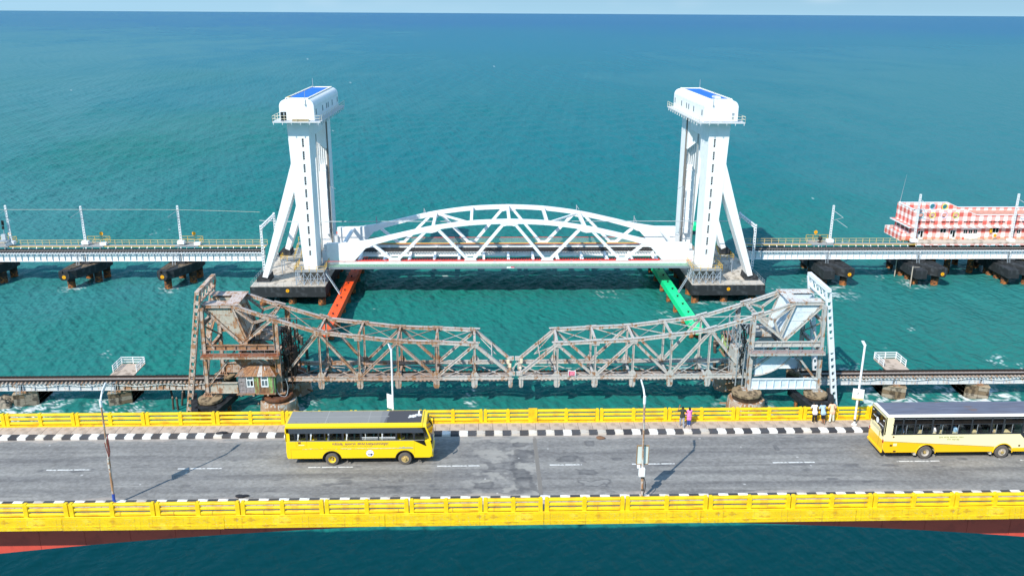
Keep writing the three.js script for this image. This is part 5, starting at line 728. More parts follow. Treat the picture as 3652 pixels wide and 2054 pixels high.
{
  const t = thing('warning_board', 'faded red notice board fixed on the bottom chord of the old truss', 'sign', [12.95, 3.4, -119.9]);
  const face = canvasTex(256, 200, (g, w, h) => { g.fillStyle = '#f0809a'; g.fillRect(0, 0, w, h); g.fillStyle = '#c2385c'; const R = rng(4); g.fillRect(10, 20, 34, 90); g.fillRect(w - 40, 20, 24, 70); g.fillRect(10, 120, 44, 60); g.fillRect(w - 60, 120, 46, 60); g.fillStyle = '#8a3a3a'; g.fillRect(100, 176, 90, 14); g.fillRect(60, 24, 18, 12); g.fillRect(160, 22, 18, 12); g.fillStyle = 'rgba(240,190,190,.5)'; for (let i = 0; i < 40; i++) g.fillRect(R() * w, R() * h, 6 + R() * 30, 3 + R() * 12); });
  part('board', box(12.45, 13.45, 3.42, 4.2, -119.95, -119.91), whiteP, t); part('sign_face', new THREE.PlaneGeometry(0.94, 0.72).translate(12.95, 3.81, -119.905), M('faded red print', { map: face, rough: 0.6 }), t, { keepUV: true }); part('frame', [box(12.38, 12.45, 3.2, 4.35, -119.96, -119.88), box(13.45, 13.52, 3.2, 4.35, -119.96, -119.88), box(12.45, 13.45, 4.2, 4.26, -119.96, -119.88)], whiteP, t);
}
{ // cables, boxes and lock gear where the two leaves meet
  const t = thing('span_lock', 'lock gear with white boxes and cable coils where the two truss halves meet', 'lock gear', [4.55, 3.4, -123.3]);
  for (const z of [ZN, ZF]) part('lock_housing', [box(3.55, 4.46, 3.45, 3.95, z - 0.32, z + 0.32), box(4.64, 5.55, 3.45, 3.95, z - 0.32, z + 0.32)], rustL, t);
  part('control_box', [box(3.3, 3.75, 3.2, 3.8, -125.6, -125.3), box(5.4, 5.8, 3.3, 3.9, -125.6, -125.3), box(3.6, 4.0, 2.8, 3.4, -125, -124.7), box(5.2, 5.6, 2.2, 2.9, -124.8, -124.5)], M('cream box', { color: 0xe6dcc0, rough: 0.6 }), t);
  part('cable', [0, 0.15, 0.3, 0.5].map((q) => tube([V(3.4 + q, 3.3, -125.2), V(3.9 + q * 0.5, 2.5 - q, -124.9), V(4.4, 2.9 - q, -124.8), V(5.2 - q, 3.4, -125.2)], 0.035)), M('pale cable', { color: 0xd6d2c8, rough: 0.7 }), t);
  part('slack_cable', [tube([V(-24, 2.6, -126), V(-18, 2.2, -126), V(-12, 2.7, -126), V(-6, 2.2, -126), V(0, 2.6, -126), V(3.5, 2.2, -126)], 0.05, 60), tube([V(5.6, 2.3, -126), V(9, 2.5, -126), V(13, 2.1, -126), V(19, 2.6, -126), V(25, 2.2, -126), V(33, 2.6, -126)], 0.05, 60)], M('pale cable'), t);
}
// approach viaducts of the old line
function oldSpan(x0, x1, rusty, label) {
  const t = thing('railway_span', label, 'bridge span', [(x0 + x1) / 2, 1.5, -123.25], 'girder spans of the old railway line');
  const m = M('white girder paint', { map: rustTex(461, 0xdfe0e0, 0.37, 0.1), rough: 0.7 }), mr = M('stained white girder', { map: rustTex(463, 0xd2cdc4, 0.44, 0.2), rough: 0.75 });
  for (const [z, dz] of [[-122.5, 1], [-124.0, -1]]) {
    part('girder', [ibeam(V(x0 + 0.1, 1.15, z), V(x1 - 0.1, 1.15, z), 0.4, 1.25, 0.05)], rusty ? mr : m, t);
    const n = rusty ? 16 : 8, sg = boxUV(new THREE.BoxGeometry(0.08, 1.1, 0.14)); for (let i = 0; i <= n; i++) place('stiffener', sg, rusty ? rustM : M('bluish stiffener', { color: 0xa9b4c4, rough: 0.6 }), t, mix(x0 + 0.3, x1 - 0.3, i / n), 1.15, z + dz * 0.1);
  }
  const sl = []; for (let x = x0 + 0.3; x < x1 - 0.1; x += 0.6) { sl.push(box(x - 0.13, x + 0.13, 1.8, 1.95, -124.75, -121.85), box(x - 0.1, x + 0.1, 1.95, 2.02, -122.75, -122.1), box(x - 0.1, x + 0.1, 1.95, 2.02, -124.4, -123.75)); } part('sleeper', sl, M('sleeper steel', { map: rusty ? T.rustMid : T.rustLight, rough: 0.85 }), t, { kind: 'stuff' });
  for (const z of [-122.4, -124.1]) part('rail', ibeam(V(x0, 2.1, z), V(x1, 2.1, z), 0.14, 0.18, 0.04), railS, t);
  for (const z of [-122.75, -123.75]) part('guard_rail', ibeam(V(x0, 2.07, z), V(x1, 2.07, z), 0.12, 0.15, 0.04), M('rusty rail', { color: 0x4a382f, rough: 0.8 }), t);
  part('walkway_plate', [box(x0, x1, 1.96, 1.99, -123.6, -122.9)], M('walk plate', { color: 0xa49a92, rough: 0.85 }), t);
  part('pipe', tube([V(x0, 1.5, -122.2), V(mix(x0, x1, 0.2), 1.3, -122.15), V(mix(x0, x1, 0.45), 1.55, -122.15), V(mix(x0, x1, 0.7), 1.35, -122.15), V(mix(x0, x1, 0.85), 1.6, -122.15), V(x1, 1.4, -122.2)], 0.045, 40), whiteP, t);
  return t;
}
oldSpan(-55.9, CX - 44.6, true, 'rust stained white girder span next to the rusty frame'); oldSpan(-70, -55.9, false, 'white girder span of the old line between the two left stone piers'); oldSpan(-84.2, -70, false, 'white girder span of the old line at the left edge');
oldSpan(CX + 44.6, 63.6, false, 'white girder span of the old line next to the grey frame'); oldSpan(63.6, 77.4, false, 'white girder span of the old line behind the cream bus'); oldSpan(77.4, 91, false, 'white girder span of the old line at the right edge');
for (const [x, s, lab] of [[-69.8, 1, 'old stone pier with rubble foot at the far left'], [-55.7, 1, 'old stone pier with steel ladder near the left street lamp'], [64.0, -1, 'old stone pier behind the parking sign'], [77.2, -1, 'old stone pier behind the cream bus roof'], [-84.2, 1, 'old stone pier beyond the left edge']]) {
  const t = thing('stone_pier', lab, 'bridge pier', [x, SEA, -124], 'stone piers of the old railway line'), q = (pts) => pts.map(([a, b]) => [x + s * a, b]), R = rng(Math.round(x + 200));
  part('core', plan(q([[-1.25, -121.75], [0.1, -122.3], [1.6, -123.1], [1.7, -127.6], [-1.6, -127.6], [-1.6, -123.2]]), -3.2, 0.05, 0.06), stoneM, t);
  for (let k = 0; k < 4; k++) for (let j = 0; j < 2; j++) { const y0 = -2.6 + k * 0.66; part('block', plan(q(j ? [[0.12, -122.24], [1.66, -123.04], [1.68, -123.3], [0.12, -122.5]] : [[-1.3, -121.68], [0.09, -122.22], [0.09, -122.5], [-1.3, -121.95]]), y0 + 0.02, y0 + 0.64, 0.02), M('block ' + Math.floor(R() * 3), { map: T.stone, color: [0xffffff, 0xe0d6c6, 0xc9bba8][Math.floor(R() * 3)], rough: 0.95 }), t); for (let d = 0; d < 3; d++) part('block', plan(q([[1.62, -123.35 - d * 1.4], [1.76, -123.35 - d * 1.4], [1.76, -124.7 - d * 1.4], [1.62, -124.7 - d * 1.4]]), y0 + 0.02, y0 + 0.64, 0.02), stoneM, t); }
  part('coping', plan(q([[-1.35, -121.62], [0.15, -122.15], [1.75, -123.0], [1.85, -127.7], [-1.7, -127.7], [-1.7, -123.1]]), 0.05, 0.24, 0.03), M('pale coping', { map: T.concrete, color: 0xd9cbb6, rough: 0.9 }), t);
  for (const z of [-122.5, -124]) part('bearing', box(x - 0.5, x + 0.5, 0.24, 0.56, z - 0.35, z + 0.35), rustH, t);
  if (s > 0) { const L = thing('ladder', `steel ladder from the girder down to the ${x < -80 ? 'stone pier beyond the left edge' : x < -60 ? 'far left stone pier' : 'stone pier near the left street lamp'}`, 'ladder', [x - 0.2, 0.2, -121.9], 'ladders at the old piers'); part('stile', [-0.3, 0.3].map((k) => beam(V(x - 0.3 + k, 2.0, -122.1), V(x - 0.5 + k, 0.2, -121.75), 0.07)), galv, L); for (let i = 0; i < 6; i++) { const k = (i + 0.5) / 6; part('rung', beam(V(x - 0.6 - 0.2 * k, mix(2, 0.2, k), mix(-122.1, -121.75, k)), V(x - 0.2 * k, mix(2, 0.2, k), mix(-122.1, -121.75, k)), 0.05), galv, L); } }
}
{ const t = thing('rubble', 'brown rocks in the foam at the foot of the far left pier', 'rocks', [-71.6, SEA, -121.8]), R = rng(31); for (let i = 0; i < 7; i++) { const g = new THREE.IcosahedronGeometry(0.5 + R() * 0.7, 1), p = g.attributes.position; for (let k = 0; k < p.count; k++) { const f = 0.75 + 0.5 * hash2(Math.round(p.getX(k) * 90), Math.round((p.getY(k) + p.getZ(k) * 2) * 90), i); p.setXYZ(k, p.getX(k) * f, p.getY(k) * f * 0.8, p.getZ(k) * f); } g.computeVertexNormals(); g.translate(-71.3 - R() * 2.4, -1.9 + R() * 0.5 + (i < 2 ? 0.5 : 0), -121.3 - R() * 2.6); part('rock', g, stoneM, t); } }
for (const [x, w, lab] of [[-56.0, 1, 'small white railed refuge platform beside the old track on the left'], [65.3, 1, 'small white railed refuge platform beside the old track on the right']]) {
  const t = thing('refuge_platform', lab, 'platform', [x, 1.7, -128], 'refuge platforms of the old line');
  part('deck', [box(x - 1.85, x + 1.85, 1.66, 1.8, -129.9, -125.0)], M('pale deck', { map: T.concrete, color: 0xf4e8e2, rough: 0.9 }), t); part('bracket', [beam(V(x - 1.2, 0.5, -124.6), V(x - 1.2, 1.6, -129), 0.2), beam(V(x + 1.2, 0.5, -124.6), V(x + 1.2, 1.6, -129), 0.2)], rustM, t);
  const posts = [[-1.8, -126.4], [-1.8, -128.1], [-1.8, -129.8], [0, -129.8], [1.8, -129.8], [1.8, -128.1], [1.8, -126.4]]; for (const [a, z] of posts) part('post', box(x + a - 0.06, x + a + 0.06, 1.8, 2.95, z - 0.06, z + 0.06), whiteP, t);
  for (const y of [2.1, 2.5, 2.88]) for (const [a, b] of [[V(x - 1.8, y, -126.4), V(x - 1.8, y, -129.8)], [V(x - 1.8, y, -129.8), V(x + 1.8, y, -129.8)], [V(x + 1.8, y, -126.4), V(x + 1.8, y, -129.8)]]) part('rail', beam(a, b, 0.06, 0.12), whiteP, t);
}
{ // fender piles and stumps standing in the water
  const spots = [[-35.7, -149.1], [-34.7, -146.9], [-35.1, -151.4], [-34.4, -150.1], [-33.6, -148.3], [-33.1, -147.3], [-31.2, -142.2], [-30.8, -140.4], [-31.0, -135.1], [-29.6, -135.5], [42.1, -147.4], [41.9, -145], [41, -143.6], [40.6, -141.7], [39, -135.8], [40.4, -135.8], [-48.8, -125.3], [-46.95, -120.4], [-46.1, -120], [-46.2, -122], [-46.9, -125.3], [57, -119.4], [-38, -115.2]], R = rng(55);
  let proto; spots.forEach(([x, z], i) => {
    const ORD = ['first', 'second', 'third', 'fourth', 'fifth', 'sixth', 'seventh', 'eighth', 'ninth', 'tenth', 'eleventh'], zone = (a, b) => (b < -118 && b > -130 ? (a < 0 ? 'a' : 'b') : b > -118 ? 'c' : a < 0 ? 'd' : 'e'), k = zone(x, z), same = spots.filter(([a, b]) => zone(a, b) === k).sort((p, q) => (k === 'a' ? p[0] - q[0] : p[1] - q[1])), n = ORD[same.findIndex((p) => p[0] === x && p[1] === z)];
    const lab = k === 'a' ? `thin leaning timber pile, ${n} from the left in the cluster left of the rusty frame` : k === 'b' ? 'thin timber pile in the water right of the white slanted gantry' : k === 'c' ? 'thin timber pile in front of the rusty frame by the far railing' : k === 'd' ? `dark timber pile stump, ${n} counted from the farthest, behind the rusty frame` : `timber pile stump, ${n} counted from the farthest, behind the grey frame`;
    if (!proto) { proto = thing('timber_pile', lab, 'pile', [x, SEA, z], 'timber piles in the water'); part('shaft', cyl(x, SEA - 1.6, SEA + 1.1, z, 0.3, 0.26, 9), woodM, proto); part('top', new THREE.ConeGeometry(0.27, 0.16, 9).translate(x, SEA + 1.17, z), M('weathered pile top', { color: 0x8b7a68, rough: 0.95 }), proto); }
    const o = i ? copyOf(proto, [x, SEA, z], lab) : proto; const thin = x < -40 || i > 20; o.scale.set(thin ? 0.6 : 1, thin ? 1.6 + R() : 0.9 + R() * 0.7, thin ? 0.6 : 1); o.rotation.set((R() - 0.5) * 0.15, 0, (R() - 0.5) * (thin ? 0.3 : 0.12)); o.userData.group = x < -40 ? 'thin piles left of the rusty frame' : x < 0 ? 'pile stumps behind the rusty frame' : 'pile stumps behind the grey frame';
  });
}
// ---------------------------------------------------------------- the new lift bridge: towers, lift span, foundations, viaducts
const NX = 5.07, LN = -176.2, LF = -190.4;
function railing(posts, h, m, parent, r = 0.05, name = 'handrail') { // posts: list of points along the edge
  const g = []; posts.forEach((p, i) => { g.push(rod(p, p.clone().setY(p.y + h), r, 5)); if (i) { const q = posts[i - 1]; for (const k of [1, 0.5]) g.push(rod(q.clone().setY(q.y + h * k), p.clone().setY(p.y + h * k), r * 0.9, 5)); } });
  return part(name, g, m, parent);
}
const run = (a, b, step) => { const n = Math.max(1, Math.round(a.distanceTo(b) / step)); return Array.from({ length: n + 1 }, (_, i) => a.clone().lerp(b, i / n)); };
function liftTower(s, label) {
  const X = (d) => NX + s * d, t = thing('lift_tower', label, 'bridge tower', [X(42), 2.3, -183.3]), Q = (pts) => pts.map(([d, y]) => [X(d), y]);
  const slit = Array.from({ length: 10 }, (_, i) => 30.0 - i * 2.5 + (i === 9 ? 0.55 : 0)), sw = 0.19, sx = 40.5;
  const hole = (y, i) => Q([[sx - sw, y], [sx - sw, y + (i === 9 ? 1.05 : 1.66)], [sx + sw, y + (i === 9 ? 1.05 : 1.66)], [sx + sw, y]]);
  const legP = [[39.25, 4.5], [39.25, 34.7], [43.4, 34.7], [43.12, 27.5], [43.12, 26.4], [42.88, 21.2], [41.85, 4.5]], strutP = [[43.12, 26.8], [43.12, 26.0], [42.88, 21.2], [49.55, 3.3], [50.55, 3.55]];
  for (const [z0, dz] of [[-171.1, -1], [-195.5, 1]]) {
    const zz = (k) => z0 + dz * k, leg = part('leg', [prism(Q(legP), zz(0), zz(0.35), 0, slit.map(hole)), prism(Q(legP), zz(0.5), zz(5.0)), prism(Q([[39.25, 4.5], [39.25, 34.7], [39.6, 34.7], [39.6, 4.5]]), zz(0.34), zz(0.51)), prism(Q([[41.5, 4.5], [42.8, 34.7], [43.38, 34.7], [43.1, 26.4], [41.83, 4.5]]), zz(0.34), zz(0.51))], white, t);
    slit.forEach((y, i) => { const h = i === 9 ? 1.05 : 1.66; part('window_slit', [box(X(sx - sw), X(sx + sw), y, y + h, zz(0.3), zz(0.33))], glassD, leg); part('slit_bar', [0.25, 0.5, 0.75].map((k) => box(X(sx - sw), X(sx + sw), y + h * k - 0.04, y + h * k + 0.04, zz(0.18), zz(0.29))).concat([box(X(sx) - 0.025, X(sx) + 0.025, y + 0.3, y + h - 0.3, zz(0.2), zz(0.28))]), galv, leg); });
    part('raking_strut', prism(Q(strutP), zz(0.06), zz(3.6)), white, t);
    part('seam', [9.8, 15, 20.2, 25.4, 30.6].map((y) => box(X(39.25), X(42), y, y + 0.03, zz(-0.006), zz(0.05))), M('pale seam', { color: 0xd6dadc }), leg);
    part('haunch', prism(Q([[39.3, 27], [39.3, 34.7], [41.8, 34.7], [41.8, 29]]), zz(4.98), zz(6.6)), white, t);
  }
  part('cross_beam', [box(X(39.6), X(43.2), 31.4, 34.7, -176.3, -190.3)], white, t);
  for (const [z, d] of [[-176.6, 39.5], [-190.15, 39.05]]) part('guide_rail', [box(X(d), X(d + 0.4), 5, 34.9, z - 0.25, z + 0.25)], M('worn guide steel', { color: 0x77736e, rough: 0.7 }), t);
  for (const z of [-179.5, -186.8]) part('guide_column', beam(V(X(41.0), 5, z), V(X(41.0), 32, z), 0.3, 0.3), M('guide column grey', { color: 0x9aa0a2, rough: 0.6 }), t);
  for (let i = 0; i < 5; i++) part('hoist_rope', rod(V(X(39.9 + i * 0.45), 22, -189.9), V(X(39.9 + i * 0.45), 34.6, -189.9), 0.05, 5), M('rope steel', { color: 0x85888a, rough: 0.5, metal: 0.4 }), t);
  part('counterweight_duct', [box(X(39.7), X(40.7), 8, 23.5, -190.3, -189.3), ...Array.from({ length: 7 }, (_, i) => box(X(39.6), X(40.85), 9 + i * 2.2, 9.12 + i * 2.2, -190.3, -189.24))], white, t);
  part('cable_tray', [rod(V(X(38.7), 6, -188), V(X(38.7), 19, -188), 0.12, 6), beam(V(X(38.7), 19, -188), V(X(37.6), 18.4, -188), 0.1)], galv, t);
  // machine house
  const zf = -169.5, zb = -198, y0 = 35.2, y1 = 39.25, r = 1.3, prof = []; for (const [a, b, c, q] of [[37.6, 1, Math.PI, Math.PI / 2], [44.25, -1, Math.PI / 2, 0]]) for (let i = 0; i <= 8; i++) { const w = mix(c, q, i / 8); prof.push([(b > 0 ? a + r : a - r) + r * Math.cos(w), y1 - r + r * Math.sin(w)]); }
  const house = part('machine_house', prism(Q([[37.6, y0], ...prof, [44.25, y0]]), zb, zf, 0.12), white, t);
  part('house_seam', [prism(Q([[37.59, 37.85], [37.59, 37.89], [44.26, 37.89], [44.26, 37.85]]), zb + 0.2, zf + 0.006)], M('pale seam'), house);
  for (const z of [-171.3, -178.4, -182.9, -184.9, -189.7, -196.4]) { const w = part('window', [box(X(37.55), X(37.62), 36.25, 37.35, z - 0.36, z + 0.36)], M('grey frame', { color: 0x8f979c, rough: 0.5 }), house); part('pane', [box(X(37.53), X(37.56), 36.31, 37.29, z - 0.28, z + 0.28)], M('grey pane', { color: 0x5d6a72, rough: 0.08 }), w); }
  if (s < 0) { part('doorway', [box(X(42.95), X(43.9), 35.35, 36.95, zf - 0.1, zf + 0.012)], blackP, house, { label: 'dark open doorway' }); part('door', [box(X(43.9), X(43.96), 35.35, 36.95, zf, zf + 0.7), box(X(43.3), X(43.55), 36.2, 36.8, zf + 0.012, zf + 0.03)], galv, house); }
  else part('louvre', [box(X(43.0), X(43.5), 36.4, 36.95, zf - 0.1, zf + 0.03), box(X(43.0), X(43.5), 35.6, 36.25, zf - 0.1, zf + 0.03), ...[0, 1, 2, 3, 4].map((i) => box(X(42.98), X(43.52), 35.7 + i * 0.25, 35.74 + i * 0.25, zf, zf + 0.05))], galv, house);
  part('roof_sheet', [box(X(39.0), X(42.9), y1 + 0.004, y1 + 0.06, -196.5, -171.2)], blueP, house, { label: 'bright blue flat roof sheet' });
  part('roof_pipe', [...[38.85, 43.05].map((d) => rod(V(X(d), y1 + 0.14, -197.2), V(X(d), y1 + 0.14, -170.2), 0.12, 6)), ...[-197.2, -170.9].map((z) => rod(V(X(38.85), y1 + 0.14, z), V(X(43.05), y1 + 0.14, z), 0.1, 6)), ...Array.from({ length: 18 }, (_, i) => [38.85, 43.05].map((d) => box(X(d) - 0.16, X(d) + 0.16, y1, y1 + 0.3, -196.8 + i * 1.5, -196.6 + i * 1.5))).flat()], M('roof rail white', { color: 0xe9e6da }), house);
  if (s > 0) part('roof_hatch', [box(X(40.6), X(41.7), y1 + 0.06, y1 + 0.35, -176.4, -173.6)], whiteP, house); else part('roof_hatch', [box(X(42.9), X(43.3), y1 - 0.1, y1 + 0.25, -174, -172)], yellowR, house);
  part('lightning_rod', [rod(V(X(s < 0 ? 42.8 : 43), y1, -196.8), V(X(s < 0 ? 42.8 : 43), y1 + 2, -196.8), 0.06, 5), rod(V(X(39.2), y1 - 1, zf + 0.1), V(X(39.2), y1 + 1.7, zf + 0.1), 0.05, 5), box(X(39.1), X(39.35), y1 - 1.1, y1 - 0.8, zf, zf + 0.2)], galv, house);
  part('gallery', [box(X(36.4), X(45.5), y0 - 0.22, y0, zf - 0.1, zf + 0.95), box(X(36.4), X(37.7), y0 - 0.22, y0, zb - 0.9, zf - 0.1), box(X(44.2), X(45.5), y0 - 0.22, y0, zb - 0.9, zf - 0.1), box(X(37.7), X(44.2), y0 - 0.22, y0, zb - 0.9, zb + 0.1), box(X(37.7), X(44.2), y0 - 0.24, y0 - 0.01, zb + 0.1, zf - 0.1)], M('gallery grey', { color: 0xc9cdd0, rough: 0.6 }), t);
  part('gallery_bracket', [...Array.from({ length: 13 }, (_, i) => [beam(V(X(36.45), y0 - 0.2, zf - 0.8 - i * 2.25), V(X(36.45), y0 - 0.75, zf - 0.8 - i * 2.25), 0.18), beam(V(X(36.5), y0 - 0.3, zf - 0.8 - i * 2.25), V(X(38.3), y0 - 0.45, zf - 0.8 - i * 2.25), 0.14)]).flat(), ...Array.from({ length: 6 }, (_, i) => beam(V(X(36.8 + i * 1.7), y0 - 0.2, zf + 0.9), V(X(36.8 + i * 1.7), y0 - 0.6, zf + 0.9), 0.12))], M('gallery grey'), t);
  railing([...run(V(X(36.45), y0, zb - 0.8), V(X(36.45), y0, zf + 0.9), 1.9), ...run(V(X(36.45), y0, zf + 0.9), V(X(45.45), y0, zf + 0.9), 2.2), ...run(V(X(45.45), y0, zf + 0.9), V(X(45.45), y0, zb - 0.8), 2.2)], 1.1, creamR, t, 0.045);
  if (s < 0) part('gallery_box', [box(X(38.7), X(41.8), y0, y0 + 0.4, zf + 0.15, zf + 0.6)], M('brown crate', { color: 0xb1a184, rough: 0.9 }), t);
  // shoes of the struts, gallery at the leg foot with its scaffold, stairs to the track
  for (const z of [-173.2, -193.4]) part('strut_shoe', [prism(Q([[49.2, 2.3], [51.9, 2.3], [51.9, 3.0], [50.7, 4.1], [49.4, 3.5]]), z - 2.1, z + 1.6)], blackC, t);
  for (const [d0, d1, z] of [[38.4, 42.8, -173.6], [38.4, 42.8, -193]]) part('pedestal', box(X(d0), X(d1), 2.3, 4.5, z - 2.3, z + 2.3), M('grey pedestal', { map: T.concrete, color: 0xb9b9b9 }), t);
  return t;
}
liftTower(-1, 'tall white lift bridge tower with blue roof on the left'); liftTower(1, 'tall white lift bridge tower with blue roof on the right');

function footing(s, label) {
  const X = (d) => NX + s * d, t = thing('tower_foundation', label, 'foundation', [X(45), SEA, -183], 'black foundations of the white towers');
  part('pile_cap', [new RoundedBoxGeometry(15.2, 2.15, 30.2, 2, 0.06).translate(X(44.95), 1.15, -183.5)], blackC, t); part('cap_top', box(X(37.42), X(52.48), 2.22, 2.26, -198.4, -168.6), M('pale cap concrete', { map: T.concrete, rough: 0.9 }), t);
  for (const z of [-169.9, -175.5, -181.5, -187.5, -193, -197]) for (const d of [38.5, 44.5, 50.4]) { const p = part('pile', [cyl(X(d), -4.5, 0.2, z, 0.76, 0.76, 18)], pileM, t); part('pile_collar', [cyl(X(d), -0.55, 0.1, z, 0.8, 0.8, 18)], M('dark collar', { color: 0x3c2c24, rough: 0.9 }), p); }
  railing([...run(V(X(37.5), 2.25, -168.6), V(X(52.4), 2.25, -168.6), 1.7), ...run(V(X(52.4), 2.25, -168.6), V(X(52.4), 2.25, -182), 1.7)], 0.95, galv, t, 0.03);
  return t;
}
function accessDeck(s, label) {
  const X = (d) => NX + s * d, t = thing('access_platform', label, 'platform', [X(40), 2.26, -173.5], 'yellow railed platforms at the tower feet');
  part('deck', [box(X(37.6), X(39.1), 5.0, 5.12, -177, -169.4), box(X(39.1), X(43.6), 5.0, 5.12, -171.0, -169.4), box(X(42.3), X(43.6), 5.0, 5.12, -175, -171.0)], M('grating grey', { color: 0x8e9294, rough: 0.7 }), t);
  railing([...run(V(X(37.6), 5.12, -177), V(X(37.6), 5.12, -169.4), 1.4), ...run(V(X(37.6), 5.12, -169.4), V(X(43.6), 5.12, -169.4), 1.4), ...run(V(X(43.6), 5.12, -169.4), V(X(43.6), 5.12, -175), 1.4)], 1.1, yellowR, t, 0.05);
  const g = []; for (const z of [-169.6, -172, -174.5]) for (const d of [37.7, 39, 40.4, 41.8, 43.4]) { if (z < -171 && d > 38.5 && d < 43) continue; g.push(rod(V(X(d), 2.26, z), V(X(d), 5, z), 0.09, 5)); }
  for (const [a, b] of [[37.7, 39], [39, 40.4], [40.4, 41.8], [41.8, 43.4]]) g.push(rod(V(X(a), 2.4, -169.6), V(X(b), 4.9, -169.6), 0.06, 5), rod(V(X(b), 2.4, -169.6), V(X(a), 4.9, -169.6), 0.06, 5), rod(V(X(a), 3.6, -169.6), V(X(b), 3.6, -169.6), 0.05, 5));
  for (const d of [37.7, 43.4]) for (const z of [-169.6, -172]) g.push(rod(V(X(d), 2.4, z), V(X(d), 4.9, z - 2.4), 0.06, 5), rod(V(X(d), 4.9, z), V(X(d), 2.4, z - 2.4), 0.06, 5));
  part('scaffold', g, M('scaffold steel', { color: 0xaab6c2, rough: 0.5, metal: 0.2 }), t);
  // rear landing and two flights up to track level
  part('landing', [box(X(42.4), X(48.2), 5.0, 5.12, -180.2, -177.6), box(X(43.8), X(46.6), 6.2, 6.3, -188.9, -186.6)], M('grating grey'), t);
  railing([...run(V(X(42.4), 5.12, -177.6), V(X(48.2), 5.12, -177.6), 1.4), ...run(V(X(48.2), 5.12, -177.6), V(X(48.2), 5.12, -180.2), 1.4)], 1.1, yellowR, t, 0.05); railing(run(V(X(43.8), 6.3, -188.9), V(X(46.6), 6.3, -188.9), 1.4), 1.1, yellowR, t, 0.05);
  const steps = []; for (let i = 0; i < 9; i++) steps.push(box(X(45.0) - 0.6, X(45.0) + 0.6, 5.15 + i * 0.13, 5.2 + i * 0.13, -180.4 - i * 0.42, -180.0 - i * 0.42)); part('stair_tread', steps, galv, t);
  for (const q of [-0.65, 0.65]) { part('stringer', beam(V(X(45) + q, 5.0, -180.1), V(X(45) + q, 6.3, -184), 0.08, 0.3), galv, t); railing([V(X(45) + q, 5.1, -180.2), V(X(45) + q, 5.6, -181.6), V(X(45) + q, 6.0, -182.8), V(X(45) + q, 6.3, -184)], 1.05, yellowR, t, 0.05); }
  const h = []; for (const d of [42.6, 45, 48]) for (const z of [-177.8, -180]) h.push(rod(V(X(d), 2.26, z), V(X(d), 5, z), 0.09, 5)); h.push(rod(V(X(42.6), 2.4, -177.8), V(X(45), 4.9, -177.8), 0.06, 5), rod(V(X(45), 2.4, -177.8), V(X(48), 4.9, -177.8), 0.06, 5), rod(V(X(45), 4.9, -177.8), V(X(42.6), 2.4, -177.8), 0.06, 5)); part('scaffold', h, M('scaffold steel'), t);
  // slender gangway down to the channel fender
  part('gangway', [beam(V(X(37.6), 4.9, -170), V(X(34.4), 0.9, -167.5), 0.12), beam(V(X(37.6), 4.9, -170.8), V(X(34.4), 0.9, -168.3), 0.12), ...Array.from({ length: 7 }, (_, i) => { const k = (i + 0.5) / 7; return beam(V(mix(X(37.6), X(34.4), k), mix(4.9, 0.9, k), mix(-170, -167.5, k)), V(mix(X(37.6), X(34.4), k), mix(4.9, 0.9, k), mix(-170.8, -168.3, k)), 0.08); })], galv, t);
  return t;
}
for (const s of [-1, 1]) { const w = s < 0 ? 'left' : 'right'; footing(s, `black coated pile cap on rusty piles carrying the ${w} white tower`); accessDeck(s, `yellow railed steel platform and stairs at the foot of the ${w} white tower`); }

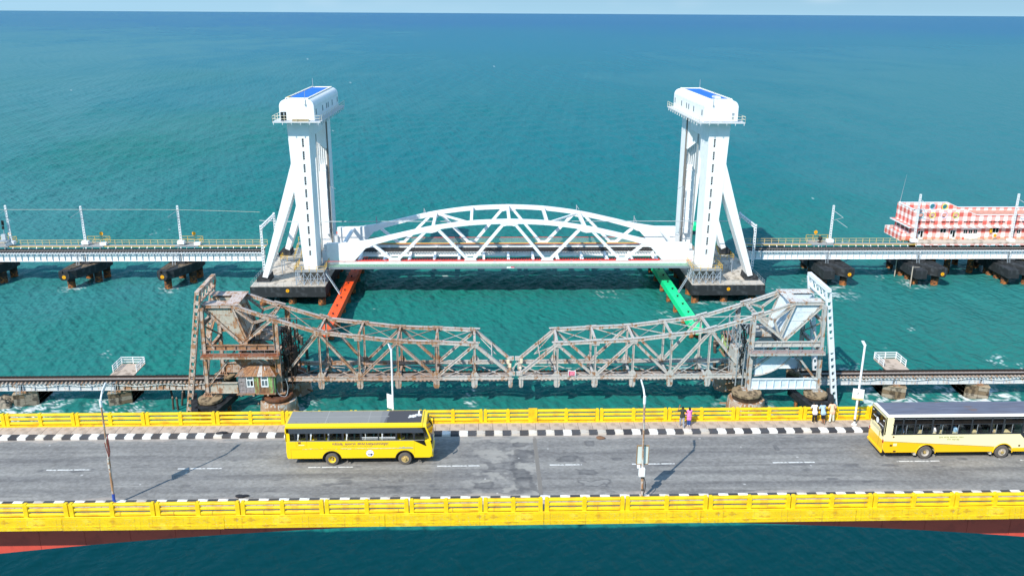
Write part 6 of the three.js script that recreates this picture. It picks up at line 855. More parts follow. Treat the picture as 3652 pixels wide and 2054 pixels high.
{ // the lift span
  const t = thing('lift_span', 'white arched lift span hung between the two white towers', 'bridge', [NX, 4.5, -183.3]), S = (f) => [-1, 1].map((s) => f((d) => NX + s * d, s));
  const upper = [[38.05, 9.33], [33.4, 9.38], [28.4, 10.2], [22.9, 11.48], [15.8, 13.0], [7.9, 14.05], [0, 14.4]], lower = [[0, 13.47], [7.9, 13.12], [14.8, 12.25], [17.7, 11.6], [22.9, 10.42], [27.6, 9.15], [28.8, 8.6], [29.9, 8.35]];
  const smooth = (pts) => new THREE.SplineCurve(pts.map((p) => new THREE.Vector2(...p))).getPoints(40).map((p) => [p.x, p.y]);
  for (const z of [LN, LF]) {
    const half = 0.38, U = smooth(upper.slice(1)), Lw = smooth(lower.slice(0, 6));
    S((X) => { const Q = (p) => p.map(([d, y]) => [X(d), y]);
      part('arch_rib', prism(Q([...U, ...Lw, [28.3, 8.9], [29.2, 8.45]]), z - half, z + half, 0.03), white, t);
      part('end_plate', prism(Q([[38.05, 5.45], [38.05, 9.33], [33.4, 9.376], [29.2, 8.46], [29.9, 8.3], [32.5, 5.45]]), z - half - 0.02, z + half + 0.02), white, t);
      for (const [a, b, c, e] of [[28.3, 8.9, 24.3, 5.5], [17.3, 11.9, 23.6, 5.5], [15.0, 12.4, 8.5, 5.5], [1.0, 13.6, 7.7, 5.5]]) part('diagonal', beam(V(X(a), b, z), V(X(c), e, z), 0.6, 0.58), white, t);
      for (const d of [24, 8.1]) part('node_plate', prism(Q([[d - 1.5, 5.3], [d + 1.5, 5.3], [d + 0.75, 6.05], [d - 0.75, 6.05]]), z - 0.38, z + 0.38), white, t);
      part('node_plate', prism(Q([[14.3, 12.5], [13.6, 12.62], [15.2, 11.75], [16.1, 11.5], [17.1, 11.55], [18.4, 11.5], [17.2, 12.2]]), z - 0.365, z + 0.365), white, t);
    });
    part('node_plate', prism([[NX - 2.1, 13.5], [NX + 2.1, 13.5], [NX + 1.1, 12.9], [NX + 0.5, 13.05], [NX - 0.5, 13.05], [NX - 1.1, 12.9]], z - 0.365, z + 0.365), white, t);
    part('bottom_chord', box(NX - 38, NX + 38, 4.55, 5.42, z - 0.45, z + 0.45), white, t);
  }
  S((X) => { for (const [d, y] of [[7.9, 13.55], [15.9, 12.5]]) part('cross_strut', beam(V(X(d), y, LN - 0.4), V(X(d), y, LF + 0.4), 0.6, 0.75), white, t);
    part('lateral', [beam(V(X(15.9), 12.5, LF + 0.4), V(NX, 13.8, LN - 0.4).lerp(V(X(15.9), 12.5, LF), 0.0).setX(X(8.2)).setY(13.5), 0.4, 0.4)], white, t);
    part('end_portal', [beam(V(X(34.5), 9.0, LN), V(X(34.5), 9.0, LF), 0.6, 0.6)], white, t);
    for (const g of [box(X(38.0), X(39.0), 5.2, 7.6, LN - 1, LN + 0.6), box(X(38.0), X(39.0), 5.2, 7.6, LF - 0.6, LF + 1), box(X(38), X(38.6), 8, 9, LN - 0.6, LN + 0.4)]) part('end_block', g, M('end block grey', { color: 0xd5d9dc, rough: 0.6 }), t); });
  part('cross_strut', beam(V(NX, 13.9, LN - 0.4), V(NX, 13.9, LF + 0.4), 0.6, 0.75), white, t);
  // floor: dark plate in the empty near bay, beams, stringers, the one track
  part('dark_floor', box(NX - 37.5, NX + 37.5, 3.95, 4.05, -183.6, LN - 0.5), M('bitumen plate', { map: dirtTex(501, 0x26221f, 0x3d3129, 0.8, 5), rough: 0.55 }), t);
  for (let i = -7; i <= 7; i++) part('floor_beam', [ibeam(V(NX + i * 5.33, 4.45, LN - 0.4), V(NX + i * 5.33, 4.45, LF + 0.4), 0.5, 0.9, 0.06), prism([[NX + i * 5.33 - 0.35, 4.1], [NX + i * 5.33 + 0.35, 4.1], [NX + i * 5.33 + 0.2, 5.1], [NX + i * 5.33, 5.3], [NX + i * 5.33 - 0.2, 5.1]], -184.35, -184.2)], white, t);
  for (const z of [-184.9, -186.9]) part('stringer', ibeam(V(NX - 38, 4.5, z), V(NX + 38, 4.5, z), 0.5, 0.95, 0.06), white, t);
  const sl = []; for (let x = NX - 37.8; x < NX + 37.9; x += 0.62) sl.push(box(x - 0.12, x + 0.12, 5.0, 5.16, -187.2, -184.3)); part('sleeper', sl, M('pale sleeper', { color: 0xb9bcbe, rough: 0.7 }), t, { kind: 'stuff' });
  for (const z of [-185.05, -186.75]) part('rail', [ibeam(V(NX - 38.5, 5.32, z), V(NX + 38.5, 5.32, z), 0.16, 0.3, 0.06), box(NX - 38.5, NX + 38.5, 5.16, 5.2, z - 0.3, z + 0.3)], railS, t);
  part('centre_plate', box(NX - 38, NX + 38, 5.16, 5.19, -186.2, -185.6), M('walk plate'), t);
  part('service_pipe', [rod(V(NX - 31, 5.75, -189.4), V(NX + 31, 5.75, -189.4), 0.12, 6)], M('yellow pipe', { color: 0xd9b65e, rough: 0.5 }), t);
  // walkways outside both trusses with picket railings and red handrails
  for (const [z0, zo] of [[LN + 0.5, -173.4], [LF - 0.5, -193.2]]) {
    const inn = zo > -180 ? 1 : -1;
    part('walkway', box(NX - 38.2, NX + 38.2, 4.82, 4.9, z0, zo), M('green grating', { map: dirtTex(503, 0x3f8f68, 0x8fb8a4, 0.9, 1.5, 0.4, 0.7), rough: 0.8 }), t); part('walkway_edge', box(NX - 38.2, NX + 38.2, 4.5, 4.92, zo, zo + inn * 0.08), M('edge grey', { color: 0x7e8d97, rough: 0.6 }), t);
    part('red_handrail', [rod(V(NX - 38.2, 6.15, zo), V(NX + 38.2, 6.15, zo), 0.07, 6)], redP, t); part('inner_red_strip', box(NX - 32, NX + 32, 5.42, 5.5, z0 - inn * 1.05, z0 - inn * 0.55), redP, t);
    const pk = []; for (let x = NX - 38.2; x <= NX + 38.2; x += 0.24) pk.push(box(x - 0.025, x + 0.025, 4.92, 6.1, zo - 0.02, zo + 0.02)); part('picket', pk, M('pale picket', { color: 0xd6d8d4, rough: 0.6 }), t, { kind: 'stuff' });
    const fl = []; for (let x = NX - 32; x <= NX + 32; x += 0.55) fl.push(box(x - 0.06, x + 0.06, 5.5, 5.72, z0 - inn * 0.9, z0 - inn * 0.75)); part('red_stud', fl, redP, t, { kind: 'stuff' });
  }
  for (const x of [-29, -20.5, -9.5, 2, 10, 18, 24]) part('lamp_box', box(x - 0.25, x + 0.25, 5.6, 6.2, -173.6, -173.4), whiteP, t); part('equipment', [box(-11.2, -10.4, 4.06, 4.5, -179, -178.4)], blueP, t); part('equipment', [box(-17.8, -16.2, 4.06, 4.3, -179.4, -178.8)], M('beige box', { color: 0xc9b98a }), t);
  for (const [d, y, h] of [[-29.3, 9.35, 2.3], [-18.6, 11.9, 1.6], [15.5, 12.7, 1.6], [28.6, 9.4, 2.4]]) part('wire_bracket', [rod(V(NX + d, y, LF), V(NX + d, y + h, LF), 0.11, 6), rod(V(NX + d, y + h * 0.9, LF), V(NX + d + 0.5, y + h * 0.45, LF + 0.6), 0.05, 5)], galv, t);
  const sg = part('nav_board', [box(4.53, 6.1, 4.55, 4.95, -173.32, -173.26)], whiteP, t, { label: 'small white and red navigation board with lamps' }); part('nav_stripe', [box(5.35, 6.1, 4.72, 4.96, -173.3, -173.24)], M('pink red', { color: 0xd84a72 }), sg); part('nav_lamp', Array.from({ length: 8 }, (_, i) => new THREE.SphereGeometry(0.07, 8, 6).translate(4.65 + i * 0.19, 4.66, -173.22)), whiteP, sg);
}
{ // contact rail and wires
  const t = thing('contact_rail', 'pale overhead contact rail running through both white towers above the track', 'overhead rail', [NX, 11.6, -185.9]);
  part('bar', [rod(V(-49, 11.9, -185.9), V(-44, 11.62, -185.9), 0.06, 6), rod(V(-44, 11.62, -185.9), V(54, 11.58, -185.9), 0.085, 6)], M('contact metal', { color: 0xc9cfd2, rough: 0.4, metal: 0.4 }), t);
  for (const [y0, y1, z] of [[13.9, 14.2, -186.6]]) part('wire', tube([V(-128, y1, z), V(-107, y1, z), V(-87, y1, z), V(-66, y1 - 0.1, z), V(-49, y0 - 0.3, z)], 0.035, 60, 4), M('wire metal', { color: 0xc8c4b6, rough: 0.5 }), t);
}
// channel fenders
for (const [s, m, lab, c] of [[-1, orangeP, 'orange channel fender wall on piles beside the left tower', 0], [1, greenP, 'bright green channel fender wall on piles beside the right tower', 1]]) {
  const x = s < 0 ? -28.75 : 38.85, t = thing('fender_wall', lab, 'fender wall', [x, SEA, -175]);
  for (let z = -148.5; z > -205; z -= 7) part('wall_segment', [new RoundedBoxGeometry(2.0, 1.3, 6.96, 2, 0.06).translate(x, 0.15, z - 3.5)], m, t);
  part('wall_tip', [beam(V(x, 0.15, -205.5), V(x + s * 15, 0.15, -226), 2.0, 1.3), cyl(x + s * 17, -0.5, 0.85, -228.5, 2.6, 2.6, 20)], m, t); part('near_tip', [cyl(x, -0.5, 0.78, -148.2, 1.0, 1.0, 20)], m, t);
  for (let z = -150; z > -206; z -= 7) for (const q of [-0.55, 0.55]) part('pile', cyl(x + q, -4, -0.4, z, 0.5, 0.5, 14), pileM, t);
  part('pile', [cyl(x + s * 17, -4, -0.4, -228.5, 0.9, 0.9, 14)], pileM, t);
  for (let z = -150.9; z > -200; z -= 4.87) part('bollard', [cyl(x, 0.8, 1.1, z, 0.13, 0.1, 10), box(x - 0.24, x + 0.24, 1.06, 1.14, z - 0.07, z + 0.07), box(x - 0.17, x + 0.17, 0.795, 0.84, z - 0.14, z + 0.14)], blackP, t);
}
// masts, portals
function latticeMast(g, x, y0, y1, z, w) { for (const q of [-1, 1]) g.push(beam(V(x + q * w, y0, z), V(x + q * w * 0.8, y1, z), 0.3, 0.1)); const n = Math.round((y1 - y0) / 0.6); for (let i = 0; i <= n; i++) { const y = mix(y0, y1, i / n); g.push(box(x - w, x + w, y - 0.13, y + 0.13, z - 0.14, z + 0.14)); } return g; }
function mast(x, y1, label, arm, z = -188.6) {
  const t = thing('catenary_mast', label, 'mast', [x, 6, z], 'white catenary masts along the new line'); part('column', latticeMast([], x, 6.3, y1, z, 0.2), M('mast white', { color: 0xe3e6e8, rough: 0.5 }), t); part('base', [new RoundedBoxGeometry(1.5, 0.75, 1.1, 1, 0.05).translate(x, 6.35, z)], whiteP, t);
  if (arm) part('cantilever', [rod(V(x, y1 - 1, z), V(x + 1.7, y1 - 2.3, z + 1.8), 0.06, 5), rod(V(x, y1 - 3.4, z), V(x + 1.7, y1 - 2.3, z + 1.8), 0.06, 5), rod(V(x + 0.6, y1 - 3.0, z + 0.5), V(x + 2.6, y1 - 4.4, z + 2.6), 0.05, 5)], galv, t);
  else part('cantilever', [rod(V(x, y1 - 0.9, z), V(x - 1.6, y1 - 2.0, z + 2.0), 0.035, 5), rod(V(x, y1 - 2.6, z), V(x - 1.6, y1 - 2.0, z + 2.0), 0.035, 5), box(x - 0.25, x + 0.25, y1 - 0.95, y1 - 0.8, z - 0.2, z + 0.2), box(x - 0.25, x + 0.25, y1 - 2.7, y1 - 2.5, z - 0.2, z + 0.2)], galv, t);
  return t;
}
mast(-104.3, 14.6, 'white catenary mast by the signal at the left edge', false); mast(-88.2, 14.4, 'white catenary mast second from the left edge', false); mast(-67.3, 14.5, 'white catenary mast nearest the left tower', false); mast(78.2, 14.4, 'white catenary mast with bracket arms between right tower and checked building', true); mast(97.6, 16.9, 'thick white catenary mast at the left end of the checked building', true); mast(120, 17, 'thick white catenary mast at the right edge before the checked building', true);
for (const [s, lab] of [[-1, 'white lattice portal over the track beside the left tower'], [1, 'white lattice portal over the track beside the right tower']]) {
  const x = s < 0 ? -47.4 : 58.3, z0 = -180.4, z1 = -192.5, top = 12.0, t = thing('catenary_portal', lab, 'portal', [x, 2.3, -186], 'lattice portals beside the towers'), m = M('mast white');
  part('column', latticeMast([], x, 2.3, top, z0, 0.22), m, t); part('column', latticeMast([], x, 2.3, top, z1, 0.22), m, t);
  const g = []; for (const y of [top - 0.1, top - 0.7]) g.push(beam(V(x, y, z0 + 0.3), V(x, y, z1 - 0.3), 0.35, 0.12)); for (let i = 0; i < 18; i++) g.push(beam(V(x, top - 0.1, z0 - i * 0.68), V(x, top - 0.7, z0 - (i + (i % 2 ? -0.5 : 0.5)) * 0.68 - 0.1), 0.3, 0.1)); part('head_beam', g, m, t); part('knee', [beam(V(x, top - 2.4, z0), V(x, top - 0.7, z0 - 1.2), 0.15)], m, t);
}
{ const t = thing('signal_post', 'railway signal post with black lamp heads and grey cabinet at the left edge', 'signal', [-105.4, 6.2, -188]); part('post', rod(V(-105.4, 6.2, -188), V(-105, 11.3, -188), 0.08, 6), galv, t); part('lamp_head', [box(-105.25, -104.8, 10.5, 11.5, -187.9, -187.6), box(-105.3, -104.9, 9.6, 10.3, -187.9, -187.6)], blackP, t); part('hood', [rod(V(-105.03, 11.2, -187.6), V(-105.03, 11.2, -187.4), 0.13, 10), rod(V(-105.03, 10.8, -187.6), V(-105.03, 10.8, -187.4), 0.13, 10)], blackP, t); part('cabinet', [box(-105.8, -104.9, 7.2, 8.4, -188.2, -187.6)], M('cabinet grey', { color: 0xb8c0c6 }), t); part('platform', [box(-106.4, -104.3, 6.95, 7.05, -188.9, -187)], galv, t); }
// viaduct spans of the new line
const disc = canvasTex(128, 128, (g) => { g.fillStyle = '#f2ab10'; g.fillRect(0, 0, 128, 128); g.fillStyle = '#5a3d00'; g.font = 'bold 40px sans-serif'; g.textAlign = 'center'; g.fillText('P', 60, 52); g.fillText('78', 64, 98); }), discF = M('number disc', { map: disc, rough: 0.5 });
function plate(t, x, y, z, r = 0.42) { const p = part('number_disc', [new THREE.CylinderGeometry(r, r, 0.05, 20).rotateX(Math.PI / 2).translate(x, y, z)], discY, t); part('disc_face', new THREE.CircleGeometry(r * 0.96, 20).translate(x, y, z + 0.028), discF, p, { keepUV: true }); }
function newSpan(x0, x1, label, refuge) {
  const t = thing('viaduct_span', label, 'bridge span', [(x0 + x1) / 2, 3.2, -185.9], 'white girder spans of the new line');
  for (const [z, dz] of [[-184.9, 1], [-186.9, -1]]) { part('girder', ibeam(V(x0 + 0.12, 4.05, z), V(x1 - 0.12, 4.05, z), 0.62, 1.85, 0.07), white, t); const n = Math.round((x1 - x0) / 1.36), sg = new THREE.BoxGeometry(0.07, 1.6, 0.24); for (let i = 0; i <= n; i++) place('stiffener', sg, M('stiffener', { color: 0xc4ccd2, rough: 0.6 }), t, mix(x0 + 0.4, x1 - 0.4, i / n), 4.05, z + dz * 0.16); }
  const sl = []; for (let x = x0 + 0.3; x < x1 - 0.1; x += 0.62) { sl.push(box(x - 0.13, x + 0.13, 5.0, 5.17, -187.35, -184.25), box(x - 0.1, x + 0.1, 4.98, 5.1, -184.25, -184.15)); } part('sleeper', sl, M('pale sleeper'), t, { kind: 'stuff' });
  part('edge_channel', [box(x0, x1, 4.98, 5.06, -184.3, -184.1)], white, t);
  for (const z of [-185.05, -186.75]) part('rail', [ibeam(V(x0, 5.31, z), V(x1, 5.31, z), 0.17, 0.2, 0.05), box(x0, x1, 5.17, 5.22, z - 0.28, z + 0.28)], railS, t); part('centre_plate', box(x0, x1, 5.17, 5.2, -186.25, -185.6), M('walk plate'), t);
  part('walkway', [box(x0, x1, 5.55, 5.62, -189.6, -188.0)], M('grating grey'), t); part('walkway_edge', [box(x0, x1, 5.5, 5.7, -187.98, -187.86)], M('yellow pipe'), t); for (let x = x0 + 0.5; x < x1; x += 1.7) part('walkway_bracket', beam(V(x, 5.5, -187.9), V(x, 4.6, -187.1), 0.12), white, t);
  railing(run(V(x0 + 0.1, 5.6, -189.5), V(x1 - 0.1, 5.6, -189.5), 1.62), 1.05, M('pale yellow rail', { color: 0xe3c98a, rough: 0.5 }), t, 0.05);
  return t;
}
function refugeDeck(x, label, numberX) {
  const t = thing('refuge_deck', label, 'platform', [x, 5.5, -189.5], 'railed refuge decks of the new line');
  part('deck', [box(x - 1.4, x + 3.6, 5.62, 5.74, -191.6, -187.4)], deckG, t); railing([V(x - 1.4, 5.74, -191.5), V(x + 0.2, 5.74, -191.5), V(x + 1.8, 5.74, -191.5), V(x + 3.6, 5.74, -191.5), V(x + 3.6, 5.74, -190), V(x + 3.6, 5.74, -189.2)], 1.25, yellowR, t, 0.05); part('end_block', new RoundedBoxGeometry(1.4, 0.6, 0.9, 1, 0.04).translate(x + 3.2, 6.0, -188.8), whiteP, t);
  part('number_post', rod(V(numberX, 6.9, -191.4), V(numberX, 7.3, -191.4), 0.04, 5), yellowR, t); plate(t, numberX, 7.65, -191.4, 0.42); part('bracket', [beam(V(x, 5.6, -187.2), V(x, 4.2, -186.9), 0.2), beam(V(x + 2.4, 5.6, -191), V(x + 2.4, 4.4, -187.1), 0.2)], white, t);
}
const JL = [-128.2, -107.6, -87, -66.4, -48.5], JR = [58.6, 76.7, 97.3, 117.9, 138.5];
['white girder span running out of the left edge', 'white girder span between the first two black piers from the left', 'white girder span between second and third black piers from the left', 'white girder span joining the left tower'].forEach((l, i) => newSpan(JL[i], JL[i + 1], l));
['white girder span joining the right tower', 'white girder span before the left half of the checked building', 'white girder span before the right half of the checked building', 'white girder span running out of the right edge'].forEach((l, i) => newSpan(JR[i], JR[i + 1], l));
refugeDeck(-87.6, 'small railed deck with yellow number disc second from the left edge', -85.8); refugeDeck(-67, 'small railed deck with yellow number disc nearest the left tower', -65.3); refugeDeck(-108.2, 'small railed deck by the signal at the left edge', -105.9); refugeDeck(75.2, 'small railed deck with yellow number disc right of the right tower', 75.9);
{ const t = thing('bell_horn', 'black horn shaped signal device on the railed deck right of the right tower', 'signal device', [76.3, 5.74, -189.5]); part('stand', [rod(V(76.3, 5.74, -189.5), V(76.3, 6.6, -189.5), 0.12, 8), box(75.9, 76.7, 5.74, 5.85, -189.9, -189.1)], blackP, t); part('drum', [rod(V(76.0, 6.7, -189.7), V(76.6, 6.7, -189.3), 0.38, 14), new THREE.TorusGeometry(0.4, 0.08, 6, 14).translate(76.3, 6.7, -189.3)], blackP, t); }
function nosePier(x, s, label) {                         // hammerhead with a drawn-out nose towards the road
  const X = (a) => x + s * a, t = thing('viaduct_pier', label, 'bridge pier', [x, SEA, -184], 'black piers of the new line');
  part('cap', plan([[X(-3.2), -179.2], [X(-1.5), -179.2], [X(-0.2), -180.2], [X(2.5), -185.2], [X(3.1), -187.2], [X(3.1), -191], [X(-3.0), -191], [X(-3.1), -186], [X(-3.35), -181]], 0.6, 2.5, 0.06), blackC, t);
  part('cap_slab', plan([[X(-3.0), -180.4], [X(-1.5), -180.4], [X(-0.4), -184.2], [X(-2.9), -184.2]], 2.5, 2.62), s > 0 ? M('rough grey slab', { map: T.stone, color: 0x9c968f, rough: 0.95 }) : M('rough dark slab', { map: T.blackConc, color: 0xd0d0d0, rough: 0.9 }), t); if (s > 0) part('cap_top', plan([[X(-3.0), -184.3], [X(-0.5), -184.3], [X(0.3), -181.6], [X(2.4), -185.4], [X(3.0), -187.2], [X(3.0), -190.9], [X(-2.9), -190.9]], 2.5, 2.51), M('brown grey cap top', { map: T.stone, color: 0xd2c6ba, rough: 0.95 }), t);
  for (const [a, c] of [[-3.3, -2.55], [-2.1, -1.35]]) part('nose_block', box(X(a), X(c), 2.0, 2.54, -179.9, -178.9), blackC, t); const np = part('nose_plate', prism([[X(-3.35), 2.0], [X(-1.2), 2.0], [X(-1.2), 1.2], [X(-1.6), 0.5], [X(-2.9), 0.5], [X(-3.35), 1.2]], -179.1, -178.95), blackC, t); 
  plate(t, X(-2.28), 1.25, -178.92, 0.4); for (const [a, z] of [[-2.2, -181.6], [1.9, -185.6], [-1.8, -189.5], [2, -189.8]]) { const p = part('pile', cyl(X(a), -4.5, 0.65, z, 0.78, 0.78, 18), pileM, t); part('pile_collar', cyl(X(a), -0.4, 0.5, z, 0.81, 0.81, 18), M('dark collar'), p); }
  for (const z of [-184.9, -186.9]) part('bearing', box(x - 0.9, x + 0.9, 2.5, 3.12, z - 0.4, z + 0.4), darkS, t); part('cap_mark', plan([[X(0.6), -186.2], [X(1.5), -186.2], [X(1.4), -185.7], [X(0.5), -185.7]], 2.502, 2.51), whiteP, t);
  part('ladder', [...[-0.3, 0.3].map((q) => beam(V(x - 1.2 + q, 5.0, -184.2), V(x - 1.2 + q, 2.5, -183.4), 0.07)), ...Array.from({ length: 7 }, (_, i) => beam(V(x - 1.5, 2.7 + i * 0.34, -183.45 - i * 0.1), V(x - 0.9, 2.7 + i * 0.34, -183.45 - i * 0.1), 0.05))], galv, t);
}
function blockPier(x, label) {
  const t = thing('approach_pier', label, 'bridge pier', [x, SEA, -181], 'black block piers beside the right approach');
  part('cap', [plan([[x - 1.9, -179.3], [x + 0.5, -179.3], [x + 0.5, -188.7], [x - 1.9, -188.7]], 0.0, 2.0, 0.1)], blackC, t); part('cap', [plan([[x - 2.2, -188.7], [x + 1.0, -188.7], [x + 1.0, -196], [x - 2.2, -196]], 0.2, 2.2, 0.08)], blackC, t);
  for (const z of [-182.3, -188.4, -194.5]) { const p = part('pile', cyl(x - 0.7, -4.5, 0.1, z, 0.8, 0.8, 18), pileM, t); part('pile_collar', cyl(x - 0.7, -0.9, -0.02, z, 0.83, 0.83, 18), M('dark collar'), p); }
}
nosePier(-87, 1, 'black hammerhead pier with yellow disc second from the left edge'); nosePier(-66.4, 1, 'black hammerhead pier with yellow disc nearest the left tower'); nosePier(-107.6, 1, 'black hammerhead pier cut by the left edge');
nosePier(77.2, -1, 'black hammerhead pier with yellow disc right of the right tower'); nosePier(97.8, -1, 'black hammerhead pier with yellow disc below the checked building'); nosePier(118.4, -1, 'black hammerhead pier at the right edge below the checked building');
blockPier(75.9, 'black block pier on rusty piles right of the right tower'); blockPier(96.4, 'black block pier on rusty piles below the left end of the checked building'); blockPier(117.0, 'black block pier on rusty piles at the right edge');
for (const x of [93.9, 94.1]) { const t = thing('mooring_pole', `slim pale pole in the water, ${x < 94 ? 'rear' : 'front'} one beside the block pier below the checked building`, 'pole', [x, SEA, -181]); part('shaft', rod(V(x, -4, x < 94 ? -187.8 : -180.5), V(x, 2.6, x < 94 ? -187.8 : -180.5), 0.13, 8), M('pale pole', { color: 0xb9aea0, rough: 0.8 }), t); part('tie', beam(V(x, 2.4, x < 94 ? -187.8 : -180.5), V(x + 1.5, 2.4, x < 94 ? -187.8 : -180.5), 0.08), M('pale pole'), t); }
for (const s of [-1, 1]) plateOn(s);
function plateOn(s) { const t = thing('number_plate', `yellow round number plate on the black cap of the ${s < 0 ? 'left' : 'right'} white tower`, 'sign', [NX + s * 44.9, 1.4, -168.35]); plate(t, NX + s * (s < 0 ? 45 : 44.9), 1.45, -168.34, 0.36); }

{ // checked control building
  const b = thing('control_building', 'red and white checked control building with round parapet openings on the right', 'building', [112, 6.2, -195]);
  const chk = canvasTex(256, 256, (g) => { g.fillStyle = '#fbf6f4'; g.fillRect(0, 0, 256, 256); g.fillStyle = '#f0b9b0'; g.fillRect(0, 0, 128, 128); g.fillRect(128, 128, 128, 128); g.fillStyle = '#d9665a'; g.fillRect(0, 128, 128, 128); g.fillStyle = '#fbf6f4'; g.fillRect(128, 0, 128, 128); });
  chk.repeat.set(1 / 1.9, 1 / 1.9); const chkM = M('checked paint', { map: chk, rough: 0.7 }), x0 = 97.8, x1 = 140, zf = -190.6, zb = -199.2, glassB = M('dark pane', { color: 0x14171a, rough: 0.06 });
  // front wall with real openings
  const holes = [], rect = (a, b2, c, d) => [[a, c], [a, d], [b2, d], [b2, c]];
  const vents = [[98.58, 102.93], [104.3, 108.3], [109.5, 114.1], [115.45, 119.3], [121, 125]].flatMap(([a, c]) => [0, 1, 2, 3].map((i) => [a + (c - a) * i / 4 + 0.06, a + (c - a) * (i + 1) / 4 - 0.06])), win = [[104.4, 105.8, 7.62, 8.55], [109.85, 110.85, 7.4, 8.35], [111.05, 112.0, 7.4, 8.35], [112.2, 113.1, 7.4, 8.35], [116.6, 118.1, 7.6, 8.9], [121.1, 122, 7.4, 8.3], [122.3, 123.2, 7.4, 8.3]], doors = [[99.3, 100.6, 6.2, 8.15], [106.8, 108.1, 6.2, 8.25]];
  for (const [a, c] of vents) holes.push(rect(a, c, 9.98, 10.26)); for (const w of win) holes.push(rect(w[0], w[1], w[2], w[3])); for (const d of doors) holes.push(rect(d[0], d[1], d[2] + 0.01, d[3])); const ports = [99.4, 102.1, 104.8, 107.5]; for (const p of ports) holes.push(circ(p, 11.72, 0.62, 24));
  const top = [[x0, 12.9], [109.7, 12.9], [112.4, 11.72], [x1, 11.72]];
  part('front_wall', prism([[x0, 6.2], ...top, [x1, 6.2]], zf - 0.3, zf, 0, holes), chkM, b); part('back_wall', prism([[x0, 6.2], ...top, [x1, 6.2]], zb, zb + 0.3, 0, [circ(106.2, 12.0, 0.6, 24), circ(109.2, 11.9, 0.6, 24)]), chkM, b);
  part('end_wall', [box(x0, x0 + 0.3, 6.2, 12.9, zb + 0.3, zf - 0.3)], chkM, b); part('roof_slab', [box(x0 + 0.3, x1, 10.75, 11.0, zb + 0.3, zf - 0.3)], M('pink roof', { map: dirtTex(521, 0xd79a86, 0xb97c6a, 0.8, 4), rough: 0.9 }), b); part('floor_slab', box(x0, x1, 5.7, 6.19, -200, -187.5), M('building floor', { map: T.concrete, rough: 0.9 }), b); part('floor_edge', [box(x0, x1, 5.5, 5.75, -187.5, -187.42)], chkM, b);
  part('coping', [box(x0 - 0.05, 109.7, 12.9, 13.02, zf - 0.35, zf + 0.05), beam(V(109.7, 12.95, zf - 0.15), V(112.4, 11.78, zf - 0.15), 0.4, 0.12), box(112.4, x1, 11.72, 11.84, zf - 0.35, zf + 0.05), box(x0 - 0.05, 109.7, 12.9, 13.02, zb - 0.05, zb + 0.35), beam(V(109.7, 12.95, zb + 0.15), V(112.4, 11.78, zb + 0.15), 0.4, 0.12), box(112.4, x1, 11.72, 11.84, zb - 0.05, zb + 0.35), box(x0 - 0.05, x0 + 0.35, 12.9, 13.02, zb, zf)], whiteP, b);
  part('canopy', [box(x0 - 1.1, x1, 9.0, 9.16, zf, zf + 1.0), box(x0 - 1.1, x0, 9.0, 9.16, zb - 0.5, zf)], chkM, b); part('canopy_end', box(x0 - 1.12, x0 - 1.02, 8.9, 9.2, zb - 0.5, zf + 1.0), whiteP, b);
  for (const [p, c] of ports.map((p, i) => [p, [0x8fd0d8, 0xe8d43c, 0xdcd6ee, 0xc6d24a][i]])) { const g = new THREE.TorusGeometry(0.64, 0.09, 8, 28).translate(p, 11.72, zf + 0.02); part('port_ring', [g], M('ring ' + c.toString(16), { color: c, rough: 0.5 }), b); }
  for (const p of [106.2, 109.2]) part('port_ring', new THREE.TorusGeometry(0.62, 0.08, 8, 28).translate(p, p < 108 ? 12.0 : 11.9, zb + 0.3), M(p < 108 ? 'ring blue' : 'ring lime', { color: p < 108 ? 0x7fc0e8 : 0xc6e04a, rough: 0.5 }), b);
  for (const [a, c] of vents) part('vent_pane', box(a, c, 9.98, 10.26, zf - 0.07, zf - 0.05), glassB, b);
  for (const [a, c, y, h] of win) { const w = part('window', [box(a, a + 0.05, y, h, zf - 0.2, zf + 0.03), box(c - 0.05, c, y, h, zf - 0.2, zf + 0.03), box(a, c, y, y + 0.05, zf - 0.2, zf + 0.03), box(a, c, h - 0.03, h, zf - 0.2, zf + 0.02), box((a + c) / 2 - 0.03, (a + c) / 2 + 0.03, y, h, zf - 0.2, zf + 0.02)], whiteP, b); part('pane', box(a + 0.05, c - 0.05, y + 0.05, h - 0.03, zf - 0.06, zf - 0.04), glassB, w); }
  for (const [a, c, y, h] of doors) { const d = part('door', [box(a, c, y, h, zf - 0.2, zf - 0.12), box(a - 0.06, a, y, h + 0.06, zf - 0.1, zf + 0.03), box(c, c + 0.06, y, h + 0.06, zf - 0.1, zf + 0.03)], whiteP, b); part('pane', [box(a + 0.12, (a + c) / 2 - 0.06, y + 1.1, h - 0.12, zf - 0.12, zf - 0.1), box((a + c) / 2 + 0.06, c - 0.12, y + 0.4, h - 0.12, zf - 0.12, zf - 0.1)], glassB, d); part('handle', box((a + c) / 2 + 0.02, (a + c) / 2 + 0.06, y + 0.9, y + 1.1, zf - 0.12, zf - 0.05), galv, d); }
  for (const g of [box(109.6, 113.4, 8.45, 9.0, zf, zf + 0.012), box(109.6, 113.4, 6.2, 7.36, zf, zf + 0.012)]) part('white_panel', g, whiteP, b); part('inner_wall', [box(x0 + 0.3, x1, 6.2, 10.7, zb + 4, zb + 4.2)], M('inside wall', { color: 0x8f8a84, rough: 0.9 }), b);
  part('balcony', [box(95.9, x0, 5.5, 5.8, -199.8, -191.2), box(95.8, 96.0, 5.5, 7.3, -199.8, -191.2), box(96, x0, 5.5, 7.3, -191.4, -191.2), box(96, x0, 5.5, 7.3, -199.8, -199.6)], chkM, b);
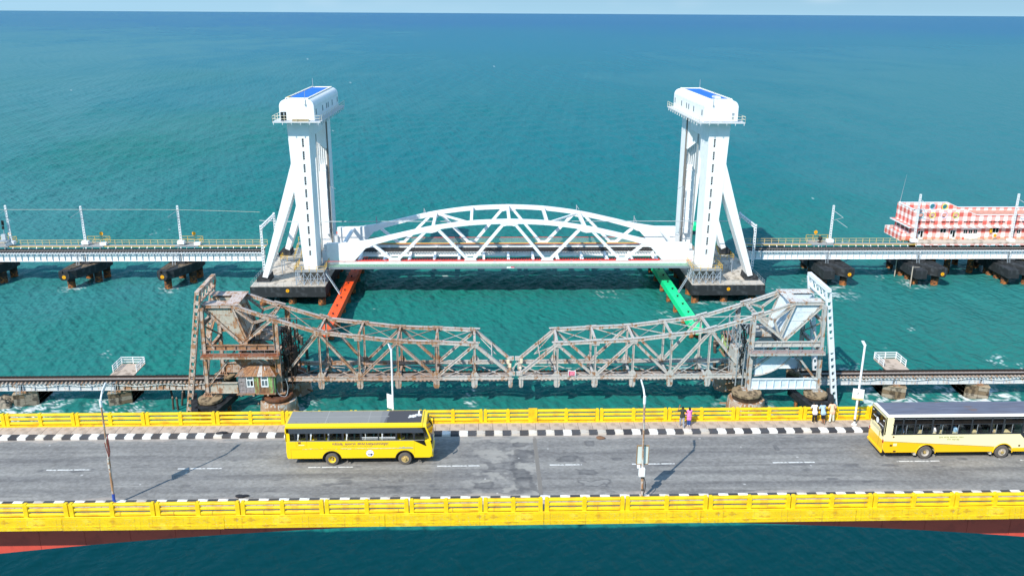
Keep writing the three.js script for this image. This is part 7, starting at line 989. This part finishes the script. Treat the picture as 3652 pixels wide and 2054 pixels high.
  for (let i = 0; i < 3; i++) { const z = -192.8 - i * 2.2; const w = part('end_window', [box(x0 - 0.05, x0 + 0.02, 7.5, 8.75, z - 0.8, z + 0.8)], whiteP, b); part('pane', [box(x0 - 0.08, x0 - 0.04, 7.6, 8.65, z - 0.7, z - 0.05), box(x0 - 0.08, x0 - 0.04, 7.6, 8.65, z + 0.05, z + 0.7)], glassB, w); }
  part('red_box', [box(101.1, 101.6, 7.5, 8.15, zf, zf + 0.15), box(109.55, 109.95, 6.2, 6.7, zf + 0.3, zf + 0.55)], redP, b); part('roof_unit', [box(100, 102.4, 11.0, 11.8, -197, -195.2), box(104, 105, 11, 11.5, -196, -195.2)], M('roof unit grey', { color: 0x8d9499 }), b); part('beam_below', [ibeam(V(98, 5.2, -192), V(140, 5.2, -192), 0.6, 1.0), ibeam(V(98, 5.2, -197), V(140, 5.2, -197), 0.6, 1.0)], darkS, b);
  for (const x of [102, 107.5, 113, 119, 125, 131]) for (const z of [-191, -197.5]) part('pile', cyl(x, -4.5, 5.2, z, 0.7, 0.7, 16), pileM, b);
}
{ const t = thing('radio_mast', 'thin guyed radio mast on the left corner of the checked building', 'antenna', [98.2, 13, -198.9]); part('pole', rod(V(98.2, 12.95, -198.9), V(98.9, 19.6, -198.9), 0.07, 6, 0.02), galv, t); part('foot', cyl(98.2, 12.95, 13.2, -198.9, 0.25, 0.2), whiteP, t); }
{ const t = thing('yellow_sign', 'tall yellow hanging banner sign by a window of the checked building', 'sign', [116.2, 8, -190.2]); part('panel', box(115.85, 116.35, 7.7, 9.0, -190.3, -190.2), M('yellow sign', { color: 0xf4b81c, rough: 0.5 }), t); part('mark', [box(115.98, 116.2, 8.5, 8.8, -190.2, -190.18), box(115.98, 116.22, 7.9, 8.2, -190.2, -190.18)], M('amber mark', { color: 0xb9800c }), t); const u = thing('number_plate', 'yellow round number plate on a pole in front of the checked building', 'sign', [116.9, 6.2, -189.8]); part('post', rod(V(116.9, 6.2, -189.8), V(116.9, 7, -189.8), 0.05, 6), galv, u); plate(u, 116.9, 7.2, -189.75, 0.38); }
{ // small litter on the road
  const R = rng(91); for (const [x, z, c, l] of [[-16.9, -53.4, 0x23252c, 'dark crumpled cloth on the road by the near kerb'], [-20.9, -62.7, 0x2b2b30, 'dark rag lying on the far kerb left of the yellow bus'], [9.0, -61.6, 0x7a5a44, 'brown flattened litter on the road near the far kerb']]) { const t = thing('litter', l, 'litter', [x, RY, z]); for (let i = 0; i < 4; i++) { const g = new THREE.IcosahedronGeometry(0.16, 1); g.scale(1.1 + R(), 0.5, 0.7 + R() * 0.6); g.translate(x + (R() - 0.5) * 0.5, (z < -62.2 ? 23.62 : RY + 0.05) + R() * 0.05, z + (R() - 0.5) * 0.3); part('scrap', g, M('litter ' + c.toString(16), { color: c, rough: 0.9 }), t); } }
}
scene.traverse((o) => { if (o.isMesh) o.castShadow = o.receiveShadow = true; });
renderer.render(scene, camera);
